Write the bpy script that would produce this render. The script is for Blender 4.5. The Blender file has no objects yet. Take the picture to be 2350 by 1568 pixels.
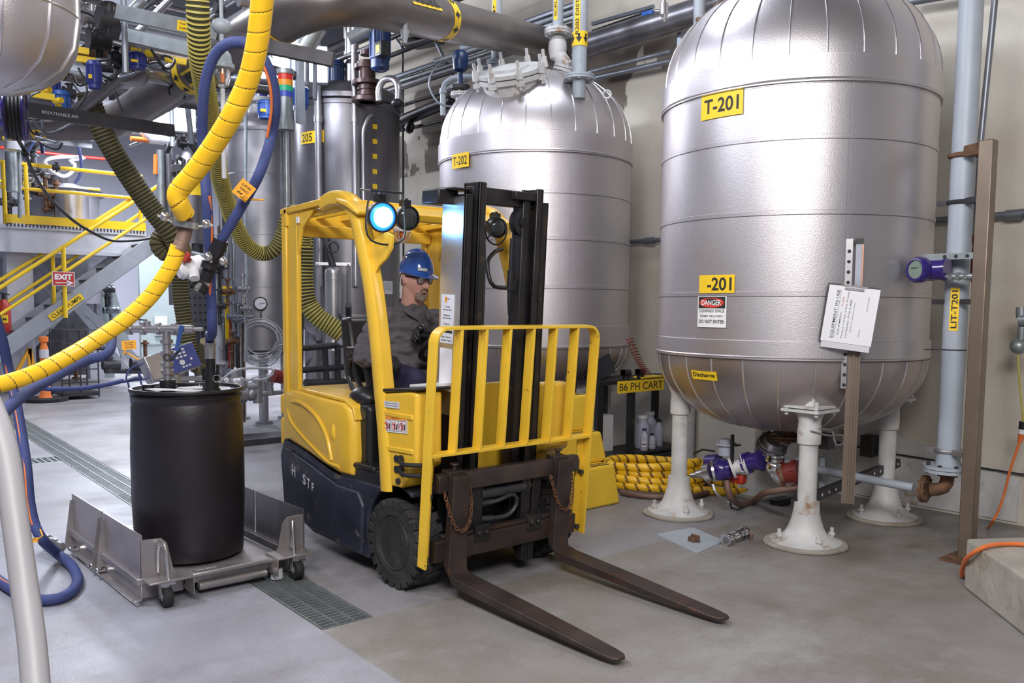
import bpy, math, random
from mathutils import Vector as V, Matrix, noise
from mathutils.bvhtree import BVHTree
random.seed(7)
S = bpy.context.scene
COL = S.collection
PI = math.pi
# ---------------------------------------------------------------- camera
FPX = 1993.0; PPX, PPY = 1150.0, 868.0; EYE = V((0, 0, 1.40))
R_ = Matrix(((0.64871844, 0.06768699, -0.75801244),
             (0.76098797, -0.04741448, 0.64703105),
             (0.00785481, -0.99657932, -0.08226763)))      # camera (right, down, forward) -> world
cam_d = bpy.data.cameras.new('camera'); cam = bpy.data.objects.new('camera', cam_d); COL.objects.link(cam)
rt, dn, fw = R_.col[0], R_.col[1], R_.col[2]
cam.matrix_world = Matrix(((rt[0], -dn[0], -fw[0], 0), (rt[1], -dn[1], -fw[1], 0), (rt[2], -dn[2], -fw[2], 1.40), (0, 0, 0, 1)))
cam_d.sensor_width = 36; cam_d.lens = FPX * 36 / 2350
cam_d.shift_x = (1175 - PPX) / 2350; cam_d.shift_y = (PPY - 784) / 2350
cam_d.clip_start = .05; cam_d.clip_end = 100
S.camera = cam
def ray(px, py): return R_ @ V((px - PPX, py - PPY, FPX))
def onX(px, py, X): v = ray(px, py); return EYE + v * (X / v.x)
def onY(px, py, Y): v = ray(px, py); return EYE + v * (Y / v.y)
def onZ(px, py, Z=0.0): v = ray(px, py); return EYE + v * ((Z - EYE.z) / v.z)
def atd(px, py, D): v = ray(px, py); return EYE + v.normalized() * D
# ---------------------------------------------------------------- world, exposure, lamps
w = bpy.data.worlds.new('world'); S.world = w; w.use_nodes = True
w.node_tree.nodes['Background'].inputs[0].default_value = (.80, .84, 1.0, 1)
w.node_tree.nodes['Background'].inputs[1].default_value = .16
S.view_settings.view_transform = 'Standard'; S.view_settings.look = 'None'
S.view_settings.gamma = 1; S.view_settings.use_curve_mapping = False
S.view_settings.exposure = 0.0
def area(loc, target, sx, sy, power, col=(1, 1, 1), spread=None):
    d = bpy.data.lights.new('ceiling_lamp_light', 'AREA'); d.shape = 'RECTANGLE'; d.size = sx; d.size_y = sy
    d.energy = power; d.color = col
    if spread: d.spread = math.radians(spread)
    o = bpy.data.objects.new('ceiling_lamp_light', d); COL.objects.link(o); o.location = loc
    o.rotation_euler = (V(target) - V(loc)).to_track_quat('-Z', 'Y').to_euler()
    return o
COOL = (.86, .90, 1.0)
LAMPS = [((-5.2, -.6, 5.0), (-5.0, 2.5, 0), 2.2, .7, 300, COOL),
         ((-1.3, -.9, 4.4), (-2.6, 4.2, 1.2), 1.6, .8, 120, (1, .97, .95)),
         ((.7, .2, 3.7), (-3.6, 3.6, .9), 1.9, 1.1, 185, (1, .965, .93)),
         ((-8.5, 1.5, 5.2), (-8.0, 3.5, 0), 1.6, .7, 330, COOL),
         ((-4.4, 4.2, 5.25), (-4.2, 4.1, 0), 1.4, .5, 60, COOL),
         ((-12.5, 3.6, 5.2), (-12.5, 4.0, 0), 1.6, .7, 420, COOL),
         ((-17.5, 5.5, 5.2), (-17.5, 5.5, 0), 2.4, 1.0, 800, COOL),
         ((-13.5, 8.5, 5.2), (-13.5, 8.0, 0), 1.6, 1.0, 420, COOL)]
for L in LAMPS: area(*L)
# ---------------------------------------------------------------- materials
M = {}
def mat(name, col, rough=.5, metal=0.0, var=.10, scale=6.0, bump=0.0, bscale=120.0, col2=None, thr=.62, wscale=9.0, soft=.04, emit=0, stretch=None, spec=None, trans=0, coat=0):
    m = bpy.data.materials.new(name); m.use_nodes = True; nt = m.node_tree; N = nt.nodes; L = nt.links
    b = N['Principled BSDF']; tc = N.new('ShaderNodeTexCoord')
    src = tc.outputs['Object']
    if stretch:
        mp = N.new('ShaderNodeMapping'); mp.inputs['Scale'].default_value = stretch; L.new(src, mp.inputs[0]); src = mp.outputs[0]
    c = tuple(col) + (1,)
    n1 = N.new('ShaderNodeTexNoise'); n1.inputs['Scale'].default_value = scale; n1.inputs['Detail'].default_value = 6; L.new(src, n1.inputs[0])
    mr = N.new('ShaderNodeMapRange'); mr.inputs[1].default_value = .3; mr.inputs[2].default_value = .7; mr.inputs[3].default_value = 1 - var; mr.inputs[4].default_value = 1 + var
    L.new(n1.outputs[0], mr.inputs[0])
    mx = N.new('ShaderNodeMix'); mx.data_type = 'RGBA'; mx.blend_type = 'MULTIPLY'; mx.inputs[0].default_value = 1
    mx.inputs[6].default_value = c; L.new(mr.outputs[0], mx.inputs[7]); out = mx.outputs[2]
    if col2:
        n2 = N.new('ShaderNodeTexNoise'); n2.inputs['Scale'].default_value = wscale; n2.inputs['Detail'].default_value = 8; n2.inputs['Roughness'].default_value = .65; L.new(src, n2.inputs[0])
        r2 = N.new('ShaderNodeMapRange'); r2.inputs[1].default_value = thr; r2.inputs[2].default_value = thr + soft; L.new(n2.outputs[0], r2.inputs[0])
        m2 = N.new('ShaderNodeMix'); m2.data_type = 'RGBA'; L.new(r2.outputs[0], m2.inputs[0]); L.new(out, m2.inputs[6]); m2.inputs[7].default_value = tuple(col2) + (1,); out = m2.outputs[2]
    L.new(out, b.inputs['Base Color'])
    b.inputs['Roughness'].default_value = rough; b.inputs['Metallic'].default_value = metal
    if spec is not None: b.inputs['Specular IOR Level'].default_value = spec
    if trans: b.inputs['Transmission Weight'].default_value = trans
    if coat: b.inputs['Coat Weight'].default_value = coat; b.inputs['Coat Roughness'].default_value = .1
    if bump:
        n3 = N.new('ShaderNodeTexNoise'); n3.inputs['Scale'].default_value = bscale; n3.inputs['Detail'].default_value = 3; L.new(tc.outputs['Object'], n3.inputs[0])
        bp = N.new('ShaderNodeBump'); bp.inputs['Strength'].default_value = bump; bp.inputs['Distance'].default_value = .01; L.new(n3.outputs[0], bp.inputs['Height']); L.new(bp.outputs[0], b.inputs['Normal'])
    if emit:
        b.inputs['Emission Color'].default_value = c; b.inputs['Emission Strength'].default_value = emit
    M[name] = m; return m
Y1 = (.80, .50, .035)
mat('forklift_yellow', (.82, .50, .04), .38, var=.05, bump=.02, col2=(.50, .30, .04), thr=.74, wscale=22, coat=.25)
mat('chipped_yellow', (.82, .52, .04), .42, var=.06, col2=(.13, .06, .03), thr=.66, wscale=26, coat=.1)
mat('stair_yellow', (.85, .56, .02), .4, var=.05)
mat('step_yellow', (.95, .62, .05), .55, var=.05, bump=.1, bscale=60)
mat('label_yellow', (.90, .60, .02), .5, var=.02)
mat('tag_orange', (.90, .42, .03), .6, var=.03)
mat('black_paint', (.012, .012, .014), .42, var=.3, col2=(.05, .045, .045), thr=.6, wscale=14)
mat('scuffed_navy', (.022, .025, .042), .42, var=.35, col2=(.15, .13, .12), thr=.575, wscale=11, soft=.12)
mat('mast_steel', (.022, .020, .022), .38, .3, var=.3, col2=(.07, .045, .035), thr=.58, wscale=12, soft=.1)
mat('fork_steel', (.060, .045, .042), .42, .5, var=.35, col2=(.12, .055, .03), thr=.55, wscale=9, soft=.15, bump=.15, bscale=60)
mat('rusty_chain', (.16, .07, .035), .75, .3, var=.4, scale=60)
mat('black_rubber', (.016, .016, .017), .75, var=.3, bump=.2, bscale=90)
mat('tyre_rubber', (.022, .021, .021), .8, var=.35, scale=12, bump=.35, bscale=50, col2=(.055, .05, .046), thr=.52, soft=.2)
mat('black_plastic', (.015, .015, .017), .35, var=.1, bump=.03, bscale=200)
mat('grey_plastic', (.36, .38, .45), .5)
mat('chrome', (.75, .75, .77), .12, 1.0, var=.02)
mat('polished_steel', (.62, .61, .62), .25, .9, var=.12)
mat('stainless', (.47, .46, .49), .32, .85, var=.14, scale=3, bump=.02)
mat('brushed_stainless', (.42, .41, .43), .40, .8, var=.16, scale=4, col2=(.28, .25, .23), thr=.68, wscale=3, soft=.2)
mat('cart_steel', (.40, .37, .375), .38, .75, var=.14, scale=5, col2=(.26, .17, .11), thr=.66, wscale=5, soft=.15)
mat('dark_stainless', (.20, .195, .215), .36, .8, var=.25, scale=2.2, stretch=(3, 3, .5), bump=.02)
mat('jacket_metal', (.58, .55, .575), .40, .85, var=.07, scale=1.6, stretch=(1, 1, .6), bump=.12, bscale=170)
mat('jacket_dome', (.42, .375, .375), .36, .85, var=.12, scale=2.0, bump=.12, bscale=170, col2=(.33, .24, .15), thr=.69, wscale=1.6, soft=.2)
mat('seam_metal', (.70, .69, .72), .28, .9)
mat('gap_dark', (.02, .018, .02), .7)
mat('grey_paint', (.36, .40, .45), .45, var=.10, scale=12)
mat('pipe_grey', (.36, .40, .46), .42, var=.08, scale=5)
mat('white_paint', (.58, .58, .585), .5, var=.14, scale=8, col2=(.30, .17, .09), thr=.59, wscale=7, soft=.12)
mat('beam_lavender', (.55, .56, .63), .5, var=.06)
mat('stringer_grey', (.33, .345, .38), .5, var=.08)
mat('dark_iron', (.060, .058, .065), .5, .5, var=.3, scale=10)
mat('black_iron', (.025, .024, .03), .4, .4, var=.2)
mat('rust_iron', (.16, .085, .05), .7, .3, var=.4, scale=14, bump=.2)
mat('abort_pipe', (.19, .168, .165), .38, .75, var=.12, scale=4)
mat('galvanized', (.34, .37, .385), .42, .7, var=.14, scale=14)
mat('grey_rail', (.30, .29, .31), .45, .0, var=.05)
mat('dark_brown', (.055, .028, .026), .4, .2, var=.2)
mat('conduit', (.23, .25, .29), .4, .6, var=.15)
mat('hose_blue', (.042, .060, .19), .7, var=.12, bump=.3, bscale=160)
mat('hose_orange', (.80, .20, .05), .5)
mat('hose_yellow', (.90, .53, .015), .42, var=.07, scale=7, coat=.1)
mat('hose_groove', (.20, .095, .02), .7)
mat('hose_black', (.02, .02, .022), .5)
mat('hose_brown', (.20, .12, .095), .5, .2, bump=.3, bscale=150)
mat('duct_yellow', (.46, .40, .09), .5, var=.1)
mat('duct_dark', (.17, .135, .05), .6, var=.1)
mat('duct_groove', (.055, .05, .02), .7)
mat('clear_tube', (.62, .62, .66), .25, trans=.3)
mat('drum_black', (.014, .012, .016), .36, var=.2, scale=5, bump=.12, bscale=220)
mat('paper', (.80, .80, .84), .7, var=.02)
mat('paper_grey', (.62, .62, .66), .7, var=.04)
mat('ink', (.02, .02, .02), .6)
mat('red_ink', (.62, .05, .03), .5)
mat('white_ink', (.85, .85, .86), .5)
mat('orange_ink', (.85, .30, .03), .5)
mat('exit_red', (.55, .045, .03), .45)
mat('skin', (.70, .38, .30), .50, var=.10, scale=14, bump=.08, bscale=120)
mat('beard', (.36, .27, .21), .85, var=.35, scale=90, bump=.8, bscale=260)
mat('shirt_grey', (.115, .104, .118), .85, var=.14, scale=9, bump=.35, bscale=12)
mat('trouser_navy', (.024, .020, .060), .85, var=.2, bump=.35, bscale=12)
mat('glove_black', (.018, .018, .02), .6, var=.3)
mat('glove_grey', (.22, .22, .23), .7)
mat('helmet_blue', (.045, .15, .60), .18, var=.03, coat=.6)
mat('lens_clear', (.75, .8, .85), .05, trans=.95)
mat('purple_paint', (.030, .016, .15), .25, var=.1, coat=.5)
mat('motor_blue', (.012, .032, .11), .35, var=.12)
mat('actuator_blue', (.020, .030, .20), .4, var=.12)
mat('handle_blue', (.022, .085, .34), .45)
mat('red_paint', (.42, .03, .02), .4)
mat('red_brown', (.19, .025, .02), .4, var=.15)
mat('copper', (.45, .24, .17), .4, .8)
mat('orange_plastic', (.80, .20, .035), .5, var=.06)
mat('white_plastic', (.78, .78, .82), .4)
mat('translucent_white', (.62, .64, .80), .4, trans=.15)
mat('rust_square', (.22, .17, .13), .42, .6, var=.1, scale=6)
mat('lcd', (.18, .24, .20), .3)
mat('panel_blue', (.055, .070, .25), .4)
mat('concrete_block', (.36, .33, .29), .85, var=.2, scale=4, bump=.5, bscale=25, col2=(.22, .15, .09), thr=.60, wscale=2.6, soft=.15)
mat('lamp_emit', (.93, .95, 1.0), .5, emit=26)
mat('tube_emit', (.93, .96, 1.0), .5, emit=9)
mat('blue_emit', (.35, .75, 1.0), .3, emit=22)
mat('blue_ring', (.02, .20, .95), .3, emit=2.2)
mat('stack_red', (.6, .03, .02), .3, emit=.2); mat('stack_amber', (.8, .3, .02), .3, emit=.2); mat('stack_green', (.02, .4, .2), .3, emit=.2); mat('stack_blue', (.05, .08, .5), .3, emit=.1)
mat('far_wall', (.62, .63, .72), .8, var=.05, scale=1.0)
mat('pale_green', (.33, .39, .39), .7, var=.04)
# concrete floor: slabs, stains and hairline texture
def floor_mat():
    m = bpy.data.materials.new('floor_concrete'); m.use_nodes = True; nt = m.node_tree; N = nt.nodes; L = nt.links; b = N['Principled BSDF']
    tc = N.new('ShaderNodeTexCoord'); o = tc.outputs['Object']
    def noi(sc, det, st=None, ro=.6):
        n = N.new('ShaderNodeTexNoise'); n.inputs['Scale'].default_value = sc; n.inputs['Detail'].default_value = det; n.inputs['Roughness'].default_value = ro
        if st:
            mp = N.new('ShaderNodeMapping'); mp.inputs['Scale'].default_value = st; L.new(o, mp.inputs[0]); L.new(mp.outputs[0], n.inputs[0])
        else: L.new(o, n.inputs[0])
        return n.outputs[0]
    def rng(x, a, b_, c=0, d=1):
        r = N.new('ShaderNodeMapRange'); r.inputs[1].default_value = a; r.inputs[2].default_value = b_; r.inputs[3].default_value = c; r.inputs[4].default_value = d; L.new(x, r.inputs[0]); return r.outputs[0]
    def mix(f, A, B, blend='MIX'):
        x = N.new('ShaderNodeMix'); x.data_type = 'RGBA'; x.blend_type = blend
        if isinstance(f, (int, float)): x.inputs[0].default_value = f
        else: L.new(f, x.inputs[0])
        for k, q in ((6, A), (7, B)):
            if isinstance(q, tuple): x.inputs[k].default_value = q + (1,)
            else: L.new(q, x.inputs[k])
        return x.outputs[2]
    sp = N.new('ShaderNodeSeparateXYZ'); L.new(o, sp.inputs[0])
    # sealed bluish slab on the drain's near side, bare concrete on the far side
    ad = N.new('ShaderNodeMath'); ad.operation = 'MULTIPLY_ADD'; L.new(sp.outputs[0], ad.inputs[0]); ad.inputs[1].default_value = .04; L.new(sp.outputs[1], ad.inputs[2])
    s1 = rng(ad.outputs[0], 1.645, 1.655); s2 = rng(sp.outputs[0], -3.275, -3.265, .48, 1)
    mm = N.new('ShaderNodeMath'); mm.operation = 'MULTIPLY'; L.new(s1, mm.inputs[0]); L.new(s2, mm.inputs[1]); side = mm.outputs[0]
    base = mix(side, (.29, .29, .335), (.245, .230, .220))
    base = mix(rng(noi(1.1, 9, None, .7), .46, .60), base, mix(side, (.235, .23, .26), (.195, .178, .165)))
    base = mix(rng(noi(2.2, 10, (1, .5, 1), .7), .50, .64), base, mix(side, (.33, .335, .385), (.30, .288, .28)))
    base = mix(rng(noi(.55, 5), .50, .68, 0, .6), base, mix(side, (.19, .17, .175), (.16, .132, .105)))
    base = mix(rng(noi(.9, 9, (1, 1, 1), .7), .52, .60, 0, .5), base, mix(side, (.27, .265, .295), (.19, .175, .16)))
    base = mix(rng(noi(9, 8), .66, .74, 0, .6), base, (.17, .155, .14))
    base = mix(.35, base, mix(1.0, base, rng(noi(60, 6), .3, .7, .75, 1.2), 'MULTIPLY'))
    L.new(base, b.inputs['Base Color'])
    L.new(rng(noi(1.6, 6), .35, .7, .34, .62), b.inputs['Roughness'])
    bp = N.new('ShaderNodeBump'); bp.inputs['Strength'].default_value = .25; bp.inputs['Distance'].default_value = .004; L.new(noi(70, 4), bp.inputs['Height']); L.new(bp.outputs[0], b.inputs['Normal'])
    M['floor_concrete'] = m
floor_mat()
def wall_mat():
    m = mat('wall_paint', (.62, .585, .52), .75, var=.05, scale=1.4, bump=.15, bscale=8, col2=(.50, .43, .35), thr=.46, wscale=.9, soft=.30)
    nt = m.node_tree; N = nt.nodes; L = nt.links; b = N['Principled BSDF']; lk = b.inputs['Base Color'].links[0].from_socket
    tc = N.new('ShaderNodeTexCoord'); sp = N.new('ShaderNodeSeparateXYZ'); L.new(tc.outputs['Object'], sp.inputs[0])
    # peeled patches high up, old brown wall showing through
    mp = N.new('ShaderNodeMapping'); mp.inputs['Scale'].default_value = (1.6, 1, 1); L.new(tc.outputs['Object'], mp.inputs[0])
    n = N.new('ShaderNodeTexNoise'); n.inputs['Scale'].default_value = 1.5; n.inputs['Detail'].default_value = 10; L.new(mp.outputs[0], n.inputs[0])
    r = N.new('ShaderNodeMapRange'); r.inputs[1].default_value = .46; r.inputs[2].default_value = .475; L.new(n.outputs[0], r.inputs[0])
    r2 = N.new('ShaderNodeMapRange'); r2.inputs[1].default_value = 2.98; r2.inputs[2].default_value = 3.0; L.new(sp.outputs[2], r2.inputs[0])
    r4 = N.new('ShaderNodeMapRange'); r4.inputs[1].default_value = 4.0; r4.inputs[2].default_value = 3.98; L.new(sp.outputs[2], r4.inputs[0])
    r3 = N.new('ShaderNodeMapRange'); r3.inputs[1].default_value = -3.0; r3.inputs[2].default_value = -3.05; L.new(sp.outputs[0], r3.inputs[0])
    mu = N.new('ShaderNodeMath'); mu.operation = 'MULTIPLY'; L.new(r.outputs[0], mu.inputs[0]); L.new(r2.outputs[0], mu.inputs[1])
    mu2 = N.new('ShaderNodeMath'); mu2.operation = 'MULTIPLY'; L.new(mu.outputs[0], mu2.inputs[0]); L.new(r3.outputs[0], mu2.inputs[1])
    mu3 = N.new('ShaderNodeMath'); mu3.operation = 'MULTIPLY'; L.new(mu2.outputs[0], mu3.inputs[0]); L.new(r4.outputs[0], mu3.inputs[1])
    x = N.new('ShaderNodeMix'); x.data_type = 'RGBA'; L.new(mu3.outputs[0], x.inputs[0]); L.new(lk, x.inputs[6]); x.inputs[7].default_value = (.17, .14, .115, 1)
    L.new(x.outputs[2], b.inputs['Base Color'])
wall_mat()
# ---------------------------------------------------------------- mesh kit
def catmull(pts, step, closed=False):
    P = [V(p) for p in pts]; n = len(P)
    if n < 3: return [P[0] + (P[-1] - P[0]) * i / max(1, int((P[-1] - P[0]).length / step)) for i in range(max(1, int((P[-1] - P[0]).length / step)) + 1)]
    out = []
    for i in range(n if closed else n - 1):
        if closed: a, b, c, d = P[i - 1], P[i], P[(i + 1) % n], P[(i + 2) % n]
        else: a, b, c, d = P[max(i - 1, 0)], P[i], P[i + 1], P[min(i + 2, n - 1)]
        k = max(2, int((c - b).length / step))
        for j in range(k):
            t = j / k
            out.append(.5 * ((2 * b) + (c - a) * t + (2 * a - 5 * b + 4 * c - d) * t * t + (3 * b - a - 3 * c + d) * t ** 3))
    if not closed: out.append(P[-1].copy())
    return out
def resample(P, step):
    L = [0]
    for a, b in zip(P, P[1:]): L.append(L[-1] + (b - a).length)
    n = max(2, int(L[-1] / step)); out = []; j = 0
    for i in range(n + 1):
        s = L[-1] * i / n
        while j < len(L) - 2 and L[j + 1] < s: j += 1
        t = (s - L[j]) / max(1e-9, L[j + 1] - L[j]); out.append(P[j].lerp(P[j + 1], min(1, max(0, t))))
    return out
class MB:
    def __init__(s, M4=None): s.v = []; s.f = []; s.mi = []; s.M = M4
    def add(s, vs, fs, mi=0):
        o = len(s.v); s.v += [(s.M @ V(p)) if s.M else V(p) for p in vs]
        for k, f in enumerate(fs): s.f.append([o + i for i in f]); s.mi.append(mi[k] if isinstance(mi, list) else mi)
        return s
    def box(s, x0, x1, y0, y1, z0, z1, mi=0):
        vs = [(x, y, z) for x in (x0, x1) for y in (y0, y1) for z in (z0, z1)]
        return s.add(vs, [(0, 1, 3, 2), (4, 6, 7, 5), (0, 4, 5, 1), (2, 3, 7, 6), (0, 2, 6, 4), (1, 5, 7, 3)], mi)
    def hexa(s, p, mi=0):   # 8 points: bottom 4 ccw, top 4 ccw
        return s.add(p, [(3, 2, 1, 0), (4, 5, 6, 7), (0, 1, 5, 4), (1, 2, 6, 5), (2, 3, 7, 6), (3, 0, 4, 7)], mi)
    def bar(s, a, b, wd, ht, up=(0, 0, 1), mi=0):   # rectangular bar between two points
        a, b = V(a), V(b); d = (b - a).normalized(); u = V(up)
        if abs(d.dot(u)) > .98: u = V((1, 0, 0))
        sd = d.cross(u).normalized(); u = sd.cross(d); sd = sd * wd / 2; u = u * ht / 2
        return s.hexa([a - sd - u, a + sd - u, b + sd - u, b - sd - u, a - sd + u, a + sd + u, b + sd + u, b - sd + u], mi)
    def cyl(s, a, b, r0, r1=None, n=16, mi=0, caps=True):
        r1 = r0 if r1 is None else r1; a, b = V(a), V(b); d = (b - a).normalized()
        u = d.orthogonal().normalized(); w_ = d.cross(u)
        vs = [a + (u * math.cos(2 * PI * i / n) + w_ * math.sin(2 * PI * i / n)) * r0 for i in range(n)] + [b + (u * math.cos(2 * PI * i / n) + w_ * math.sin(2 * PI * i / n)) * r1 for i in range(n)]
        fs = [(i, (i + 1) % n, n + (i + 1) % n, n + i) for i in range(n)]
        if caps: fs += [tuple(range(n - 1, -1, -1)), tuple(range(n, 2 * n))]
        return s.add(vs, fs, mi)
    def tube(s, pts, r, n=10, mi=0, step=.03, closed=False, smooth=True, rf=None, mf=None, caps=True):
        P = resample(catmull(pts, step, closed), step) if smooth else [V(p) for p in pts]
        if closed and not smooth: P = P
        if closed and smooth: P = resample(catmull(list(pts), step, True) + [V(pts[0])], step)[:-1]
        m = len(P); vs = []; fs = []; mis = []
        T = [(P[min(i + 1, m - 1)] - P[max(i - 1, 0)]).normalized() if not closed else (P[(i + 1) % m] - P[i - 1]).normalized() for i in range(m)]
        u = T[0].orthogonal().normalized(); L = 0
        for i in range(m):
            if i: L += (P[i] - P[i - 1]).length
            u = (u - T[i] * u.dot(T[i])).normalized(); w_ = T[i].cross(u)
            for k in range(n):
                th = 2 * PI * k / n
                rr = rf(L, th, i / (m - 1)) if rf else r
                vs.append(P[i] + (u * math.cos(th) + w_ * math.sin(th)) * rr)
            if i or closed:
                q = (i - 1) % m
                for k in range(n):
                    fs.append((q * n + k, q * n + (k + 1) % n, i * n + (k + 1) % n, i * n + k))
                    mis.append(mf(L, 2 * PI * (k + .5) / n) if mf else mi)
        if caps and not closed:
            fs += [tuple(range(n - 1, -1, -1)), tuple((m - 1) * n + k for k in range(n))]; mis += [mis[0], mis[-1]]
        return s.add(vs, fs, mis)
    def poly(s, pts, r, n=8, mi=0):    # tube through points, mitred, no smoothing
        return s.tube(pts, r, n, mi, smooth=False)
    def lathe(s, prof, c, axis=(0, 0, 1), n=32, mi=0, a0=0, a1=2 * PI, ref=None, cap=True):
        ax = V(axis).normalized(); u = V(ref).normalized() if ref else (V((1, 0, 0)) if abs(ax.z) > .99 else ax.orthogonal().normalized()); w_ = ax.cross(u); c = V(c)
        full = abs(a1 - a0 - 2 * PI) < 1e-6; k = n if full else n + 1; vs = []; fs = []
        for r, z in prof:
            for i in range(k):
                t = a0 + (a1 - a0) * i / n; vs.append(c + ax * z + (u * math.cos(t) + w_ * math.sin(t)) * r)
        for j in range(len(prof) - 1):
            for i in range(n if full else n):
                i2 = (i + 1) % k
                fs.append((j * k + i, j * k + i2, (j + 1) * k + i2, (j + 1) * k + i))
        if full and cap:
            if prof[0][0] > 1e-5: fs.append(tuple(range(k - 1, -1, -1)))
            if prof[-1][0] > 1e-5: fs.append(tuple((len(prof) - 1) * k + i for i in range(k)))
        return s.add(vs, fs, mi)
    def sphere(s, c, r, sc=(1, 1, 1), n=20, mi=0, rot=None):
        prof = [(max(1e-6, math.sin(PI * i / (n // 2))), -math.cos(PI * i / (n // 2))) for i in range(n // 2 + 1)]
        t = MB(); t.lathe(prof, (0, 0, 0), n=n); vs = [V((p.x * sc[0], p.y * sc[1], p.z * sc[2])) * r for p in t.v]
        if rot: vs = [rot @ p for p in vs]
        return s.add([p + V(c) for p in vs], t.f, mi)
    def prism(s, pts, plane, a, b, mi=0):   # outline in a plane, extruded along the third axis
        if plane == 'xz': f = lambda p, t: (p[0], t, p[1])
        elif plane == 'yz': f = lambda p, t: (t, p[0], p[1])
        else: f = lambda p, t: (p[0], p[1], t)
        n = len(pts); vs = [f(p, a) for p in pts] + [f(p, b) for p in pts]
        return s.add(vs, [tuple(range(n)), tuple(range(2 * n - 1, n - 1, -1))] + [(i, n + i, n + (i + 1) % n, (i + 1) % n) for i in range(n)], mi)
    def grid(s, fn, nu, nv, mi=0):
        vs = [fn(i / nu, j / nv) for j in range(nv + 1) for i in range(nu + 1)]
        return s.add(vs, [(j * (nu + 1) + i, j * (nu + 1) + i + 1, (j + 1) * (nu + 1) + i + 1, (j + 1) * (nu + 1) + i) for j in range(nv) for i in range(nu)], mi)
    def torus(s, c, R, r, axis=(0, 0, 1), n=24, k=8, mi=0, a0=0, a1=2 * PI):
        ax = V(axis).normalized(); u = ax.orthogonal().normalized(); w_ = ax.cross(u)
        full = abs(a1 - a0 - 2 * PI) < 1e-6
        pts = [V(c) + (u * math.cos(a0 + (a1 - a0) * i / n) + w_ * math.sin(a0 + (a1 - a0) * i / n)) * R for i in range(n if full else n + 1)]
        return s.tube(pts, r, k, mi, closed=full, smooth=False)
    def bolts(s, c, R, n, r, h, axis=(0, 0, 1), mi=0, ph=0):
        ax = V(axis).normalized(); u = ax.orthogonal().normalized(); w_ = ax.cross(u)
        for i in range(n):
            t = 2 * PI * i / n + ph; p = V(c) + (u * math.cos(t) + w_ * math.sin(t)) * R; s.cyl(p - ax * h / 2, p + ax * h / 2, r, n=6, mi=mi)
        return s
WT = {}
def thing(name, label, cat, base=(0, 0, 0), group=None):
    o = bpy.data.objects.new(name, None); COL.objects.link(o); o.location = base; o.empty_display_size = .1
    o['label'] = label; o['category'] = cat
    if group: o['group'] = group
    WT[o.name] = V(base); return o
def fin(me, sharp=38):
    me.shade_smooth()
    me.set_sharp_from_angle(angle=math.radians(sharp))
def obj(name, mb, mats, parent=None, base=None, bevel=0, label=None, kind=None, sharp=38, seg=2):
    me = bpy.data.meshes.new(name); b = V(base) if base is not None else V((0, 0, 0))
    me.from_pydata([tuple(p - b) for p in mb.v], [], mb.f)
    for m in (mats if isinstance(mats, (list, tuple)) else [mats]): me.materials.append(M[m])
    me.polygons.foreach_set('material_index', mb.mi)
    me.update(); fin(me, sharp)
    o = bpy.data.objects.new(name, me); COL.objects.link(o); o.location = b; WT[o.name] = b
    if parent is not None:
        o.parent = parent; o.matrix_parent_inverse = Matrix.Translation(-WT[parent.name])
    if bevel:
        q = o.modifiers.new('bevel', 'BEVEL'); q.width = bevel; q.segments = seg; q.limit_method = 'ANGLE'; q.angle_limit = math.radians(35); q.harden_normals = False
    if label: o['label'] = label
    if kind: o['kind'] = kind
    return o
def solo(name, mb, mats, label, cat, base=None, group=None, kind=None, **k):   # a thing that is one mesh
    if base is None:
        n = len(mb.v); base = (sum(p.x for p in mb.v) / n, sum(p.y for p in mb.v) / n, min(p.z for p in mb.v))
    o = obj(name, mb, mats, base=base, **k); o['label'] = label; o['category'] = cat
    if group: o['group'] = group
    if kind: o['kind'] = kind
    return o
def struct(name, mb, mats, **k): return obj(name, mb, mats, kind='structure', **k)
def copy_tree(root, delta, label, group=None):
    r = root.copy(); COL.objects.link(r); r.location = root.location + V(delta); r['label'] = label
    if group: r['group'] = group
    WT[r.name] = WT[root.name]
    for ch in list(root.children):
        c = ch.copy(); COL.objects.link(c); c.parent = r
        for g in ch.children:
            d = g.copy(); COL.objects.link(d); d.parent = c
    return r
def text_mb(s, wd, ht, fn, bold=.0, ex=.0012, mb=None, mi=0, shear=0):
    """lettering fitted to a wd x ht box centred at 0; fn(u, v, off) -> world"""
    cu = bpy.data.curves.new('t', 'FONT'); cu.body = s; cu.size = 1; cu.offset = bold; cu.shear = shear; cu.resolution_u = 3
    to = bpy.data.objects.new('t', cu); me = bpy.data.meshes.new_from_object(to)
    vs = [v.co.copy() for v in me.vertices]; fs = [tuple(p.vertices) for p in me.polygons]
    bpy.data.meshes.remove(me); bpy.data.objects.remove(to); bpy.data.curves.remove(cu)
    mb = mb or MB()
    if not vs: return mb
    x0 = min(p.x for p in vs); x1 = max(p.x for p in vs); y0 = min(p.y for p in vs); y1 = max(p.y for p in vs)
    kx = wd / max(1e-6, x1 - x0); ky = ht / max(1e-6, y1 - y0)
    mb.add([fn((p.x - (x0 + x1) / 2) * kx, (p.y - (y0 + y1) / 2) * ky, 0) for p in vs], fs, mi)
    return mb
def flat(c, right, up):
    c = V(c); r = V(right).normalized(); u = V(up).normalized(); n = r.cross(u)
    return lambda a, b, o: c + r * a + u * b + n * o
def wrap(cx, cy, R, az, zc, tilt=0):   # az: outward azimuth at u=0; u grows to the viewer's right
    ct, st = math.cos(tilt), math.sin(tilt)
    def f(a, b, o):
        a, b = a * ct - b * st, a * st + b * ct
        t = az + a / R; return V((cx + (R + o) * math.cos(t), cy + (R + o) * math.sin(t), zc + b))
    return f
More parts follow.
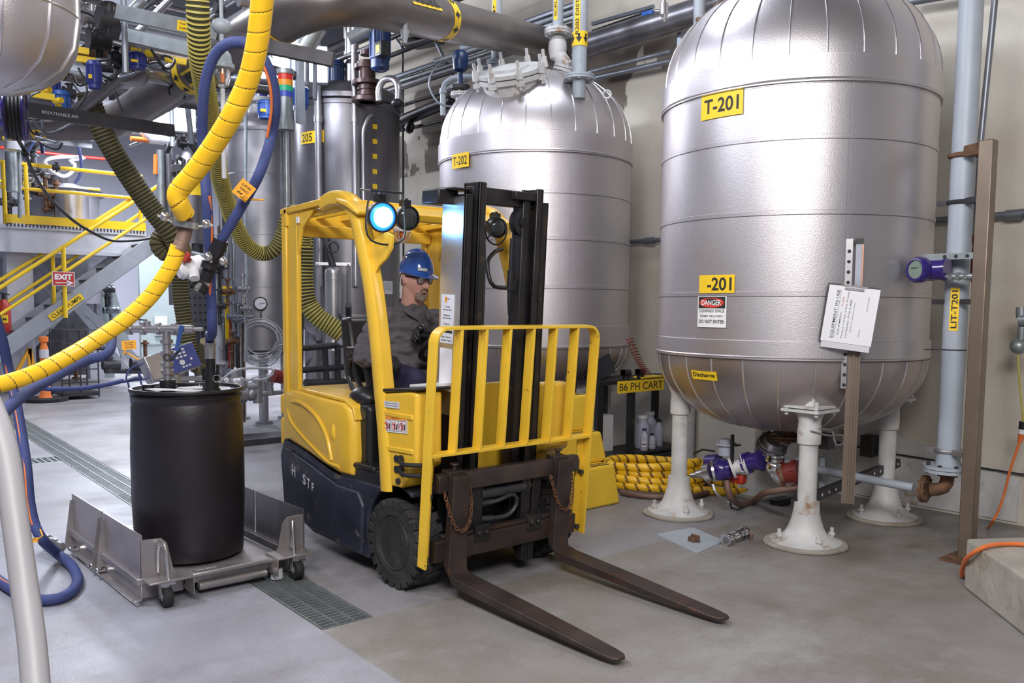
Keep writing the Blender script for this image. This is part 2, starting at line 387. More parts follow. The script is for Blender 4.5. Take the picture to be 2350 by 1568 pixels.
def decal(name, parent, fn, wd, ht, texts, matn='label_yellow', th=.002, nseg=12, label=None):
    """plate + lettering sub-part; texts: (string, u, v, w, h[, mat[, bold]])"""
    mb = MB(); n = nseg
    vs = []
    for k in range(n + 1):
        u = -wd / 2 + wd * k / n
        vs += [fn(u, -ht / 2, 0), fn(u, -ht / 2, th), fn(u, ht / 2, th), fn(u, ht / 2, 0)]
    fs = []
    for k in range(n):
        a = 4 * k; b = a + 4
        for i in range(4): fs.append((a + i, a + (i + 1) % 4, b + (i + 1) % 4, b + i))
    fs += [(0, 3, 2, 1), (4 * n, 4 * n + 1, 4 * n + 2, 4 * n + 3)]
    mb.add(vs, fs)
    p = obj(name, mb, matn, parent, label=label)
    bym = {}
    for t in texts:
        mt = t[5] if len(t) > 5 else 'ink'; bd = t[6] if len(t) > 6 else .012
        f2 = (lambda u0, v0: (lambda a, b, o: fn(a + u0, b + v0, th + .0012)))(t[1], t[2])
        bym[mt] = bym.get(mt) or MB()
        if t[0].startswith('#box'): q = t[3] / 2; h = t[4] / 2; bym[mt].grid((lambda q, h, f2: (lambda a, b: f2(-q + 2 * q * a, -h + 2 * h * b, 0)))(q, h, f2), 6, 1)
        elif t[0].startswith('#poly'): bym[mt].add([f2(x * t[3], y * t[4], 0) for x, y in t[7]], [tuple(range(len(t[7])))])
        else: text_mb(t[0], t[3], t[4], f2, bd, mb=bym[mt])
    for mt, m_ in bym.items(): obj('lettering', m_, mt, p)
    return p
def flange(mb, c, axis, R, t, bolts=8, mi=0, bmi=None):
    ax = V(axis).normalized(); c = V(c)
    mb.cyl(c - ax * t * 1.1, c - ax * t * .1, R, n=24, mi=mi); mb.cyl(c + ax * t * .1, c + ax * t * 1.1, R, n=24, mi=mi)
    mb.cyl(c - ax * t * .1, c + ax * t * .1, R * .8, n=20, mi=mi)
    mb.bolts(c, R * .82, bolts, R * .09, t * 3.4, axis, mi if bmi is None else bmi)
# ================================================================ setting
HX0, HX1, HY0, WALL = -24.0, 3.2, -5.0, 6.2
DR = lambda x: 1.655 - .04 * x          # near edge of the floor drain at x
DW = .262
gx0, gx1 = -13.2, -3.27
m = MB()
def slab(pts): m.prism(pts, 'xy', -.3, 0)
slab([(HX0, HY0), (gx1, HY0), (gx1, DR(gx1)), (-8.35, DR(-8.35)), (-8.35, 0.2), (-8.62, 0.2), (-8.62, DR(-8.62)), (gx0, DR(gx0)), (HX0, DR(gx0))])
slab([(gx1, HY0), (HX1, HY0), (HX1, WALL + .2), (gx1, WALL + .2)])
slab([(gx0, DR(gx0) + DW), (gx1, DR(gx1) + DW), (gx1, WALL + 6), (gx0, WALL + 6)])
slab([(HX0, DR(gx0)), (gx0, DR(gx0)), (gx0, WALL + 6), (HX0, WALL + 6)])
struct('floor', m, 'floor_concrete')
m = MB().box(gx0, gx1, .2, 2.6, -.32, -.22); struct('trim_1', m, 'gap_dark')
m = MB().box(-10.6, HX1, WALL, WALL + .25, 0, 6.0)
struct('wall_right', m, 'wall_paint')
struct('wall_back', MB().box(HX0 - .2, HX0, HY0, WALL + 6.2, 0, 6), 'far_wall')
struct('wall_side', MB().box(HX0, -10.6, WALL + 6, WALL + 6.2, 0, 6), 'far_wall')
struct('wall_left', MB().box(HX0, -6, HY0 - .2, HY0, 0, 6), 'far_wall')
struct('ceiling', MB().box(HX0, HX1, HY0 - .2, WALL + 6.2, 6.0, 6.15), 'dark_iron')
# whiter skirting panel low on the wall, sloped top edge, conduit runs
m = MB().prism([(-3.75, .02), (-2.05, .02), (-2.05, .30), (-2.75, .47), (-3.3, .72), (-3.75, .72)], 'xz', WALL - .012, WALL)
struct('trim_2', m, 'white_paint')
def pipe_run(name, pts, r, mt, label, cat='pipe', group=None, n=10, fit=None, smooth=False):
    mb = MB(); mb.tube(pts, r, n, smooth=smooth, step=.05) if smooth else mb.poly(pts, r, n)
    for q in (fit or []): mb.cyl(V(q[0]), V(q[1]), r * 1.5, n=n)
    return solo(name, mb, mt, label, cat, group=group)
pipe_run('conduit', [(-6.1, 6.14, 2.0), (-2.45, 6.14, 2.01), (-.5, 6.14, 2.05)], .022, 'conduit', 'thin grey conduit along the wall at head height behind both silver tanks', 'conduit', fit=[((-5.2, 6.14, 2.0), (-5.1, 6.14, 2.0)), ((-2.2, 6.14, 2.011), (-2.1, 6.14, 2.013))])
pipe_run('cable', [(-3.6, 6.17, .42), (-3.0, 6.17, .368), (-2.1, 6.17, .345), (-.6, 6.17, .33)], .006, 'hose_black', 'thin dark cable strung low along the wall behind the big tank legs', 'cable')
# floor drain grates (long run and the short cross run)
def grate(x0, x1):
    mb = MB()
    n = int((x1 - x0) / .034)
    for i in range(n + 1):
        x = x0 + .01 + (x1 - x0 - .02) * i / n; mb.box(x - .0035, x + .0035, DR(x) + .006, DR(x) + DW - .006, -.028, -.003)
    for k in range(4):
        a = .012 + (DW - .024) * k / 3
        mb.bar((x0 + .004, DR(x0) + a, -.012), (x1 - .004, DR(x1) + a, -.012), .006, .024)
    return mb
xs = [-3.28, -3.95, -4.62, -5.30, -5.98, -6.66, -7.34, -8.02, -8.70, -9.4, -10.1, -10.8, -11.5, -12.3, -13.15]
lab = {0: 'steel floor drain grate in the foreground, right beside the cart wheel'}
for i in range(len(xs) - 1):
    solo('drain_grate', grate(xs[i + 1] + .004, xs[i]), 'galvanized', lab.get(i, 'bar grate of the long floor drain running off behind the black drum'), 'grate', group=None if i == 0 else 'grates along the long floor drain', kind=None)
mb = MB()
for i in range(36):
    y = .22 + i * .05; mb.box(-8.61, -8.36, y, y + .012, -.03, -.003)
for k in range(4): mb.box(-8.61 + k * .08, -8.60 + k * .08, .21, DR(-8.5), -.028, -.004)
solo('cross_drain_grate', mb, 'galvanized', 'open mesh grate of the short cross drain left of the black drum', 'grate')
# ceiling lamps: the fixtures behind the area lights
for i, (p, t, sx, sy, *_r) in enumerate(LAMPS):
    p = V(p); d = (V(t) - p).normalized(); q = d.to_track_quat('-Z', 'Y').to_matrix().to_4x4(); X = Matrix.Translation(p - d * .07) @ q
    th = thing('ceiling_lamp', 'wide flat ceiling lamp above the hall', 'lamp', p, 'ceiling lamps over the hall')
    mb = MB(X); mb.box(-sx / 2 - .03, sx / 2 + .03, -sy / 2 - .03, sy / 2 + .03, 0, .1); obj('housing', mb, 'stringer_grey', th)
    mb = MB(); mb.cyl(p - d * .1 + V((0, 0, 0)), V((p.x, p.y, 6.0)), .02); obj('hanger', mb, 'dark_iron', th)
# the two work lamps that blaze in view
def flood(c, wd, ht, label, tall):
    th = thing('flood_lamp', label, 'lamp', c); c = V(c); n = (EYE - c); n.z = 0; n.normalize(); s = V((-n.y, n.x, 0))
    for k in (-1, 1):
        cc = c + s * k * wd * .30; Mx = Matrix((( s.x, n.x, 0, cc.x), (s.y, n.y, 0, cc.y), (0, 0, 1, cc.z), (0, 0, 0, 1)))
        obj('lamp_head', MB(Mx).box(-wd * .25, wd * .25, -.1, 0, -ht / 2, ht / 2), 'stringer_grey', th, bevel=.01)
        obj('lamp_lens', MB(Mx).box(-wd * .22, wd * .22, .0, .012, -ht * .44, ht * .44), 'lamp_emit', th)
    mb = MB(); mb.cyl(c - n * .14 - V((0, 0, ht)), c - n * .14 + V((0, 0, tall)), .03); obj('post', mb, 'conduit', th)
c = atd(672, 143, 9.3); flood(c, .62, .36, 'blazing white work lamp between the stack light and the dark tank', 1.2)
c = atd(394, 268, 12.0); flood(c, .52, .34, 'blazing white work lamp below the dark labelled beam', .4)
for c, e in ((atd(672, 143, 9.1), 60), (atd(394, 268, 11.7), 60)):
    d = bpy.data.lights.new('flood_lamp_light', 'POINT'); d.energy = e; d.color = COOL; d.shadow_soft_size = .2
    o = bpy.data.objects.new('flood_lamp_light', d); COL.objects.link(o); o.location = c
# ================================================================ jacketed tanks on pipe legs
def outward(cx, cy, px):    # outward azimuth of the tank surface seen at pixel column px (radius handled by caller)
    v = ray(px, 704); return v
def hit(cx, cy, R, px, py):  # where a pixel's ray meets the cylinder: (azimuth, z)
    v = ray(px, py); a = v.x ** 2 + v.y ** 2; b = -2 * (v.x * cx + v.y * cy); c = cx * cx + cy * cy - R * R
    t = (-b - math.sqrt(max(0, b * b - 4 * a * c))) / (2 * a); p = EYE + v * t
    return math.atan2(p.y - cy, p.x - cx), p.z
def dome(R, z, h, up, k=14):
    return [(R * math.cos(PI / 2 * i / k) ** .82 if i < k else .001, z + (h if up else -h) * math.sin(PI / 2 * i / k)) for i in range(k + 1)]
def ridges(mb, cx, cy, R, z, h, up, n, ph, mi, r=.005, k=12):
    for j in range(n):
        a = ph + 2 * PI * j / n
        pr = dome(R, z, h, up, k)[:-3]
        P = [V((cx + (q[0] + .001) * math.cos(a), cy + (q[0] + .001) * math.sin(a), q[1])) for q in pr]
        mb.tube(P, r, 6, mi, smooth=False)
def jacket_tank(name, label, cx, cy, R, zb, zt, hb, ht, bands, seams, ngore):
    T = thing(name, label, 'tank', (cx, cy, 0))
    mb = MB(); mb.lathe([(R, zb), (R, zt)], (cx, cy, 0), n=96)
    for z in seams:
        mb.lathe([(R, z - .016), (R + .004, z - .014), (R + .0045, z + .010), (R, z + .012)], (cx, cy, 0), n=96, mi=0)
        mb.lathe([(R + .0045, z - .0165), (R + .0046, z - .0145)], (cx, cy, 0), n=96, mi=1, cap=False)
    # one vertical lap seam toward the camera side
    az0 = math.atan2(-cy, -cx) + .35
    mb.grid(lambda u, v: V((cx + (R + .003) * math.cos(az0 + .02 * u), cy + (R + .003) * math.sin(az0 + .02 * u), zb + (zt - zb) * v)), 3, 1, 0)
    obj('shell', mb, ['jacket_metal', 'gap_dark'], T, sharp=20)
    for (z0, z1) in bands:
        mb = MB(); mb.lathe([(R, z0), (R + .012, z0 + .004), (R + .012, z1 - .004), (R, z1)], (cx, cy, 0), n=96)
        mb.lathe([(R + .0125, z0 + .012), (R + .016, z0 + .018), (R + .0125, z0 + .024)], (cx, cy, 0), n=96)
        mb.lathe([(R + .0125, z0 - .004), (R + .0128, z0 - .001)], (cx, cy, 0), n=96, mi=1, cap=False)
        obj('jacket_band', mb, ['jacket_metal', 'gap_dark'], T, sharp=20)
    for up, z, h in ((True, zt, ht), (False, zb, hb)):
        mb = MB(); mb.lathe(dome(R, z, h, up, 20), (cx, cy, 0), n=96)
        ridges(mb, cx, cy, R, z, h, up, ngore, .13, 1)
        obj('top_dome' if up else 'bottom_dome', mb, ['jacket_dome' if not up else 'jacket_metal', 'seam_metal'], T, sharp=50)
    return T
T1 = jacket_tank('insulated_tank', 'largest silver jacketed tank marked T-201 standing on four white pipe legs', -3.16, 5.2, .846, 1.10, 2.82, .50, .62,
                 [(1.10, 1.215), (2.66, 2.82)], [1.486, 1.947, 2.365], 26)
T2 = jacket_tank('insulated_tank', 'silver jacketed tank marked T-202 behind the forklift mast', -5.66, 5.2, .828, 1.07, 2.77, .42, .62,
                 [(1.07, 1.25), (2.60, 2.77)], [1.56, 1.94, 2.30], 26)
def tank_label(T, cx, cy, R, px, py, wd, ht, texts, tilt=0, matn='label_yellow', name='label', **k):
    a, z = hit(cx, cy, R + .006, px, py); return decal(name, T, wrap(cx, cy, R + (.006 if T is T1 else .018), a, z, tilt), wd, ht, texts, matn, **k)
t1 = (T1, -3.16, 5.2, .846); t2 = (T2, -5.66, 5.2, .828)
tank_label(*t1, 1654, 240, .285, .145, [('T-201', 0, 0, .235, .085, 'ink', .02)])
tank_label(*t1, 1643, 652, .245, .108, [('-201', .022, 0, .165, .078, 'ink', .02), ('T', -.088, 0, .03, .07, 'label_yellow', .02)])
tank_label(*t2, 1058, 369, .21, .115, [('T-202', 0, 0, .175, .070, 'ink', .008)])
a, z = hit(-3.16, 5.2, .855, 1632, 716)
decal('warning_sign', T1, wrap(-3.16, 5.2, .853, a, z), .205, .185, [
    ('#box', 0, .055, .190, .068, 'ink'), ('CONFINED SPACE', 0, .006, .18, .018), ('PERMIT REQUIRED', 0, -.026, .16, .013), ('DO NOT ENTER', 0, -.058, .18, .022, 'ink', .02)], 'white_ink', label='white danger sign with red oval')
f = wrap(-3.16, 5.2, .8575, a, z + .055)
mb = MB(); mb.add([f(.088 * math.cos(2 * PI * i / 40), .030 * math.sin(2 * PI * i / 40), 0) for i in range(40)], [tuple(range(40))])
obj('danger_oval', mb, 'red_ink', T1)
f = wrap(-3.16, 5.2, .8588, a, z + .055); obj('lettering', text_mb('DANGER', .14, .032, f, .015), 'white_ink', T1)
# Discharge tag on the bottom dome
c = V((-3.16, 5.2, 0)); v = ray(1616, 862); t = 5.32 / v.length; p = EYE + v * (5.46 / v.length)
n = (V((p.x, p.y, 0)) - V((c.x, c.y, 0))).normalized(); aa = math.atan2(n.y, n.x)
def domefn(aa, zc):
    def f(a, b, o):
        z = zc + b * .93; s = max(0, min(1, (1.10 - z) / .50)); ph = math.asin(s); r = .846 * max(.02, math.cos(ph)) ** .82 + .006 + o
        t = aa + a / .80; return V((-3.16 + r * math.cos(t), 5.2 + r * math.sin(t), z))
    return f
ad, zd = hit(-3.16, 5.2, .83, 1616, 862)
decal('label', T1, domefn(ad, zd), .185, .058, [('Discharge', 0, .0, .16, .036, 'ink', .02)])
# legs of T-201
def leg(T, x, y, zt, plate=True, rp=.054, zb=0, foot=True, rr=1.0):
    mb = MB()
    mb.cyl((x, y, .06), (x, y, zt), rp, n=20)
    mb.lathe([(.205 * rr, .0), (.205 * rr, .028), (.165 * rr, .042), (.125 * rr, .065), (.102 * rr, .105), (.086 * rr, .155), (.076 * rr, .20), (.073 * rr, .25), (.072 * rr, .262), (rp, .264)], (x, y, 0), n=28)
    mb.lathe([(rp, zt - .20), (.068, zt - .19), (.068, zt - .11), (.064, zt - .06), (.085, zt)], (x, y, 0), n=20)
    L = obj('leg', mb, 'white_paint', T)
    for k in range(4):
        b = MB(); t = PI / 4 + k * PI / 2 + .2; q = (x + .165 * math.cos(t), y + .165 * math.sin(t)); b.cyl((q[0], q[1], .03), (q[0], q[1], .10), .011, n=8); b.cyl((q[0], q[1], .055), (q[0], q[1], .072), .02, n=6); obj('anchor_bolt', b, 'white_paint', L)
    g = MB(); 
    pts = []
    for k in range(28):
        t = 2 * PI * k / 28; r = .235 * rr + .018 * noise.noise(V((math.cos(t) * 2, math.sin(t) * 2, x * 3))); pts.append((x + r * math.cos(t), y + r * math.sin(t)))
    g.prism(pts, 'xy', 0, .022); obj('grout_pad', g, 'concrete_block', L, bevel=.006)
    if plate:
        b = MB(); b.box(x - .12, x + .12, y - .12, y + .12, zt, zt + .016); b.box(x - .11, x + .11, y - .11, y + .11, zt + .022, zt + .036)
        for sx in (-1, 1):
            for sy in (-1, 1): b.cyl((x + sx * .095, y + sy * .095, zt - .02), (x + sx * .095, y + sy * .095, zt + .065), .012, n=6)
        b.box(x - .05, x + .05, y - .05, y + .05, zt + .036, zt + .09)
        obj('mounting_plate', b, 'white_paint', L)
    return L
for x, y in ((-3.64, 4.70), (-2.68, 4.68), (-2.69, 5.69), (-3.64, 5.69)): leg(T1, x, y, .80 if (x, y) != (-3.64, 4.70) else .88, plate=(x, y) != (-3.64, 4.70))
for x, y in ((-6.1, 4.76), (-5.2, 4.76), (-5.2, 5.64), (-6.1, 5.64)): leg(T2, x, y, .86, plate=False)
# outlet under T-201
mb = MB(); mb.cyl((-3.16, 5.2, .52), (-3.16, 5.2, .66), .07); flange(mb, (-3.16, 5.2, .54), (0, 0, 1), .14, .016); obj('outlet_flange', mb, 'rust_iron', T1)
# nozzles on T-202's crown
def nozzle(T, x, y, z0, z1, r, R, mt='white_paint', name='nozzle'):
    mb = MB(); mb.cyl((x, y, z0), (x, y, z1), r); flange(mb, (x, y, z1), (0, 0, 1), R, .014); return obj(name, mb, mt, T)
def ontop(px, py, X): return onX(px, py, X)
# manway on T-202: tilted lid ring with swing bolts
c = atd(1172, 168, 7.35)
T2x = V((-5.66, 5.2, 0)); ax = V((c.x - T2x.x, c.y - T2x.y, 1.25)).normalized()
mb = MB(); mb.cyl(c - ax * .30, c - ax * .02, .235, n=28); mb.cyl(c - ax * .045, c - ax * .01, .275, n=32); mb.cyl(c, c + ax * .03, .27, n=32); mb.cyl(c + ax * .03, c + ax * .05, .15, n=24)
mw = obj('manway', mb, 'white_paint', T2)
u = ax.orthogonal().normalized(); w2 = ax.cross(u)
for k in range(8):
    t = k * PI / 4 + .25; p = c + (u * math.cos(t) + w2 * math.sin(t)) * .285
    mb = MB(); mb.cyl(p - ax * .09, p + ax * .13, .013, n=8); mb.cyl(p - ax * .005, p + ax * .075, .030, .022, n=8); mb.bar(p - ax * .06, p - ax * .03, .06, .04); obj('swing_bolt', mb, 'white_paint', mw)
def vpipe(name, label, px, pyb, Y, r, mt, zt=5.9, flange_z=None, tape=None, base_flange=True, R=None, group=None, pyt=None):
    """vertical pipe whose foot shows at (px, pyb) in the plane y = Y"""
    b = onY(px, pyb, Y); T = thing(name, label, 'pipe', b, group)
    mb = MB(); mb.cyl(b, (b.x, b.y, zt), r, n=18); obj('pipe_body', mb, mt, T)
    if base_flange:
        mb = MB(); flange(mb, b + V((0, 0, .02)), (0, 0, 1), R or r * 1.9, .016); mb.cyl(b - V((0, 0, .14)), b, r * .9); obj('flange', mb, mt, T)
    return T, b
PA, b = vpipe('pale_pipe', 'pale grey vertical pipe left of the tank T-202 crown flanges', 1139, 150, 4.95, .045, 'grey_paint')
a = math.atan2(-b.y, -b.x); decal('pipe_marker', PA, wrap(b.x, b.y, .047, a - .45, onY(1132, 20, 4.95).z), .035, .42, [(s, 0, .16 - i * .042, .020, .026) for i, s in enumerate('UUM LINE')])
PB, b = vpipe('pale_pipe', 'pale grey vertical pipe with yellow marker reading R202 DISTALLATE', 1329, 185, 5.0, .058, 'grey_paint', R=.125)
a = math.atan2(-b.y, -b.x)
fb = wrap(b.x, b.y, .0605, a - .35, onY(1322, 0, 5.0).z)
decal('pipe_marker', PB, (lambda u, v, o: fb(-v, u, o)), .60, .045, [('R202 DISTALLATE', -.05, 0, .48, .028)])
z = onY(1330, 92, 5.0).z
mb = MB(); mb.lathe([(.0605, z - .055), (.062, z - .055), (.062, z + .055), (.0605, z + .055)], (b.x, b.y, 0), n=20); mk = obj('pipe_marker', mb, 'label_yellow', PB)
ARW = [(-.5, .1), (-.18, .1), (-.18, .5), (.18, .5), (.18, .1), (.5, .1), (0, -.5)]
for k in (-1.05, -.1, .85):
    f = wrap(b.x, b.y, .0635, a + k, z); mb = MB(); mb.add([f(x * .05, y * .07, 0) for x, y in ARW], [tuple(range(7))]); obj('arrow', mb, 'ink', mk)
PC, b = vpipe('pale_pipe', 'pale grey valve stack with bolted flanges and SCRUBBER marker above T-202', 1280, 80, 5.25, .045, 'grey_paint', base_flange=False)
z = b.z; mb = MB(); flange(mb, (b.x, b.y, z + .02), (0, 0, 1), .115, .02); mb.lathe([(.05, -.02), (.075, -.06), (.08, -.12), (.06, -.2)], b, n=20); flange(mb, V((b.x + .09, b.y + .03, z - .30)), (.35, .1, 1), .12, .022); mb.cyl(b - V((0, 0, .15)), b + V((.09, .03, -.28)), .06)
mb.cyl(b + V((.09, .03, -.30)), b + V((.14, .05, -.55)), .06); obj('valve_body', mb, 'white_paint', PC)
a = math.atan2(-b.y, -b.x); f = wrap(b.x, b.y, .0475, a - .45, b.z + .28); decal('pipe_marker', PC, (lambda u, v, o: f(-v, u, o)), .34, .032, [('SCRUBBER', 0, 0, .28, .02)])
# instrument nozzle left of the manway, with a blue transmitter head
b = onY(1056, 220, 4.75); T = thing('level_transmitter', 'small blue-headed transmitter on a flanged nozzle left of the T-202 manway', 'transmitter', b)
mb = MB(); mb.cyl(b - V((0, 0, .25)), b, .04); flange(mb, b + V((0, 0, .01)), (0, 0, 1), .085, .014); flange(mb, b + V((0, 0, .07)), (0, 0, 1), .085, .014, mi=1); obj('nozzle', mb, ['white_paint', 'dark_iron'], T)
mb = MB(); mb.cyl(b + V((0, 0, .08)), b + V((0, 0, .2)), .022); mb.lathe([(.03, .2), (.06, .22), (.07, .28), (.07, .35), (.05, .38), (.001, .39)], b, n=18); obj('head', mb, 'motor_blue', T)
mb = MB(); mb.tube([b + V((-.02, -.04, .3)), b + V((-.16, -.12, .28)), b + V((-.24, -.16, .12)), b + V((-.16, -.12, -.05)), b + V((-.02, -.06, -.1))], .009, 8); obj('conduit_loop', mb, 'conduit', T)
# air breather elbow on T-202
mb = MB(); p = onY(1017, 265, 4.9); mb.tube([p, p + V((0, 0, .22)), p + V((.03, .02, .3)), p + V((.16, .08, .33)), p + V((.4, .2, .3))], .026, 10); mb.cyl(p + V((0, 0, .2)), p + V((0, 0, .24)), .034)
obj('vent_pipe', mb, 'grey_paint', T2)
mb = MB(); p = atd(1393, 217, 7.3); mb.torus(p, .03, .009, axis=(p.x, p.y, 0)); obj('lifting_lug', mb, 'white_paint', T2)
# rusty fittings on the T-201 crown
T = thing('crown_fittings', 'rust-stained pipe fittings and wing valve on the crown of T-201', 'fittings', onY(1700, 20, 4.9))
mb = MB()
for (a_, b_, r) in (((1600, 45, 4.9), (1645, 47, 4.9), .018), ((1622, 30, 4.9), (1622, 62, 4.9), .022), ((1650, 15, 4.9), (1670, 50, 4.9), .05), ((1672, 30, 4.9), (1735, 8, 4.9), .045), ((1700, -20, 4.9), (1712, 35, 4.9), .03), ((1735, -10, 4.9), (1745, 22, 4.9), .055), ((1655, -20, 4.9), (1830, -12, 4.9), .03)):
    mb.cyl(onY(*a_), onY(*b_), r, n=12)
obj('valve_body', mb, 'rust_iron', T)
mb = MB(); mb.cyl(onY(1735, -12, 4.95), onY(1735, -60, 4.95), .09); flange(mb, onY(1735, -10, 4.95), (0, 0, 1), .14, .02); obj('flange', mb, 'white_paint', T)
pipe_run('pale_pipe', [onY(1604, 80, 5.6), onY(1606, -60, 5.6)], .045, 'grey_paint', 'short pale vertical pipe behind the left shoulder of T-201')
# ================================================================ dark tank T-205 and the tall grey vessel beside it
cx, cy, R = -8.6, 5.07, .575
T5 = thing('dark_tank', 'dark stained stainless tank marked 205 left of the tank T-202', 'tank', (cx, cy, 0))
mb = MB(); mb.lathe([(R, 1.28), (R, 3.50), (R + .012, 3.505), (R + .012, 3.55), (R, 3.56)], (cx, cy, 0), n=64); mb.lathe([(R + .001, 2.3), (R + .003, 2.305), (R + .001, 2.31)], (cx, cy, 0), n=64); obj('shell', mb, 'dark_stainless', T5, sharp=25)
mb = MB(); mb.lathe([(R, 3.56), (R + .03, 3.57), (R + .035, 3.62), (R - .02, 3.70), (R - .14, 3.77), (R - .3, 3.80), (.001, 3.83)], (cx, cy, 0), n=64); mb.lathe([(R + .015, 3.555), (R + .03, 3.56), (R + .015, 3.565)], (cx, cy, 0), n=64); obj('lid', mb, 'dark_stainless', T5)
mb = MB(); mb.lathe([(.001, .95), (.2, .96), (.42, 1.06), (.54, 1.17), (R + .01, 1.27), (R + .01, 1.3)], (cx, cy, 0), n=48); obj('bottom_dome', mb, 'stainless', T5)
for k in range(4):
    t = .2 + k * PI / 2 + math.atan2(-cy, -cx) - .62; p = (cx + .42 * math.cos(t), cy + .42 * math.sin(t)); mb = MB(); mb.cyl((p[0], p[1], 0), (p[0], p[1], 1.25), .11, n=18); mb.cyl((p[0], p[1], 0), (p[0], p[1], .02), .17); obj('leg', mb, 'stainless', T5)
az, z = hit(cx, cy, R, 714, 315); decal('label', T5, wrap(cx, cy, R + .004, az, z), .33, .125, [('205', -.06, 0, .16, .085, 'ink', .01)], nseg=16)
mb = MB()
for i, py in enumerate((291, 325, 359, 394, 428, 598, 632, 666)):
    a_, z_ = hit(cx, cy, R, 860, py); f = wrap(cx, cy, R + .004, a_, z_); mb.grid((lambda f: lambda u, v: f(-.028 + .056 * u, -.025 + .05 * v, 0))(f), 3, 1)
obj('level_marks', mb, 'label_yellow', T5)
for px, wd, ht, py in ((888, .19, .14, 660), (848, .07, .30, 665)):
    a_, z_ = hit(cx, cy, R, px, py); decal('paper_notice', T5, wrap(cx, cy, R + .004, a_, z_), wd, ht, [('-' * 10, 0, ht * (.35 - .13 * i), wd * .7, .004) for i in range(5)], 'paper_grey')
for px, py0, py1, rr, nm in ((738, 500, 150, .035, 'riser_pipe'), (813, 490, 40, .03, 'riser_pipe')):
    a_, z_ = hit(cx, cy, R, px, 400); q = (cx + (R + .06) * math.cos(a_), cy + (R + .06) * math.sin(a_)); mb = MB(); mb.cyl((q[0], q[1], 1.6), (q[0], q[1], 4.9), rr, n=14); mb.cyl((q[0], q[1], 3.3), (q[0], q[1], 3.36), rr * 1.25, n=14); obj(nm, mb, 'stainless', T5)
a_, z_ = hit(cx, cy, R, 848, 300)
mb = MB(); e = lambda da, z, dr=.05: V((cx + (R + dr) * math.cos(a_ + da), cy + (R + dr) * math.sin(a_ + da), z))
mb.tube([e(.03, 3.38, -.02), e(.02, 3.40), e(-.05, 3.37), e(-.13, 3.26), e(-.15, 3.18), e(-.15, 3.0), e(-.15, 2.2)], .022, 10); obj('thermowell_pipe', mb, 'stainless', T5)
# crown of T-205: big central risers, reducing fitting, motors
def crown(px, py, D): return atd(px, py, D)
mb = MB(); b = onY(660 + 0, 210, 5.0)
def col_at(px, py0, py1, Y, r, mt, name, T, extra=None):
    p = onY(px, py0, Y); q = onY(px, py1, Y); m_ = MB(); m_.cyl(p, (p.x, p.y, q.z), r, n=16)
    if extra: extra(m_, p, q)
    return obj(name, m_, mt, T)
col_at(808, 215, 20, 5.05, .075, 'stainless', 'centre_riser', T5)
col_at(665, 210, 175, 4.9, .06, 'dark_iron', 'nozzle', T5)
def red(m_, p, q):
    for dz, r in ((.0, .16), (.06, .10), (.12, .10), (.17, .155), (.33, .13), (.36, .10), (.47, .07)): m_.cyl((p.x, p.y, p.z + dz), (p.x, p.y, p.z + dz + .04), r, n=18)
col_at(843, 235, 140, 4.85, .085, 'dark_brown', 'reducer_stack', T5, red)
mb = MB(); p = onY(870, 232, 4.8); mb.tube([p, p + V((0, 0, .12)), p + V((.05, .03, .2)), p + V((.14, .08, .2)), p + V((.19, .1, .12)), p + V((.19, .1, .0))], .035, 10); obj('gooseneck', mb, 'stainless', T5)
mb = MB(); p = onY(912, 238, 4.8); mb.sphere(p, .06, (1, 1, .8)); obj('relief_cap', mb, 'black_iron', T5)
def motor(c, r, h, label, mt='motor_blue', box=True, tilt=(0, 0, 1)):
    c = V(c); ax = V(tilt).normalized(); T = thing('blue_actuator', label, 'actuator', c)
    mb = MB(); mb.lathe([(r * .55, -h * .55), (r * .9, -h * .5), (r * .9, -h * .35), (r, -h * .33), (r, h * .3), (r * 1.12, h * .31), (r * 1.12, h * .42), (r * .9, h * .5), (.001, h * .52)], c, axis=ax, n=20)
    for k in range(10):
        t = 2 * PI * k / 10; u = ax.orthogonal().normalized(); w_ = ax.cross(u); q = c + (u * math.cos(t) + w_ * math.sin(t)) * r; mb.bar(q - ax * h * .3, q + ax * h * .28, .012, .012)
    obj('motor_housing', mb, mt, T)
    if box:
        mb = MB(); q = c + V((r * 1.3, -r * .6, -h * .22)); mb.box(q.x - r * .6, q.x + r * .6, q.y - r * .5, q.y + r * .5, q.z - r * .7, q.z + r * .7); o = obj('terminal_box', mb, 'black_plastic', T, bevel=.01)
        mb = MB(); mb.box(q.x - r * .3, q.x + r * .3, q.y - r * .52, q.y - r * .5, q.z - r * .4, q.z + r * .3); obj('sticker', mb, 'label_yellow', o)
    return T
motor(onY(872, 95, 4.75), .10, .52, 'dark blue motor with a black terminal box above the tank marked 205')
motor(onY(772, 175, 4.9), .085, .32, 'small dark blue motor low on the left of the tank marked 205 crown', box=False)
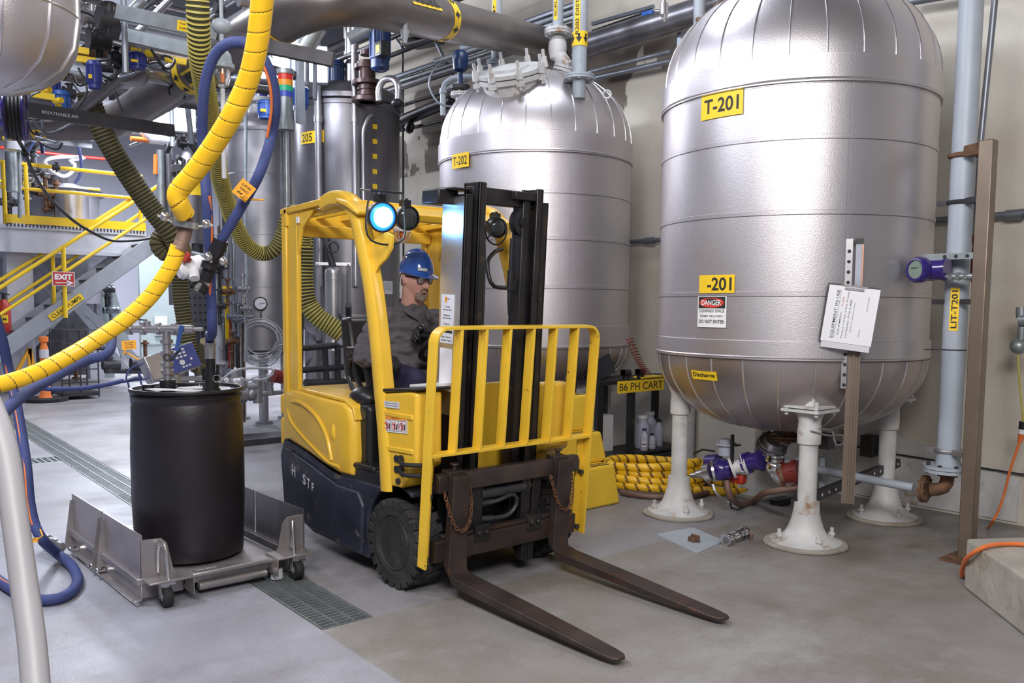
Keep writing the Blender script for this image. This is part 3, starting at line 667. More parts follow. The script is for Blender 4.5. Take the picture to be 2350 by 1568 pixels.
# tall grey vessel (left of T-205)
cx, cy, R = -9.85, 4.62, .43
V2 = thing('grey_vessel', 'tall grey stainless vessel with a coil of clear tubing hung on its front', 'vessel', (cx, cy, 0))
mb = MB(); mb.lathe([(R, .86), (R, 3.38), (R + .015, 3.385), (R + .015, 3.42)], (cx, cy, 0), n=64)
for z in (1.6, 2.2, 2.9): mb.lathe([(R, z), (R + .003, z + .003), (R, z + .006)], (cx, cy, 0), n=64)
obj('shell', mb, 'brushed_stainless', V2, sharp=25)
mb = MB(); mb.lathe([(R + .015, 3.42), (R + .01, 3.47), (.35, 3.58), (.2, 3.63), (.001, 3.66)], (cx, cy, 0), n=48); obj('lid', mb, 'jacket_metal', V2)
mb = MB(); mb.lathe([(.15, .80), (R - .02, .82), (R + .01, .85), (R + .01, .87)], (cx, cy, 0), n=48); obj('bottom', mb, 'dark_iron', V2)
for k in range(3):
    t = math.atan2(-cy, -cx) + k * 2 * PI / 3; mb = MB(); p = (cx + .3 * math.cos(t), cy + .3 * math.sin(t)); mb.cyl((p[0], p[1], 0), (p[0], p[1], .86), .055, n=14); mb.cyl((p[0], p[1], 0), (p[0], p[1], .03), .1); obj('leg', mb, 'stainless', V2)
mb = MB(); p = V((cx, cy, 3.62)); mb.cyl(p, p + V((0, 0, .16)), .16, n=24); mb.cyl(p + V((0, 0, .14)), p + V((0, 0, .19)), .22, n=24); mb.bolts(p + V((0, 0, .17)), .19, 10, .014, .12); obj('agitator_flange', mb, 'white_paint', V2)
mb = MB(); mb.cyl(p + V((0, 0, .19)), p + V((0, 0, .45)), .10); mb.cyl(p + V((.0, .0, .3)), p + V((.1, -.25, .5)), .05); obj('gearbox', mb, 'actuator_blue', V2)
# gauge and tubing coil
a_, z_ = hit(cx, cy, R + .03, 598, 697); c = V((cx + (R + .05) * math.cos(a_), cy + (R + .05) * math.sin(a_), z_)); n = V((math.cos(a_), math.sin(a_), 0))
T = thing('pressure_gauge', 'round black-rimmed pressure gauge above the coil of clear tubing', 'gauge', c)
obj('case', MB().cyl(c - n * .03, c + n * .02, .078, n=28), 'black_plastic', T); obj('dial', MB().cyl(c + n * .018, c + n * .022, .064, n=28), 'paper', T)
s = V((-n.y, n.x, 0)); obj('needle', MB().bar(c + n * .024 - s * .02 - V((0, 0, .005)), c + n * .024 + s * .05 + V((0, 0, .012)), .006, .004), 'ink', T)
obj('stem', MB().poly([c - n * .02 - V((0, 0, .07)), c - n * .02 - V((0, 0, .15)), c - n * .04 - V((0, 0, .22))], .012), 'conduit', T)
cc = c + V((0, 0, -.43)) ; mb = MB(); P = []
for i in range(9 * 24):
    t = 2 * PI * i / 24; k = i // 24; r = .21 + .035 * math.sin(k * 1.7) + .008 * math.sin(t * 3 + k); zz = .03 * math.sin(k * 2.3) - .0
    P.append(cc + s * math.cos(t) * r * 1.02 + V((0, 0, math.sin(t) * r * 1.05 + zz + (.21 - r) * .5)) + n * (.03 + .010 * k * .5))
P += [cc + s * .26 + n * .08 + V((0, 0, -.2)), cc + s * .16 + n * .1 + V((0, 0, -.45)), cc + s * .0 + n * .12 + V((0, 0, -.62)), cc - s * .2 + n * .12 + V((0, 0, -.58)), cc - s * .1 + n * .16 + V((0, 0, -.42)), cc + s * .2 + n * .2 + V((0, 0, -.38))]
mb.tube(P, .0075, 6, step=.03); solo('tubing_coil', mb, 'clear_tube', 'big coil of clear plastic tubing hung on the grey vessel', 'tubing')
# stack of pipes between vessel and T-205
for i, (px, r) in enumerate(((655, .035), (668, .045))):
    p = onY(px, 860, 4.75); pipe_run('riser_pipe', [(p.x, p.y, 0), (p.x, p.y, 3.3 + .2 * i)], r, 'stainless', 'vertical steel riser squeezed between the grey vessel and the dark tank', group='risers between vessel and dark tank', n=12)
# small filter housing in a bracket, seen through the forklift frame
c = onY(765, 650, 4.35); T = thing('filter_housing', 'upright stainless filter cylinder in a square bracket seen through the forklift cab', 'filter', (c.x, c.y, .9))
mb = MB(); zt = onY(765, 615, 4.35).z; zb = 1.05; mb.cyl((c.x, c.y, zb), (c.x, c.y, zt - .05), .085, n=22); mb.lathe([(.085, 0), (.08, .03), (.05, .055), (.001, .06)], (c.x, c.y, zt - .05), n=22); mb.lathe([(.088, 0), (.09, .006), (.088, .012)], (c.x, c.y, zt - .12), n=22); obj('housing', mb, 'stainless', T)
n = (EYE - c); n.z = 0; n.normalize(); s = V((-n.y, n.x, 0)); q = V((c.x, c.y, 0)) - n * .02
mb = MB()
for k in (-1, 1): mb.bar(q + s * k * .15 + V((0, 0, zb)), q + s * k * .15 + V((0, 0, zt + .04)), .035, .03, up=(1, 0, 0))
mb.bar(q - s * .17 + V((0, 0, zt + .04)), q + s * .17 + V((0, 0, zt + .04)), .03, .03); obj('bracket', mb, 'stainless', T)
mb = MB(); q = V((c.x, c.y, 0)); mb.cyl(q + V((0, 0, 0)), q + V((0, 0, .95)), .105, n=20); mb.cyl(q + V((0, 0, .95)), q + V((0, 0, 1.06)), .105, .085, n=20); obj('stand_pipe', mb, 'stainless', T)
p = V((c.x, c.y, zt)); mb = MB(); mb.cyl(p, p - s * .06 + V((0, 0, .22)), .035); mb.cyl(p - s * .06 + V((0, 0, .22)), p - s * .07 + V((0, 0, .42)), .042); mb.cyl(p - s * .07 + V((0, 0, .30)), p - s * .28 + V((0, 0, .36)), .03); mb.torus(p + n * .06 + V((0, 0, .2)), .05, .01, axis=n); obj('valve', mb, 'dark_iron', T)
# ================================================================ forklift (faces +x), near side at y = 2.33
FK = thing('forklift', 'yellow three-wheel forklift truck with raised blue spotlight and empty forks', 'forklift', (-4.0, 2.85, 0))
YN, YF, YC = 2.33, 3.38, 2.855
def tiltM(deg, px, pz): return Matrix.Translation((px, 0, pz)) @ Matrix.Rotation(math.radians(deg), 4, 'Y') @ Matrix.Translation((-px, 0, -pz))
# lower chassis, dark: body with wheel arch
arch = [(-3.545 + .262 * math.cos(t), .24 + .262 * math.sin(t)) for t in [math.radians(a) for a in range(60, 206, 8)]]
out = [(-4.76, .20), (-4.80, .50), (-4.74, .615), (-4.66, .60), (-4.42, .545), (-4.25, .500), (-4.08, .478), (-3.98, .486), (-3.70, .485), (-3.41, .500)] + arch + [(-3.80, .085), (-4.40, .105)]
mb = MB(); mb.prism(out, 'xz', YN + .02, YF - .02); obj('chassis', mb, 'scuffed_navy', FK, bevel=.018, seg=3)
for y0, y1 in ((YN, YN + .03), (YF - .03, YF)):
    mb = MB(); mb.prism([(-4.70, .22), (-4.72, .56), (-4.42, .50), (-4.1, .43), (-3.88, .43), (-3.83, .36), (-3.845, .10), (-4.40, .13)], 'xz', y0, y1)
    obj('side_panel', mb, 'scuffed_navy', FK, bevel=.012, seg=2)
fn = flat((0, 0, 0), (1, 0, 0), (0, 0, 1))
mb = MB()
for s_, x, z, w_, h_ in (('H', -4.585, .437, .045, .062), ('S', -4.455, .405, .036, .06), ('T', -4.405, .39, .034, .058), ('F', -4.355, .378, .026, .045)):
    text_mb(s_, w_, h_, (lambda x, z: lambda a, b, o: V((x + a, YN - .0015, z + b - .2 * a)))(x, z), .03, mb=mb)
obj('worn_lettering', mb, 'paper_grey', FK)
mb = MB(); mb.box(-4.10, -3.70, YN + .03, YF - .03, .45, .56); mb.box(-4.0, -3.75, YN + .02, YN + .2, .545, .575); obj('step_floor', mb, 'black_plastic', FK, bevel=.01)
# rear hood / battery cover : rounded yellow body
def hood(y0, y1, ins, mb):
    pr = [(-4.735, .60), (-4.745, .86), (-4.70, .905), (-4.60, .915), (-4.30, .900), (-4.02, .885), (-3.965, .86), (-3.94, .80), (-3.93, .62), (-3.945, .50), (-4.07, .492), (-4.25, .515), (-4.42, .555), (-4.66, .612)]
    return pr
pr = hood(0, 0, 0, None)
mb = MB()
n = len(pr); ys = [(YN + .0, .05), (YN + .008, .02), (YN + .035, 0), (YF - .035, 0), (YF - .008, .02), (YF, .05)]
cxp = sum(p[0] for p in pr) / n; czp = .70
vs = []
for y, ins in ys:
    for x, z in pr:
        dx, dz = x - cxp, z - czp; L = math.hypot(dx, dz); k = (L - ins) / L; vs.append((cxp + dx * k, y, czp + dz * k))
fs = [tuple(range(n)), tuple((len(ys) - 1) * n + i for i in range(n - 1, -1, -1))]
for j in range(len(ys) - 1):
    for i in range(n): fs.append((j * n + i, (j + 1) * n + i, (j + 1) * n + (i + 1) % n, j * n + (i + 1) % n))
mb.add(vs, fs); HD = obj('battery_cover', mb, 'forklift_yellow', FK, bevel=.012, seg=2)
# raised top lid and sculpted side rib
mb = MB(); mb.prism([(-4.66, .905), (-4.60, .925), (-4.30, .915), (-4.03, .902), (-3.95, .868), (-3.925, .80), (-3.935, .795), (-3.965, .85), (-4.04, .883), (-4.3, .895), (-4.6, .905)], 'xz', YN + .02, YF - .02); obj('hood_lid', mb, 'forklift_yellow', HD, bevel=.01)
mb = MB(); mb.tube([(-4.60, YN + .004, .84), (-4.50, YN - .002, .845), (-4.36, YN - .002, .81), (-4.25, YN - .002, .75), (-4.18, YN - .002, .67), (-4.14, YN, .56)], .012, 8)
mb.tube([(-4.66, YN + .008, .80), (-4.62, YN, .73), (-4.50, YN, .665), (-4.34, YN, .60), (-4.18, YN, .545), (-4.06, YN, .535)], .009, 8)
mb.sphere((-4.12, YN + .03, .715), .05, (.55, .9, 1.3)); obj('side_rib', mb, 'forklift_yellow', HD)
mb = MB(); mb.box(-4.80, -4.735, YN + .02, YN + .12, .56, .73); mb.box(-4.80, -4.735, YN + .02, YN + .12, .74, .87); obj('rear_bumper_pad', mb, 'forklift_yellow', FK, bevel=.02)
# overhead guard
def rect_post(mb, y, s):   # rear post
    mb.bar((-4.69, y, .84), (-4.69, y, 1.955), .055, .05, up=(0, 1, 0)); mb.bar((-4.60, y, .84), (-4.60, y, 1.95), .11, .03, up=(0, 1, 0))
    mb.prism([(-4.66, 1.93), (-4.35, 1.93), (-4.50, 1.83), (-4.545, 1.68), (-4.60, 1.60), (-4.66, 1.6)], 'xz', y - .012, y + .012)
for y in (YN + .03, YF - .03): mb = MB(); rect_post(mb, y, 0); obj('rear_post', mb, 'forklift_yellow', FK, bevel=.008)
front = [(-4.26, 1.945), (-4.18, 1.965), (-4.09, 1.962), (-3.99, 1.93), (-3.92, 1.86), (-3.875, 1.75), (-3.80, 1.55), (-3.74, 1.30), (-3.69, 1.0), (-3.65, .75), (-3.625, .475)]
def guardpost(y):
    mb = MB(); P = catmull([V((x, y, z)) for x, z in front], .05); P = resample(P, .05)
    wds = lambda i: .085 + .02 * i / len(P)
    vs = []; fs = []
    for i, p in enumerate(P):
        t = (P[min(i + 1, len(P) - 1)] - P[max(i - 1, 0)]).normalized(); nn = V((t.z, 0, -t.x)) * -1; w_ = wds(i) / 2
        for a in range(12):
            th = 2 * PI * a / 12; ca, sa = math.cos(th), math.sin(th); ca = math.copysign(abs(ca) ** .6, ca); sa = math.copysign(abs(sa) ** .6, sa)
            vs.append(p + nn * w_ * ca + V((0, .045 * sa, 0)))
        if i:
            for a in range(12): fs.append(((i - 1) * 12 + a, i * 12 + a, i * 12 + (a + 1) % 12, (i - 1) * 12 + (a + 1) % 12))
    fs += [tuple(range(12)), tuple((len(P) - 1) * 12 + a for a in range(11, -1, -1))]
    mb.add(vs, fs); return mb
for y in (YN + .045, YF - .045): obj('front_post', guardpost(y), 'forklift_yellow', FK)
for y in (YN + .045, YF - .045):
    mb = MB(); mb.prism([(-3.80, 1.72), (-3.76, 1.56), (-3.72, 1.60), (-3.66, 1.63), (-3.61, 1.68), (-3.60, 1.74), (-3.66, 1.76)], 'xz', y - .006, y + .006); obj('gusset', mb, 'forklift_yellow', FK)
for y in (YN + .03, YF - .03):
    mb = MB(); mb.bar((-4.72, y, 1.935), (-4.24, y, 1.955), .06, .035); mb.bar((-4.66, y + (.03 if y < 3 else -.03), 1.90), (-4.05, y + (.03 if y < 3 else -.03), 1.92), .03, .035)
    obj('guard_side_rail', mb, 'forklift_yellow', FK, bevel=.006)
mb = MB(); mb.bar((-4.66, YN, 1.90), (-4.66, YF, 1.90), .035, .10); mb.bar((-4.62, YN + .05, 1.83), (-4.62, YF - .05, 1.83), .02, .07); obj('rear_crossbar', mb, 'forklift_yellow', FK, bevel=.006)
mb = MB(); mb.bar((-4.00, YN + .05, 1.93), (-4.00, YF - .05, 1.93), .16, .025); mb.prism([(-3.92, 1.93), (-3.78, 1.875), (-3.80, 1.84), (-3.93, 1.85)], 'xz', YN + .06, YF - .06); obj('front_crossbar', mb, 'forklift_yellow', FK, bevel=.006)
mb = MB(); mb.prism([(-4.05, 1.96), (-3.93, 1.935), (-3.82, 1.87), (-3.84, 1.85), (-3.95, 1.90), (-4.05, 1.93)], 'xz', YN - .02, YN + .14); obj('guard_shroud', mb, 'forklift_yellow', FK, bevel=.012)
for k in range(5):
    y = YN + .20 + k * .165; mb = MB(); mb.bar((-4.66, y, 1.92), (-4.02, y, 1.93), .022, .035); obj('roof_bar', mb, 'forklift_yellow', FK)
mb = MB(); mb.bar((-4.52, YN + .01, 1.895), (-4.52, YN + .01, 1.86), .03, .008, up=(0, 1, 0)); obj('bracket_tab', mb, 'paper', FK)
# seat, control pod, arm support
mb = MB(); mb.box(-4.36, -3.96, 2.60, 3.08, .78, .89); obj('seat_cushion', mb, 'black_plastic', FK, bevel=.04, seg=3)
mb = MB(); mb.hexa([V(p) for p in ((-4.48, 2.60, .95), (-4.34, 2.60, .95), (-4.34, 3.08, .95), (-4.48, 3.08, .95), (-4.60, 2.64, 1.33), (-4.49, 2.64, 1.33), (-4.49, 3.04, 1.33), (-4.60, 3.04, 1.33))]); obj('seat_back', mb, 'black_plastic', FK, bevel=.035, seg=3)
mb = MB(); mb.sphere((-4.02, YN + .14, .90), .1, (1.1, .8, .65)); mb.box(-4.03, -3.86, YN + .06, YN + .26, .53, .88); obj('control_pod', mb, 'black_plastic', FK, bevel=.03, seg=3)
mb = MB(); mb.tube([onY(835, 820, 2.55), onY(842, 860, 2.52), onY(850, 900, 2.48)], .016, 8); mb.tube([onY(812, 820, 2.55), onY(820, 870, 2.52), onY(838, 905, 2.48)], .014, 8); mb.sphere(onY(812, 815, 2.55), .03); mb.tube([onY(805, 825, 2.6), onY(800, 860, 2.6), onY(812, 905, 2.55)], .012, 8)
obj('armrest_arm', mb, 'black_plastic', FK)
p = onY(840, 808, 2.57); mb = MB(); mb.bar(p + V((-.16, 0, 0)), p + V((.17, 0, .01)), .08, .05); mb.cyl(p + V((.16, -.01, .03)), p + V((.2, -.01, .03)), .028); mb.cyl(p + V((.12, 0, .02)), p + V((.12, 0, .07)), .014); obj('armrest', mb, 'black_plastic', FK, bevel=.012)
# front cowl: near-side and far-side yellow panels plus dash
cowl = [(-3.655, .50), (-3.625, .50), (-3.47, .515), (-3.45, .56), (-3.43, .595), (-3.30, .62), (-3.26, .66), (-3.26, .99), (-3.33, 1.0), (-3.68, .965)]
cw = [(-3.68, .50), (-3.50, .505), (-3.47, .55), (-3.43, .60), (-3.36, .63), (-3.36, .99), (-3.42, .995), (-3.68, .965)]
mb = MB(); mb.prism(cw, 'xz', YN + .015, YN + .17); C1 = obj('front_cowl', mb, 'forklift_yellow', FK, bevel=.02, seg=3)
mb = MB(); mb.prism(cw, 'xz', YF - .22, YF - .015); obj('front_cowl', mb, 'forklift_yellow', FK, bevel=.02, seg=3)
mb = MB(); mb.box(-3.62, -3.55, YN + .15, YF - .2, .50, .99); obj('dash_panel', mb, 'forklift_yellow', FK)
mb = MB(); mb.prism([(-3.66, .88), (-3.39, .88), (-3.39, .855), (-3.66, .855)], 'xz', YN + .008, YN + .02); obj('cowl_rib', mb, 'forklift_yellow', C1, bevel=.005)
mb = MB(); mb.prism([(-3.655, .705), (-3.39, .715), (-3.39, .69), (-3.655, .68)], 'xz', YN + .008, YN + .02); obj('cowl_rib', mb, 'forklift_yellow', C1, bevel=.005)
mb = MB(); mb.prism([(-3.70, .965), (-3.40, .995), (-3.34, 1.0), (-3.34, 1.012), (-3.70, .985)], 'xz', YN + .01, YN + .20); obj('cowl_cap', mb, 'black_plastic', FK, bevel=.006)
mb = MB(); mb.bar((-3.60, YN + .20, 1.0), (-3.36, YN + .20, 1.02), .12, .012); obj('clipboard_tray', mb, 'paper', FK)
yy = YN + .0125; fs_ = lambda x, z, sl=.0: (lambda a, b, o: V((x + a, yy - o, z + b + sl * a)))
decal('data_plate', FK, fs_(-3.57, .915, .03), .135, .032, [('-----------', 0, .007, .11, .002), ('----------------', 0, -.004, .11, .002)], 'paper_grey')
wl = decal('warning_label', FK, fs_(-3.535, .822, .06), .20, .082, [('#box', 0, .030, .192, .016, 'orange_ink'), ('WARNING', 0, .030, .07, .009, 'ink')] + [('#box', -.066 + .066 * i, -.008, .060, .052, 'ink') for i in range(3)] + [], 'paper')
for i in range(3):
    f = fs_(-3.535, .822, .06); q = lambda a, b: f(a, b, .0045); x0 = -.066 + .066 * i
    mb = MB(); mb.grid((lambda x0: lambda u, v: q(x0 - .028 + .056 * u, -.032 + .048 * v))(x0), 2, 1); pl = obj('pictogram', mb, 'paper', wl)
    f = fs_(-3.535, .822, .06); mb = MB(); P = [f(x0 - .006 + .018 * math.cos(t * PI / 8), -.008 + .018 * math.sin(t * PI / 8), .006) for t in range(16)]; mb.tube(P, .0016, 6, closed=True, smooth=False); mb.cyl(f(x0 - .018, .004, .006), f(x0 + .006, -.02, .006), .0016, n=6); o = obj('prohibition_ring', mb, 'red_ink', wl)
    mb = MB(); g = lambda a, b, o=.0055: f(x0 + a, -.008 + b, o); mb.add([g(-.012, .008), g(-.002, .012), g(.004, .002), g(.0, -.016), g(-.008, -.014)], [(4, 3, 2, 1, 0)]); mb.add([g(.012, -.018), g(.022, -.018), g(.024, .01), g(.018, .014)], [(3, 2, 1, 0)][::-1]); obj('figure', mb, 'ink', wl)
mb = MB()
for x, z in ((-3.53, .652), (-3.53, .60)): mb.cyl((x, yy - .004, z), (x, yy + .01, z), .018, n=20)
for x, z in ((-3.485, .655), (-3.485, .605)):
    mb.cyl((x, yy - .012, z), (x, yy + .01, z), .021, n=20); mb.tube([(x, yy - .01, z), (x + .05, yy - .03, z - .012), (x + .10, yy - .03, z - .01), (x + .16, yy + .03, z - .01)], .011, 8)
obj('hose_ports', mb, 'black_rubber', FK)
obj('cowl_bolt', MB().cyl((-3.51, yy - .01, .545), (-3.51, yy + .01, .545), .016, n=6), 'dark_iron', FK)
# steering column and wheel
p = V((-3.86, 2.88, 1.19)); axw = V((-.62, -.1, .78)).normalized()
mb = MB(); mb.cyl(p - axw * .42, p - axw * .02, .035); mb.cyl(p - axw * .16, p - axw * .08, .06); obj('steering_column', mb, 'black_plastic', FK)
mb = MB(); mb.torus(p, .145, .017, axis=axw, n=36, k=10); mb.cyl(p - axw * .02, p + axw * .012, .045)
u = axw.orthogonal().normalized(); w2 = axw.cross(u)
for k in range(3): t = k * 2.094 + .4; mb.bar(p, p + (u * math.cos(t) + w2 * math.sin(t)) * .14, .03, .012, up=axw)
SW = obj('steering_wheel', mb, 'black_plastic', FK)
obj('spinner_knob', MB().sphere(p + V((-.085, -.10, .085)), .022), 'black_plastic', SW)
# wheels
def wheel(c, R, wd, s):
    c = V(c); mb = MB(); a = V((0, 1, 0))
    mb.lathe([(R * .60, -wd / 2 + .01), (R * .66, -wd / 2), (R * .90, -wd / 2 + .004), (R * .97, -wd / 2 + .022), (R * .985, -wd / 2 + .04), (R * .985, wd / 2 - .04), (R * .97, wd / 2 - .022), (R * .9, wd / 2 - .004), (R * .66, wd / 2), (R * .60, wd / 2 - .01)], c, axis=a, n=64)
    for k in range(22):
        t = 2 * PI * k / 22
        for side in (-1, 1):
            tt = t + (PI / 22 if side > 0 else 0); d = V((math.cos(tt), 0, math.sin(tt))); tg = V((-math.sin(tt), 0, math.cos(tt)))
            cc = c + d * (R * .955) + a * side * wd * .25
            q = []
            for dz in (-.03, .012):
                for sa, sb in ((-1, -1), (1, -1), (1, 1), (-1, 1)):
                    q.append(cc + tg * sa * R * .095 + a * (sb * wd * .245) + tg * side * sb * .012 + d * dz)
            mb.hexa(q)
    T = obj('front_tyre', mb, 'tyre_rubber', FK, bevel=.004)
    mb = MB(); e = -1
    mb.lathe([(R * .60, -wd / 2 + .012), (R * .585, -wd / 2 + .004), (R * .54, -wd / 2 + .012), (R * .50, -wd / 2 + .05), (R * .30, -wd / 2 + .055), (R * .28, -wd / 2 + .03), (R * .14, -wd / 2 + .025), (.001, -wd / 2 + .02)], c, axis=a, n=40)
    mb.lathe([(R * .60, wd / 2 - .012), (R * .5, wd / 2 - .05), (.001, wd / 2 - .05)], c, axis=a, n=40)
    mb.bolts(c - a * (wd / 2 - .045), R * .40, 6, .011, .03, a)
    obj('rim', mb, 'dark_iron', T); return T
wheel((-3.555, YN + .085, .222), .222, .165, -1); wheel((-3.555, YF - .085, .222), .222, .165, 1)
mb = MB(); c = V((-4.50, YC, .19)); mb.lathe([(.1, -.09), (.18, -.09), (.19, -.06), (.19, .06), (.18, .09), (.1, .09)], c, axis=(0, 1, 0), n=40); mb.cyl(c - V((0, .08, 0)), c + V((0, .08, 0)), .1); obj('rear_wheel', mb, 'tyre_rubber', FK)
mb = MB(); mb.cyl((-3.555, YN + .1, .222), (-3.555, YF - .1, .222), .07); mb.box(-3.68, -3.44, YN + .2, YF - .2, .12, .45); obj('axle', mb, 'black_iron', FK)
# mast, tilted forward
TM = tiltM(3.2, -3.42, .25)
def mobj(name, fnc, mt, parent=None, bevel=.004, **k):
    mb = MB(TM); fnc(mb); return obj(name, mb, mt, parent or FK, bevel=bevel, **k)
def channel(mb, x0, x1, yw, yo, z0, z1, t=.016):   # web at yw, flanges toward yo
    s = 1 if yo > yw else -1
    mb.box(x0, x1, min(yw, yw + s * t), max(yw, yw + s * t), z0, z1)
    mb.box(x0, x0 + t, min(yw, yo), max(yw, yo), z0, z1); mb.box(x1 - t, x1, min(yw, yo), max(yw, yo), z0, z1)
ML, MR = 2.575, 3.115
MAST_T = 1.985
mobj('outer_mast_channel', lambda m: (channel(m, -3.55, -3.375, ML, ML + .045, .12, MAST_T - .05)), 'mast_steel')
mobj('outer_mast_channel', lambda m: (channel(m, -3.55, -3.375, MR, MR - .045, .12, MAST_T - .05)), 'mast_steel')
mobj('inner_mast_channel', lambda m: (channel(m, -3.475, -3.35, ML + .062, ML + .105, .14, MAST_T + .012)), 'mast_steel')
mobj('inner_mast_channel', lambda m: (channel(m, -3.475, -3.35, MR - .062, MR - .105, .14, MAST_T + .012), m.box(-3.46, -3.38, MR - .17, MR - .12, .14, MAST_T - .02)), 'mast_steel')
mobj('mast_crosshead', lambda m: (m.box(-3.46, -3.40, ML + .06, MR - .06, MAST_T - .085, MAST_T - .005), m.box(-3.40, -3.36, ML + .30, MR - .10, MAST_T - .05, MAST_T - .01)), 'mast_steel')
for z_ in (.30,): mobj('mast_tie', lambda m: m.box(-3.50, -3.47, ML, MR, z_, z_ + .08), 'mast_steel')
mobj('mast_roller', lambda m: (m.cyl((-3.43, ML + .005, MAST_T - .09), (-3.43, ML + .05, MAST_T - .09), .04, n=24)), 'polished_steel')
mobj('mast_roller', lambda m: (m.cyl((-3.43, MR - .05, MAST_T - .09), (-3.43, MR - .005, MAST_T - .09), .04, n=24)), 'polished_steel')
mobj('mast_top_bracket', lambda m: (m.box(-3.60, -3.46, ML - .10, ML + .02, MAST_T - .10, MAST_T - .03), m.box(-3.56, -3.40, ML - .06, ML + .05, MAST_T - .035, MAST_T - .02)), 'mast_steel', bevel=.015)
# silver mast cover plate with the dealer sticker
mobj('mast_side_plate', lambda m: m.box(-3.553, -3.385, ML - .003, ML - .0005, .86, MAST_T - .06), 'polished_steel', bevel=0)
fM = lambda x, z: (lambda a, b, o: TM @ V((x + a, ML - .0045 - o, z + b)))
decal('dealer_sticker', FK, fM(-3.482, 1.335), .105, .24, [('#box', -.012, .095, .016, .028, 'orange_ink')] + [(t, 0, z, w_, h_) for t, z, w_, h_ in (('-- --', .098, .03, .004), ('T ooo', .06, .045, .008), ('000-000-0000', .045, .07, .006), ('Madisin', .018, .05, .008), ('000-000-0000', .004, .07, .006), ('Canton', -.024, .05, .008), ('000-000-0000', -.038, .07, .006), ('Sales - Service', -.088, .08, .008), ('Rental - Parts', -.105, .08, .008))] + [('#box', 0, -.062, .095, .012, 'ink')], 'paper_grey')
mobj('mast_notice_sheet', lambda m: m.box(-3.53, -3.43, ML - .007, ML - .0045, .98, 1.19), 'paper', bevel=0)
# chains, sheave, cylinder, hoses
def sheave(m):
    m.lathe([(.03, -.02), (.056, -.02), (.062, -.016), (.05, -.008), (.05, .008), (.062, .016), (.056, .02), (.03, .02)], (-3.40, YC + .08, MAST_T - .16), axis=(1, .25, 0), n=28); m.cyl((-3.43, YC + .07, MAST_T - .16), (-3.37, YC + .085, MAST_T - .16), .02)
mobj('chain_sheave', sheave, 'black_iron', bevel=0)
def chain(m):
    z = .45
    while z < MAST_T - .13:
        m.box(-3.405, -3.385, YC + .125, YC + .15, z, z + .013); m.box(-3.41, -3.38, YC + .130, YC + .145, z + .013, z + .02); z += .020
mobj('lift_chain', chain, 'black_iron', bevel=0)
mobj('lift_cylinder', lambda m: (m.cyl((-3.47, YC - .17, .3), (-3.47, YC - .17, 1.4), .022), m.cyl((-3.47, YC - .17, 1.4), (-3.47, YC - .17, MAST_T - .08), .013)), 'polished_steel', bevel=0)
mobj('lift_cylinder', lambda m: (m.cyl((-3.44, YC + .175, .25), (-3.44, YC + .175, 1.75), .03)), 'black_iron', bevel=0)
for dy in (.0, .03): mobj('hydraulic_hose', lambda m: m.tube([(-3.42, YC - .13 + dy * .5, .3), (-3.42, YC - .13 + dy * .5, 1.5), (-3.42, YC - .15 + dy * .4, 1.8), (-3.43, YC - .165 + dy * .3, MAST_T - .1)], .009, 8), 'hose_black', bevel=0)
mobj('chain_anchor', lambda m: (m.cyl((-3.41, YC + .05, MAST_T - .56), (-3.41, YC + .05, MAST_T - .24), .011), m.cyl((-3.41, YC + .05, MAST_T - .50), (-3.41, YC + .05, MAST_T - .40), .017), m.box(-3.42, -3.395, YC + .04, YC + .13, MAST_T - .50, MAST_T - .45), m.cyl((-3.41, YC + .05, MAST_T - .56), (-3.41, YC + .05, MAST_T - .63), .010, .004)), 'black_iron', bevel=0)
# carriage, backrest and forks, tilted a little more
TM = tiltM(4.8, -3.27, .12)
cx0 = -3.34
mobj('carriage_bar', lambda m: (m.prism([(cx0, .515), (cx0 + .05, .515), (cx0 + .05, .575), (cx0 + .035, .60), (cx0, .60)], 'xz', 2.40, 3.34)), 'fork_steel', bevel=.003)
mobj('carriage_bar', lambda m: (m.box(cx0, cx0 + .05, 2.40, 3.34, .17, .275), m.box(cx0 + .0, cx0 + .035, 2.45, 3.3, .275, .295)), 'fork_steel', bevel=.004)
mobj('carriage_plate', lambda m: (m.box(cx0 - .02, cx0 + .02, 2.62, 2.70, .27, .52), m.box(cx0 - .02, cx0 + .02, 2.96, 3.02, .27, .52), m.box(cx0 - .02, cx0 + .02, 3.035, 3.09, .27, .53), m.box(cx0 - .03, cx0, 2.45, 3.25, .49, .53)), 'mast_steel')
def yoke(y): return lambda m: (m.box(cx0, cx0 + .058, y - .045, y + .045, .235, .32), m.cyl((cx0 + .05, y - .022, .28), (cx0 + .07, y - .022, .28), .016, n=6), m.cyl((cx0 + .05, y + .022, .28), (cx0 + .07, y + .022, .28), .016, n=6))
mobj('hook_clamp', yoke(2.68), 'mast_steel', bevel=.004); mobj('hook_clamp', yoke(3.03), 'mast_steel', bevel=.004)
mobj('sideshift_cylinder', lambda m: (m.cyl((cx0 + .0, 2.69, .465), (cx0 + .0, 2.98, .465), .030, n=20), m.cyl((cx0, 2.60, .465), (cx0, 3.05, .465), .012)), 'dark_iron', bevel=0)
mobj('sideshift_hose', lambda m: (m.tube([(cx0 + .0, 2.70, .41), (cx0 + .02, 2.80, .42), (cx0 + .02, 2.90, .44), (cx0 + .02, 2.93, .39), (cx0 + .02, 2.88, .335), (cx0 + .02, 2.78, .33), (cx0, 2.72, .335), (cx0, 2.705, .29)], .011, 8), m.cyl((cx0, 2.69, .41), (cx0, 2.77, .415), .016), m.cyl((cx0 + .01, 2.70, .335), (cx0 + .015, 2.77, .33), .015)), 'dark_iron', bevel=0)
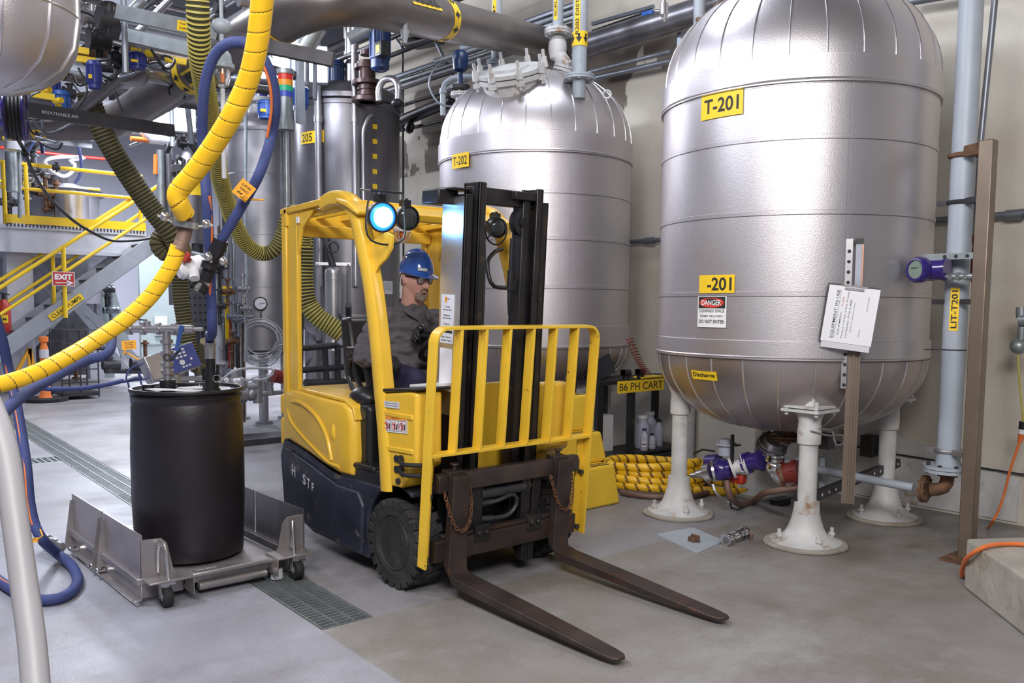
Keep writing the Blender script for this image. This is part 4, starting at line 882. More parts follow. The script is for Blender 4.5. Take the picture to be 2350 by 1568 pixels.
mobj('centre_bracket', lambda m: (m.box(cx0 - .02, cx0 + .03, 2.975, 3.02, .07, .18), m.box(cx0 + .0, cx0 + .035, 3.02, 3.055, .075, .18)), 'mast_steel')
# load backrest
bx = cx0 + .03
yL, yR = 2.338, 3.405
def br_frame(m):
    w_ = .065; t = .014
    def flatbar(P, wd=.062):   # strip standing edge-on: wide in x, thin in the frame plane
        vs = []; fs = []
        Q = P
        for i, p in enumerate(Q):
            tg = (Q[min(i + 1, len(Q) - 1)] - Q[max(i - 1, 0)]).normalized(); nn = V((0, tg.z, -tg.y)) * t / 2
            vs += [p + nn - V((wd / 2, 0, 0)), p + nn + V((wd / 2, 0, 0)), p - nn + V((wd / 2, 0, 0)), p - nn - V((wd / 2, 0, 0))]
            if i:
                a = 4 * (i - 1); b = 4 * i
                for k in range(4): fs.append((a + k, a + (k + 1) % 4, b + (k + 1) % 4, b + k))
        fs += [(0, 3, 2, 1), tuple(4 * (len(Q) - 1) + k for k in range(4))]; m.add(vs, fs)
    P = [V((bx, yL, .155)), V((bx, yL, 1.23))] + [V((bx, yL + .07 - .07 * math.cos(t_), 1.23 + .07 * math.sin(t_))) for t_ in [PI / 2 * i / 8 for i in range(1, 9)]]
    P += [V((bx, yR - .07, 1.30))] + [V((bx, yR - .07 + .07 * math.sin(t_), 1.23 + .07 * math.cos(t_))) for t_ in [PI / 2 * i / 8 for i in range(1, 9)]] + [V((bx, yR, .155))]
    flatbar(P)
    for y in (yL, yR):
        s = 1 if y < 2.8 else -1; m.box(bx - .03, bx - .018, min(y, y + s * .05), max(y, y + s * .05), .155, .70)
mobj('load_backrest', br_frame, 'chipped_yellow', bevel=.002)
TB = [o for o in FK.children if o.name.startswith('load_backrest')][0]
mobj('backrest_crossbar', lambda m: m.box(bx - .03, bx + .03, yL, yR, .695, .710), 'chipped_yellow', TB, bevel=.002)
for y in (2.475, 2.625, 2.775, 2.93, 3.085, 3.24):
    mobj('backrest_bar', lambda m: m.hexa([V(q) for q in ((bx - .03, y - .0, .70), (bx + .030, y, .70), (bx + .030, y + .014, .70), (bx - .03, y + .014, .70), (bx - .03, y, 1.296), (bx + .030, y, 1.296), (bx + .030, y + .014, 1.296), (bx - .03, y + .014, 1.296))]), 'chipped_yellow', TB, bevel=.002)
mobj('backrest_bolt', lambda m: [m.cyl((bx - .015, y, z), (bx + .006, y, z), .014, n=6) for y in (yL + .025, yR - .025) for z in (.19, .50)], 'dark_iron', bevel=0)
# forks
def fork(y):
    mb = MB(TM)
    # L-shaped blade as one swept outline: stations along the fork (centre x,z, half thickness normal, half width)
    st = [(cx0 + .075, .60, (1, 0), .022, .050), (cx0 + .075, .25, (1, 0), .022, .052), (cx0 + .076, .13, (1, -.05), .022, .055), (cx0 + .080, .085, (.92, -.38), .024, .056), (cx0 + .095, .055, (.7, -.7), .024, .057), (cx0 + .125, .04, (.38, -.92), .023, .058), (cx0 + .17, .034, (0, -1), .022, .058),
          (cx0 + .55, .036, (0, -1), .018, .057), (cx0 + .90, .040, (0, -1), .011, .052), (cx0 + 1.08, .043, (0, -1), .0065, .046), (cx0 + 1.135, .044, (0, -1), .006, .036), (cx0 + 1.155, .045, (0, -1), .006, .018)]
    st = [(x, z if i == 0 else z + .066 + .012 * max(0, x - cx0 - .17), nn, h, wd) for i, (x, z, nn, h, wd) in enumerate(st)]
    for x, z, nn, h, wd in st:
        L = math.hypot(*nn); nx, nz = nn[0] / L * h, nn[1] / L * h
        mb.v += [TM @ V((x + nx, y - wd, z + nz)), TM @ V((x + nx, y + wd, z + nz)), TM @ V((x - nx, y + wd, z - nz)), TM @ V((x - nx, y - wd, z - nz))]
    n_ = len(st)
    for i in range(n_ - 1):
        a, b = 4 * i, 4 * i + 4
        for k in range(4): mb.f.append([a + k, a + (k + 1) % 4, b + (k + 1) % 4, b + k]); mb.mi.append(0)
    mb.f += [[3, 2, 1, 0], [4 * n_ - 4 + k for k in range(4)]]; mb.mi += [0, 0]
    F = obj('fork', mb, 'fork_steel', FK, bevel=.003)
    mobj('fork_hook', lambda m: (m.box(cx0 - .01, cx0 + .06, y - .05, y + .05, .585, .615), m.cyl((cx0 + .03, y - .0, .60), (cx0 + .03, y, .645), .011), m.cyl((cx0 + .03, y, .64), (cx0 + .03, y, .650), .022)), 'fork_steel', F)
    # locking chain draped over the shank
    P = catmull([V((cx0 + .06, y - .075, .52)), V((cx0 + .09, y - .068, .45)), V((cx0 + .112, y - .045, .37)), V((cx0 + .115, y, .335)), V((cx0 + .112, y + .045, .37)), V((cx0 + .09, y + .068, .45)), V((cx0 + .06, y + .075, .54))], .01)
    P = resample(P, .019); m = MB(TM)
    for i in range(len(P) - 1):
        a, b = P[i], P[i + 1]; d = (b - a).normalized(); c = (a + b) / 2; up = V((1, 0, 0)) if i % 2 else d.cross(V((1, 0, 0))).normalized()
        sd = d.cross(up).normalized(); ring = [c + d * .0135 * math.cos(t) + sd * .008 * math.sin(t) for t in [2 * PI * k / 10 for k in range(10)]]
        m.tube(ring, .0028, 5, closed=True, smooth=False)
    obj('lock_chain', m, 'rusty_chain', F)
fork(2.50); fork(3.19)
FTM = TM
decal('pinch_label', FK, (lambda a, b, o: V((-3.372 + o, 2.605 + a, .60 + b))), .045, .07, [('#box', 0, .026, .04, .012, 'orange_ink'), ('*', 0, -.008, .03, .035)], 'paper')
# lamps on the guard
def glamp(c, name, lens, R=.058):
    c = V(c); d = V((.97, -.18, -.16)).normalized(); mb = MB()
    mb.lathe([(.018, -.07), (R * .8, -.06), (R * 1.08, -.02), (R * 1.12, .0), (R * 1.12, .02), (R, .022), (R * .98, .012)], c, axis=d, n=28); mb.cyl(c + V((-.01, 0, R * .9)), c + V((-.02, 0, R * 1.7)), .02); mb.box(c.x - .04, c.x + .01, c.y - .02, c.y + .02, c.z + R * 1.1, c.z + R * 1.6)
    T = obj(name, mb, 'black_plastic', FK)
    mb = MB(); mb.lathe([(R * .98, .012), (R * .8, .022), (R * .4, .028), (.001, .030)], c, axis=d, n=28); obj('lamp_lens', mb, lens, T)
    return T, d
cB = V((-3.70, 2.37, 1.838))
T, d = glamp(cB, 'blue_spotlight', 'blue_ring', .068)
mb = MB(); mb.lathe([(.050, .028), (.03, .031), (.001, .0325)], cB, axis=d, n=28); obj('spotlight_led', mb, 'blue_emit', T, label='glowing pale blue lens')
# wire guard frame
u = V((-d.y, d.x, 0)).normalized() * -1; u = V((.18, .97, 0)).normalized(); wz = d.cross(u).normalized()
q = cB + d * .06; mb = MB(); hw, hz = .10, .125
P = [q - u * hw * .8 + V((0, 0, hz)), q - u * hw + V((0, 0, hz * .2)), q - u * hw * 1.02 - V((0, 0, hz * .6)), q - u * hw * .7 - V((0, 0, hz * .95)), q - V((0, 0, hz * 1.05)), q + u * hw * .7 - V((0, 0, hz * .95)), q + u * hw * 1.0 - V((0, 0, hz * .6)), q + u * hw * .98 + V((0, 0, hz * .2)), q + u * hw * .85 + V((0, 0, hz))]
mb.tube(P, .005, 8); mb.cyl(P[0], P[-1], .005, n=8); mb.cyl(P[0], P[0] - d * .14, .005, n=8); mb.cyl(P[-1], P[-1] - d * .14, .005, n=8); obj('wire_guard', mb, 'black_plastic', T)
glamp((-3.72, 2.535, 1.845), 'work_lamp', 'lens_clear', .056)
T, d = glamp(tuple(onX(1140, 523, -3.74)), 'work_lamp', 'lens_clear', .05)
mb = MB(); q = onX(1138, 530, -3.68); mb.torus(q, .075, .005, axis=(1, 0, 0)); mb.torus(q + V((0, -.08, 0)), .045, .005, axis=(1, 0, 0)); obj('wire_guard', mb, 'black_plastic', T)
d_ = bpy.data.lights.new('blue_spotlight_beam', 'SPOT'); d_.energy = 1.6; d_.color = (.10, .35, 1.0); d_.spot_size = math.radians(150); d_.shadow_soft_size = .04
o = bpy.data.objects.new('blue_spotlight_beam', d_); COL.objects.link(o); o.location = cB + V((.97, -.18, -.16)) * .1; o.rotation_euler = V((.97, .25, .0)).to_track_quat('-Z', 'Y').to_euler()
# grab handle on the far post, wired caged lamp hanging at the back
mb = MB(); mb.tube([onX(1152, 572, -3.78), onX(1137, 577, -3.75), onX(1119, 600, -3.73), onX(1122, 635, -3.71), onX(1133, 657, -3.69), onX(1160, 661, -3.70)], .012, 10); obj('grab_handle', mb, 'black_plastic', FK)
mb = MB(); q = onX(923, 540, -4.5)
for k in range(6): t = k * PI / 3; mb.tube([q + V((.05 * math.cos(t), .05 * math.sin(t), .03)), q + V((.045 * math.cos(t), .045 * math.sin(t), -.02)), q + V((0, 0, -.05))], .003, 6)
mb.cyl(q + V((0, 0, .02)), q + V((0, 0, .05)), .055); CL = obj('caged_beacon', mb, 'paper', FK); obj('beacon_dome', MB().sphere(q, .03), 'orange_plastic', CL)
# ================================================================ seated driver
PE = thing('person', 'bearded driver in blue hard hat and grey work shirt seated on the forklift', 'person', (-4.2, 2.85, .9))
def remesh(name, mb, mt, parent, vox, smooth=6, fac=.6, disp=None, sharp=180):
    me = bpy.data.meshes.new('t'); me.from_pydata([tuple(p) for p in mb.v], [], mb.f); me.update()
    o = bpy.data.objects.new('t', me); COL.objects.link(o)
    q = o.modifiers.new('r', 'REMESH'); q.mode = 'VOXEL'; q.voxel_size = vox
    q = o.modifiers.new('s', 'SMOOTH'); q.factor = fac; q.iterations = smooth
    dg = bpy.context.evaluated_depsgraph_get(); nm = bpy.data.meshes.new_from_object(o.evaluated_get(dg)); bpy.data.objects.remove(o); bpy.data.meshes.remove(me)
    if disp:
        ns = [v.normal.copy() for v in nm.vertices]
        for v, n in zip(nm.vertices, ns): v.co += n * disp(v.co, n)
    nm.materials.clear(); nm.materials.append(M[mt]); nm.name = name; nm.shade_smooth()
    r = bpy.data.objects.new(name, nm); COL.objects.link(r); WT[r.name] = V((0, 0, 0)); r.parent = parent; r.matrix_parent_inverse = Matrix.Translation(-WT[parent.name]); return r
def limb(mb, P, R, n=18, sq=None):
    """closed tapered limb through points with radii, rounded ends"""
    P = [V(p) for p in P]
    ts = []
    for i in range(len(P) - 1):
        for k in range(6): ts.append((P[i].lerp(P[i + 1], k / 6), R[i] + (R[i + 1] - R[i]) * (k / 6)))
    ts.append((P[-1], R[-1]))
    for (a, ra), (b, rb) in zip(ts, ts[1:]): mb.cyl(a, b, ra, rb, n=n)
    for p, r in ((P[i], R[i]) for i in range(len(P))): mb.sphere(p, r * 1.0, n=16)
def ell(mb, secs, n=28):   # loft of elliptical sections (centre, half depth x, half width y)
    prof = []; vs = []; fs = []
    for c, a, b in secs:
        for i in range(n):
            t = 2 * PI * i / n; vs.append(V(c) + V((a * math.cos(t), b * math.sin(t), 0)))
    for j in range(len(secs) - 1):
        for i in range(n): fs.append((j * n + i, j * n + (i + 1) % n, (j + 1) * n + (i + 1) % n, (j + 1) * n + i))
    fs += [tuple(range(n - 1, -1, -1)), tuple((len(secs) - 1) * n + i for i in range(n))]; mb.add(vs, fs)
HC = V((-4.09, 2.845, 1.553))
HM = Matrix.Translation(HC) @ Matrix.Rotation(math.radians(8), 4, 'Z') @ Matrix.Rotation(math.radians(9), 4, 'Y') @ Matrix.Diagonal((.90, .92, 1.0, 1.0))
def headmb(M4):
    mb = MB(M4); nu, nv = 96, 72
    def g(x, s): return math.exp(-(x / s) ** 2)
    def fn(u, v):
        th = 2 * PI * u - PI; ph = (v - .5) * PI; cx_, cz_ = math.cos(ph), math.sin(ph); d = V((cx_ * math.cos(th), cx_ * math.sin(th), cz_))
        p = V((d.x * .098, d.y * .076, d.z * .116))
        z, y = p.z, p.y; front = max(0, d.x)
        if z < -.02:                      # narrow the jaw, pull the neck side in
            k = min(1, (-.02 - z) / .09); p.y *= 1 - .22 * k; p.x += .004 * k if d.x > 0 else .030 * k
        if d.x > 0: p.x += .010 * g(z + .095, .03) * g(y, .035)                                   # chin
        p.x += front * .007 * g(z - .030, .012) * g(abs(y) - .022, .03)                          # brow
        p.x -= front * .011 * g(z - .008, .014) * g(abs(y) - .031, .016) * 1.3                         # eye sockets
        p.x += front * (.040 * g(y, .012) * max(0, min(1, (.022 - z) / .055)) * (1 if z > -.035 else max(0, 1 - (-.035 - z) / .010)))   # nose ridge
        p.x += front * .009 * g(z + .030, .009) * g(abs(y) - .012, .008)                         # nostrils
        p.x += front * .006 * g(z + .052, .007) * g(y, .026) + front * .006 * g(z + .066, .007) * g(y, .022) - front * .005 * g(z + .059, .003) * g(y, .025)  # lips
        p.x += front * .006 * g(z + .012, .020) * g(abs(y) - .045, .018)                         # cheekbones
        return p
    mb.grid(fn, nu, nv)
    for s in (-1, 1):
        mb.sphere((-.008, s * .078, -.004), .031, (.62, .30, 1.0), n=18); mb.sphere((-.014, s * .086, .006), .020, (.8, .35, 1.0), n=14)
    return mb
B = MB(); B.add(headmb(HM).v, headmb(HM).f)
neck0 = V((-4.175, 2.85, 1.33)); 
N_ = MB(HM)
for k in range(7): t = k / 6; N_.sphere((.095 + .022 * t ** 1.2, 0, .018 - .050 * t), .0085 + .0045 * t, (1, 1, 1.2), n=14)
for s_ in (-1, 1): N_.sphere((.105, s_ * .0115, -.034), .0085, n=12)
N_.sphere((.098, 0, -.064), .010, (.7, 2.2, .55), n=14); N_.sphere((.092, 0, .034), .012, (.6, 3.2, .6), n=14)
B.add(N_.v, N_.f)
limb(B, [HC + V((-.02, 0, -.05)), V((-4.13, 2.85, 1.44)), neck0 + V((0, 0, -.02))], [.062, .060, .070])
ell(B, [((-4.25, 2.85, .93), .10, .15), ((-4.24, 2.85, 1.05), .10, .14), ((-4.22, 2.85, 1.2), .10, .15), ((-4.20, 2.85, 1.31), .085, .16), ((-4.19, 2.85, 1.36), .05, .10)])
RS, RE, RH = V((-4.16, 2.68, 1.315)), V((-4.165, 2.56, 1.12)), V((-3.95, 2.52, 1.12))
LS, LE, LH = V((-4.15, 3.03, 1.305)), V((-3.95, 3.11, 1.11)), V((-3.93, 2.88, 1.22))
limb(B, [RS, RE, RH], [.05, .042, .028]); limb(B, [LS, LE, LH], [.05, .042, .028])
RK, LK = V((-3.87, 2.69, .985)), V((-3.86, 3.02, .985)); RF, LF = V((-3.84, 2.68, .64)), V((-3.80, 3.03, .64))
limb(B, [V((-4.24, 2.76, .96)), RK, RF], [.085, .055, .038]); limb(B, [V((-4.24, 2.94, .96)), LK, LF], [.085, .055, .038])
body = remesh('body', B, 'skin', PE, .0042, smooth=3, fac=.5)
# shirt
def wr(p, n):
    a = noise.noise(V((p.x * 9, p.y * 9, p.z * 22))) * .014 + noise.noise(V((p.x * 20 + 5, p.y * 20, p.z * 46))) * .008
    b = abs(noise.noise(V((p.x * 14 + p.z * 10, p.y * 12, p.z * 16 - p.y * 8)))) * -.018
    return a + b + .004
Sh = MB()
ell(Sh, [((-4.210, 2.85, .985), .155, .195), ((-4.205, 2.85, 1.05), .165, .20), ((-4.190, 2.85, 1.14), .155, .198), ((-4.175, 2.85, 1.23), .135, .200), ((-4.160, 2.85, 1.30), .118, .200), ((-4.150, 2.85, 1.345), .095, .165), ((-4.140, 2.85, 1.385), .070, .105), ((-4.120, 2.85, 1.405), .062, .07)])
limb(Sh, [RS + V((0, .02, .0)), RS.lerp(RE, .5) + V((-.01, -.012, 0)), RE + V((0, -.005, 0)), RE.lerp(RH, .85)], [.080, .075, .066, .050])
limb(Sh, [LS + V((0, -.02, 0)), LS.lerp(LE, .5), LE, LE.lerp(LH, .8)], [.080, .072, .062, .048])
shirt = remesh('shirt', Sh, 'shirt_grey', PE, .008, smooth=5, disp=wr)
# collar, placket, pocket flap
mb = MB()
for s in (-1, 1):
    pts = [V((-4.200, 2.85 + s * .005, 1.450)), V((-4.165, 2.85 + s * .070, 1.432)), V((-4.08, 2.85 + s * .072, 1.395)), V((-4.035, 2.85 + s * .028, 1.352))]
    P = resample(catmull(pts, .01), .012); n_ = len(P); vs = []
    for i, p in enumerate(P):
        o_ = V((p.x + 4.15, p.y - 2.85, 0)).normalized(); vs += [p, p + o_ * .022 - V((0, 0, .034)), p + o_ * .018 - V((0, 0, .037)), p - o_ * .004 - V((0, 0, .004))]
    fs = []
    for i in range(n_ - 1):
        for k in range(4): fs.append((4 * i + k, 4 * i + (k + 1) % 4, 4 * i + 4 + (k + 1) % 4, 4 * i + 4 + k))
    fs += [(3, 2, 1, 0), tuple(4 * n_ - 4 + k for k in range(4))]; mb.add(vs, fs)
obj('collar', mb, 'shirt_grey', shirt, sharp=60)
mb = MB(); BV = BVHTree.FromPolygons([v.co for v in shirt.data.vertices], [tuple(p.vertices) for p in shirt.data.polygons]); fchest = lambda y, z: BV.ray_cast(V((-3.4, y, z)), V((-1, 0, 0)))[0] or V((-4.02, y, z))
mb.grid(lambda u, v: fchest(2.72 + .085 * u, 1.205 + .045 * v + (.010 * abs(u - .5) * 2)) + V((.003, 0, 0)), 12, 6); obj('pocket_flap', mb, 'shirt_grey', shirt); mb = MB(); mb.grid(lambda u, v: fchest(2.90 + .08 * u, 1.205 + .045 * v) + V((.003, 0, 0)), 12, 6); obj('pocket_flap', mb, 'shirt_grey', shirt)
mb = MB()
for k in range(5): z = 1.30 - .05 * k; mb.cyl(fchest(2.855, z) - V((.002, 0, 0)), fchest(2.855, z) + V((.004, 0, 0)), .006, n=10)
obj('button', mb, 'black_plastic', shirt)
# trousers and boots
Tr = MB()
ell(Tr, [((-4.25, 2.85, .89), .14, .19), ((-4.25, 2.85, .96), .15, .195), ((-4.24, 2.85, 1.03), .145, .19)])
limb(Tr, [V((-4.24, 2.75, .96)), V((-4.05, 2.71, .985)), RK, RF + V((0, 0, .04))], [.105, .092, .078, .066]); limb(Tr, [V((-4.24, 2.95, .96)), V((-4.05, 2.99, .985)), LK, LF + V((0, 0, .04))], [.105, .092, .078, .066])
remesh('trousers', Tr, 'trouser_navy', PE, .009, smooth=5, disp=lambda p, n: noise.noise(V((p.x * 12, p.y * 12, p.z * 8))) * .012 - abs(noise.noise(V((p.x * 22, p.y * 18, p.z * 9)))) * .010)
for f_ in (RF, LF):
    mb = MB(); limb(mb, [f_ + V((-.02, 0, .02)), f_ + V((0, 0, -.04)), f_ + V((.12, 0, -.055)), f_ + V((.17, 0, -.055))], [.05, .045, .04, .033]); remesh('boot', mb, 'black_rubber', PE, .009)
# gloved hands: palm, four unequal curled fingers and a side thumb
def hand(name, wrist, fwd, up, s, grip=1.0, mt='glove_black'):
    f = V(fwd).normalized(); u = V(up).normalized(); sd = f.cross(u).normalized() * s; u = sd.cross(f).normalized() * s
    mb = MB(); w_ = V(wrist)
    limb(mb, [w_ - f * .03, w_ + f * .02], [.030, .030])
    for k, (off, ln) in enumerate(((.030, .072), (.010, .080), (-.010, .074), (-.028, .060))):
        k0 = w_ + f * .085 + sd * off
        limb(mb, [w_ + f * .02 + sd * off * .7, k0], [.016, .0125])
        a1 = f * math.cos(.6 * grip) - u * math.sin(.6 * grip); a2 = f * math.cos(1.6 * grip) - u * math.sin(1.6 * grip); a3 = f * math.cos(2.4 * grip) - u * math.sin(2.4 * grip)
        q1 = k0 + a1 * ln * .45; q2 = q1 + a2 * ln * .32; q3 = q2 + a3 * ln * .25
        limb(mb, [k0, q1, q2, q3], [.0118, .0105, .0098, .0088], n=12)
    t0 = w_ + f * .03 + sd * .03; t1 = t0 + sd * .022 + f * .022 - u * .012; t2 = t1 + f * .026 - u * .020 * grip; limb(mb, [t0, t1, t2], [.0145, .0118, .010], n=12)
    limb(mb, [w_ + f * .03 - u * .006, w_ + f * .07 - u * .006], [.026, .022])
    return remesh(name, mb, mt, PE, .0035, smooth=2, fac=.4)
gl = hand('glove', LH + V((-.01, -.01, .01)), (-.30, -.85, .25), (-.45, .25, .85), 1, .95)
mb = MB()
for k in range(3):
    q = LH + V((-.02 - .012 * k, -.085, .062 - .014 * k)); mb.sphere(q, .012, (1.1, .8, 1.7), n=12)
obj('finger_guards', mb, 'glove_grey', gl)
hand('glove', RH + V((.01, 0, .01)), (.95, .1, -.15), (0, 0, 1), -1, .85)
# beard, hair, hard hat, glasses
def fh(p): return HM @ V(p)
Bd = MB(HM)
for (x, y, z, r, sx, sy, sz) in ((.085, 0, -.100, .027, .8, 1.15, .85), (.070, .028, -.092, .020, 1, .8, 1.1), (.070, -.028, -.092, .020, 1, .8, 1.1), (.1035, .012, -.0485, .009, .7, 1.5, .6), (.1035, -.012, -.0485, .009, .7, 1.5, .6), (.0925, .028, -.060, .008, .8, .8, 2.2), (.0925, -.028, -.060, .008, .8, .8, 2.2), (.088, .024, -.078, .011, .8, .9, 1.5), (.088, -.024, -.078, .011, .8, .9, 1.5)):
    Bd.sphere((x, y, z), r, (sx, sy, sz), n=16)
remesh('beard', Bd, 'beard', PE, .004, smooth=4, disp=lambda p, n: noise.noise(p * 160) * .0025)
Hr = MB(HM); Hr.sphere((-.048, 0, -.006), .074, (.88, .97, .80), n=24); obj('hair', Hr, 'beard', PE)
Hh = MB(HM @ Matrix.Translation((.0, 0, .034)) @ Matrix.Diagonal((.93, .95, 1, 1))); 
sec = []
def hat(u, v):
    t = 2 * PI * u; ph = v * PI / 2; r = math.cos(ph) ** .75 if v < 1 else 0.0; z = math.sin(ph) ** 1.05 * .122
    k = 1 + .035 * math.exp(-((math.sin(t)) / .16) ** 2) * math.sin(ph * 1.0) * (1 if v > .25 else 0)
    return V((.130 * r * math.cos(t) * k, .106 * r * math.sin(t), z * (1 + .05 * math.exp(-((r * math.sin(t)) / .12) ** 2) * (v > .3))))
Hh.grid(hat, 72, 22)
def brim(u, v):
    t = 2 * PI * u; fr = max(0, math.cos(t)) ** 2; w_ = .010 + .042 * fr; dz = -.004 - .014 * fr
    prof = [(0, .0), (1, 0), (1, -.004), (0, -.004)]
    i = min(3, int(v * 3 + .01)); a, b = prof[i]
    return V(((.129 + w_ * a) * math.cos(t), (.105 + w_ * a * .9) * math.sin(t), .006 + dz * a + b))
Hh.grid(brim, 72, 3)
hh = obj('hard_hat', Hh, 'helmet_blue', PE, sharp=60)
m2 = MB(HM @ Matrix.Translation((.0, 0, .034)));
for i in range(24):
    t = 2 * PI * i / 24
mb = MB(HM @ Matrix.Translation((0, 0, .034))); mb.tube([(.125, 0, .035), (.09, 0, .105), (0, 0, .128), (-.09, 0, .105), (-.12, 0, .045)], .010, 8); obj('crest_ridge', mb, 'helmet_blue', hh)
mb = MB(HM @ Matrix.Translation((0, 0, .034)))
t0 = -.50; mb.grid(lambda u, v: V(((.1315 + .0) * math.cos(t0 + (u - .5) * .5) * 1.004, .107 * math.sin(t0 + (u - .5) * .5) * 1.01, .022 + .017 * v)), 6, 1); obj('name_tape', mb, 'paper', hh)
mb = MB(HM); 
for s in (-1, 1): mb.tube([(-.02, s * .088, .04), (-.03, s * .092, .0), (-.035, s * .088, -.04), (-.05, s * .07, -.085)], .0025, 6)
obj('chin_cord', mb, 'paper', hh)
G = MB(HM)
for s in (-1, 1):
    R_g = [V((.103 - .010 * abs(math.cos(t)) - .30 * (abs(s * (.033 + .026 * math.cos(t))) ** 2) * 5, s * (.034 + .028 * math.cos(t)), .004 + .0215 * math.sin(t) - .004 * math.cos(t))) for t in [2 * PI * k / 24 for k in range(24)]]
    G.tube(R_g, .0028, 6, closed=True, smooth=False); G.tube([(.078, s * .060, .012), (.04, s * .078, .014), (-.01, s * .086, .010)], .0035, 6)
G.tube([(.105, -.008, .010), (.108, 0, .012), (.105, .008, .010)], .003, 6)
gg = obj('safety_glasses', G, 'black_plastic', PE)
L_ = MB(HM)
for s in (-1, 1):
    L_.add([V((.1015 - .010 * abs(math.cos(t)) - .30 * (abs(.033 + .026 * math.cos(t)) ** 2) * 5, s * (.034 + .028 * math.cos(t)), .004 + .0215 * math.sin(t) - .004 * math.cos(t))) for t in [2 * PI * k / 24 for k in range(24)]], [tuple(range(24))])
obj('lens', L_, 'lens_clear', gg)
E_ = MB(HM)
for s in (-1, 1): E_.sphere((.0795, s * .031, .008), .0115, n=14)
obj('eye', E_, 'white_ink', PE, label='eyeballs behind the safety glasses')
E_ = MB(HM)
for s in (-1, 1): E_.sphere((.0882, s * .030, .0075), .005, (.6, 1, 1), n=12)
obj('pupil', E_, 'ink', PE)
E_ = MB(HM)
for s in (-1, 1): E_.tube([(.083, s * .050, .029), (.094, s * .034, .034), (.098, s * .014, .030)], .0045, 6); E_.tube([(.080, s * .042, .015), (.0915, s * .031, .0185), (.088, s * .018, .013)], .0028, 6)
obj('eyebrow', E_, 'beard', PE)
# ================================================================ drum on its roll-around pan
cx, cy, R = -4.45, 1.665, .275
z0, z1 = .105, .97
zt = onX(430, 912, -4.25).z
DT = thing('plastic_drum', 'tall black plastic drum standing on the low steel cart', 'drum', (cx, cy, z0))
mb = MB(); H = z1 - z0
mb.lathe([(.001, z0), (R - .03, z0), (R - .008, z0 + .012), (R - .004, z0 + .10), (R + .004, z0 + .30), (R + .004, z1 - .30), (R - .002, z1 - .16), (R - .004, z1 - .09), (R - .010, z1 - .07), (R - .012, z1 - .055), (R - .004, z1 - .045), (R - .001, z1 - .035), (R - .012, z1 - .028), (R - .015, z1 - .02), (R + .003, z1 - .014), (R + .006, z1 - .004), (R + .002, z1 + .003), (R - .012, z1 + .002), (R - .018, z1 - .012), (R - .03, z1 - .018), (.001, z1 - .016)], (cx, cy, 0), n=72)
obj('drum_body', mb, 'drum_black', DT, sharp=50)
s = rt.copy(); s.z = 0; s.normalize(); n = V((-cx, -cy, 0)).normalized()
ctop = V((cx, cy, z1 - .016))
def bung(q, col, r=.04, h=.05): mb = MB(); mb.cyl(q, q + V((0, 0, h)), r, n=24); mb.cyl(q + V((0, 0, h * .2)), q + V((0, 0, h * .35)), r * 1.2, n=24); return mb
qb1 = ctop - s * .10 - n * .06; qb2 = ctop + s * .122 + n * .07
obj('bung', bung(qb1, 0), 'black_plastic', DT); obj('bung', bung(qb2, 0), 'black_plastic', DT)
mb = MB(); mb.cyl(ctop - s * .2 + n * .0, ctop - s * .2 + V((0, 0, .03)), .03); obj('small_cap', mb, 'black_plastic', DT)
def sheet(pts, lift, name, label):
    mb = MB(); c = V((0, 0, 0))
    for p in pts: c += V(p) / len(pts)
    P = resample(catmull(pts, .02, True) + [V(pts[0])], .02)[:-1]; k = len(P); vs = []
    for j in range(5):
        for i, p in enumerate(P):
            f = j / 4; q = c.lerp(p, f); q = q + V((0, 0, .006 * noise.noise(q * 14) + lift)); vs.append(q)
    fs = [(j * k + i, j * k + (i + 1) % k, (j + 1) * k + (i + 1) % k, (j + 1) * k + i) for j in range(1, 4) for i in range(k)] + [(k + i, k + (i + 1) % k, 0) for i in range(k)]
    mb.add(vs, fs); return solo(name, mb, 'paper', label, 'sheet')
P = lambda a, b: ctop + s * a + n * b
sheet([P(-.22, .06), P(-.12, .16), P(.02, .18), P(.10, .10), P(.0, .06), P(-.12, .03)], .012, 'plastic_sheet', 'crumpled white plastic sheet lying on the left of the black drum top')
sheet([P(-.05, -.02), P(.05, -.10), P(.2, -.08), P(.22, .02), P(.12, .02), P(.02, .02)], .015, 'plastic_sheet', 'crumpled white plastic sheet lying behind the drum spear on the drum top')
# drum spear and the blue hose end
sp = qb2 + V((0, 0, .05)); T = thing('drum_spear', 'black and steel hose coupling plugged into the right drum bung', 'coupling', sp)
mb = MB(); mb.cyl(sp, sp + V((0, 0, .045)), .030, n=20); mb.cyl(sp + V((0, 0, .045)), sp + V((0, 0, .12)), .024); mb.bar(sp + s * .035 + V((0, 0, .01)), sp + s * .038 + V((0, 0, .09)), .012, .012, up=(1, 0, 0)); mb.bar(sp - s * .035 + V((0, 0, .01)), sp - s * .038 + V((0, 0, .07)), .012, .012, up=(1, 0, 0)); obj('cam_coupler', mb, 'black_iron', T)
mb = MB(); mb.torus(sp + s * .03 + n * .02 + V((0, 0, .02)), .018, .0025, axis=n); mb.torus(sp - s * .045 + n * .02 + V((0, 0, -.01)), .012, .002, axis=n); obj('pull_ring', mb, 'polished_steel', T)
mb = MB(); mb.cyl(sp + V((0, 0, .12)), sp + V((0, 0, .20)), .027, n=20); obj('steel_ferrule', mb, 'brushed_stainless', T)
spear_top = sp + V((0, 0, .20))
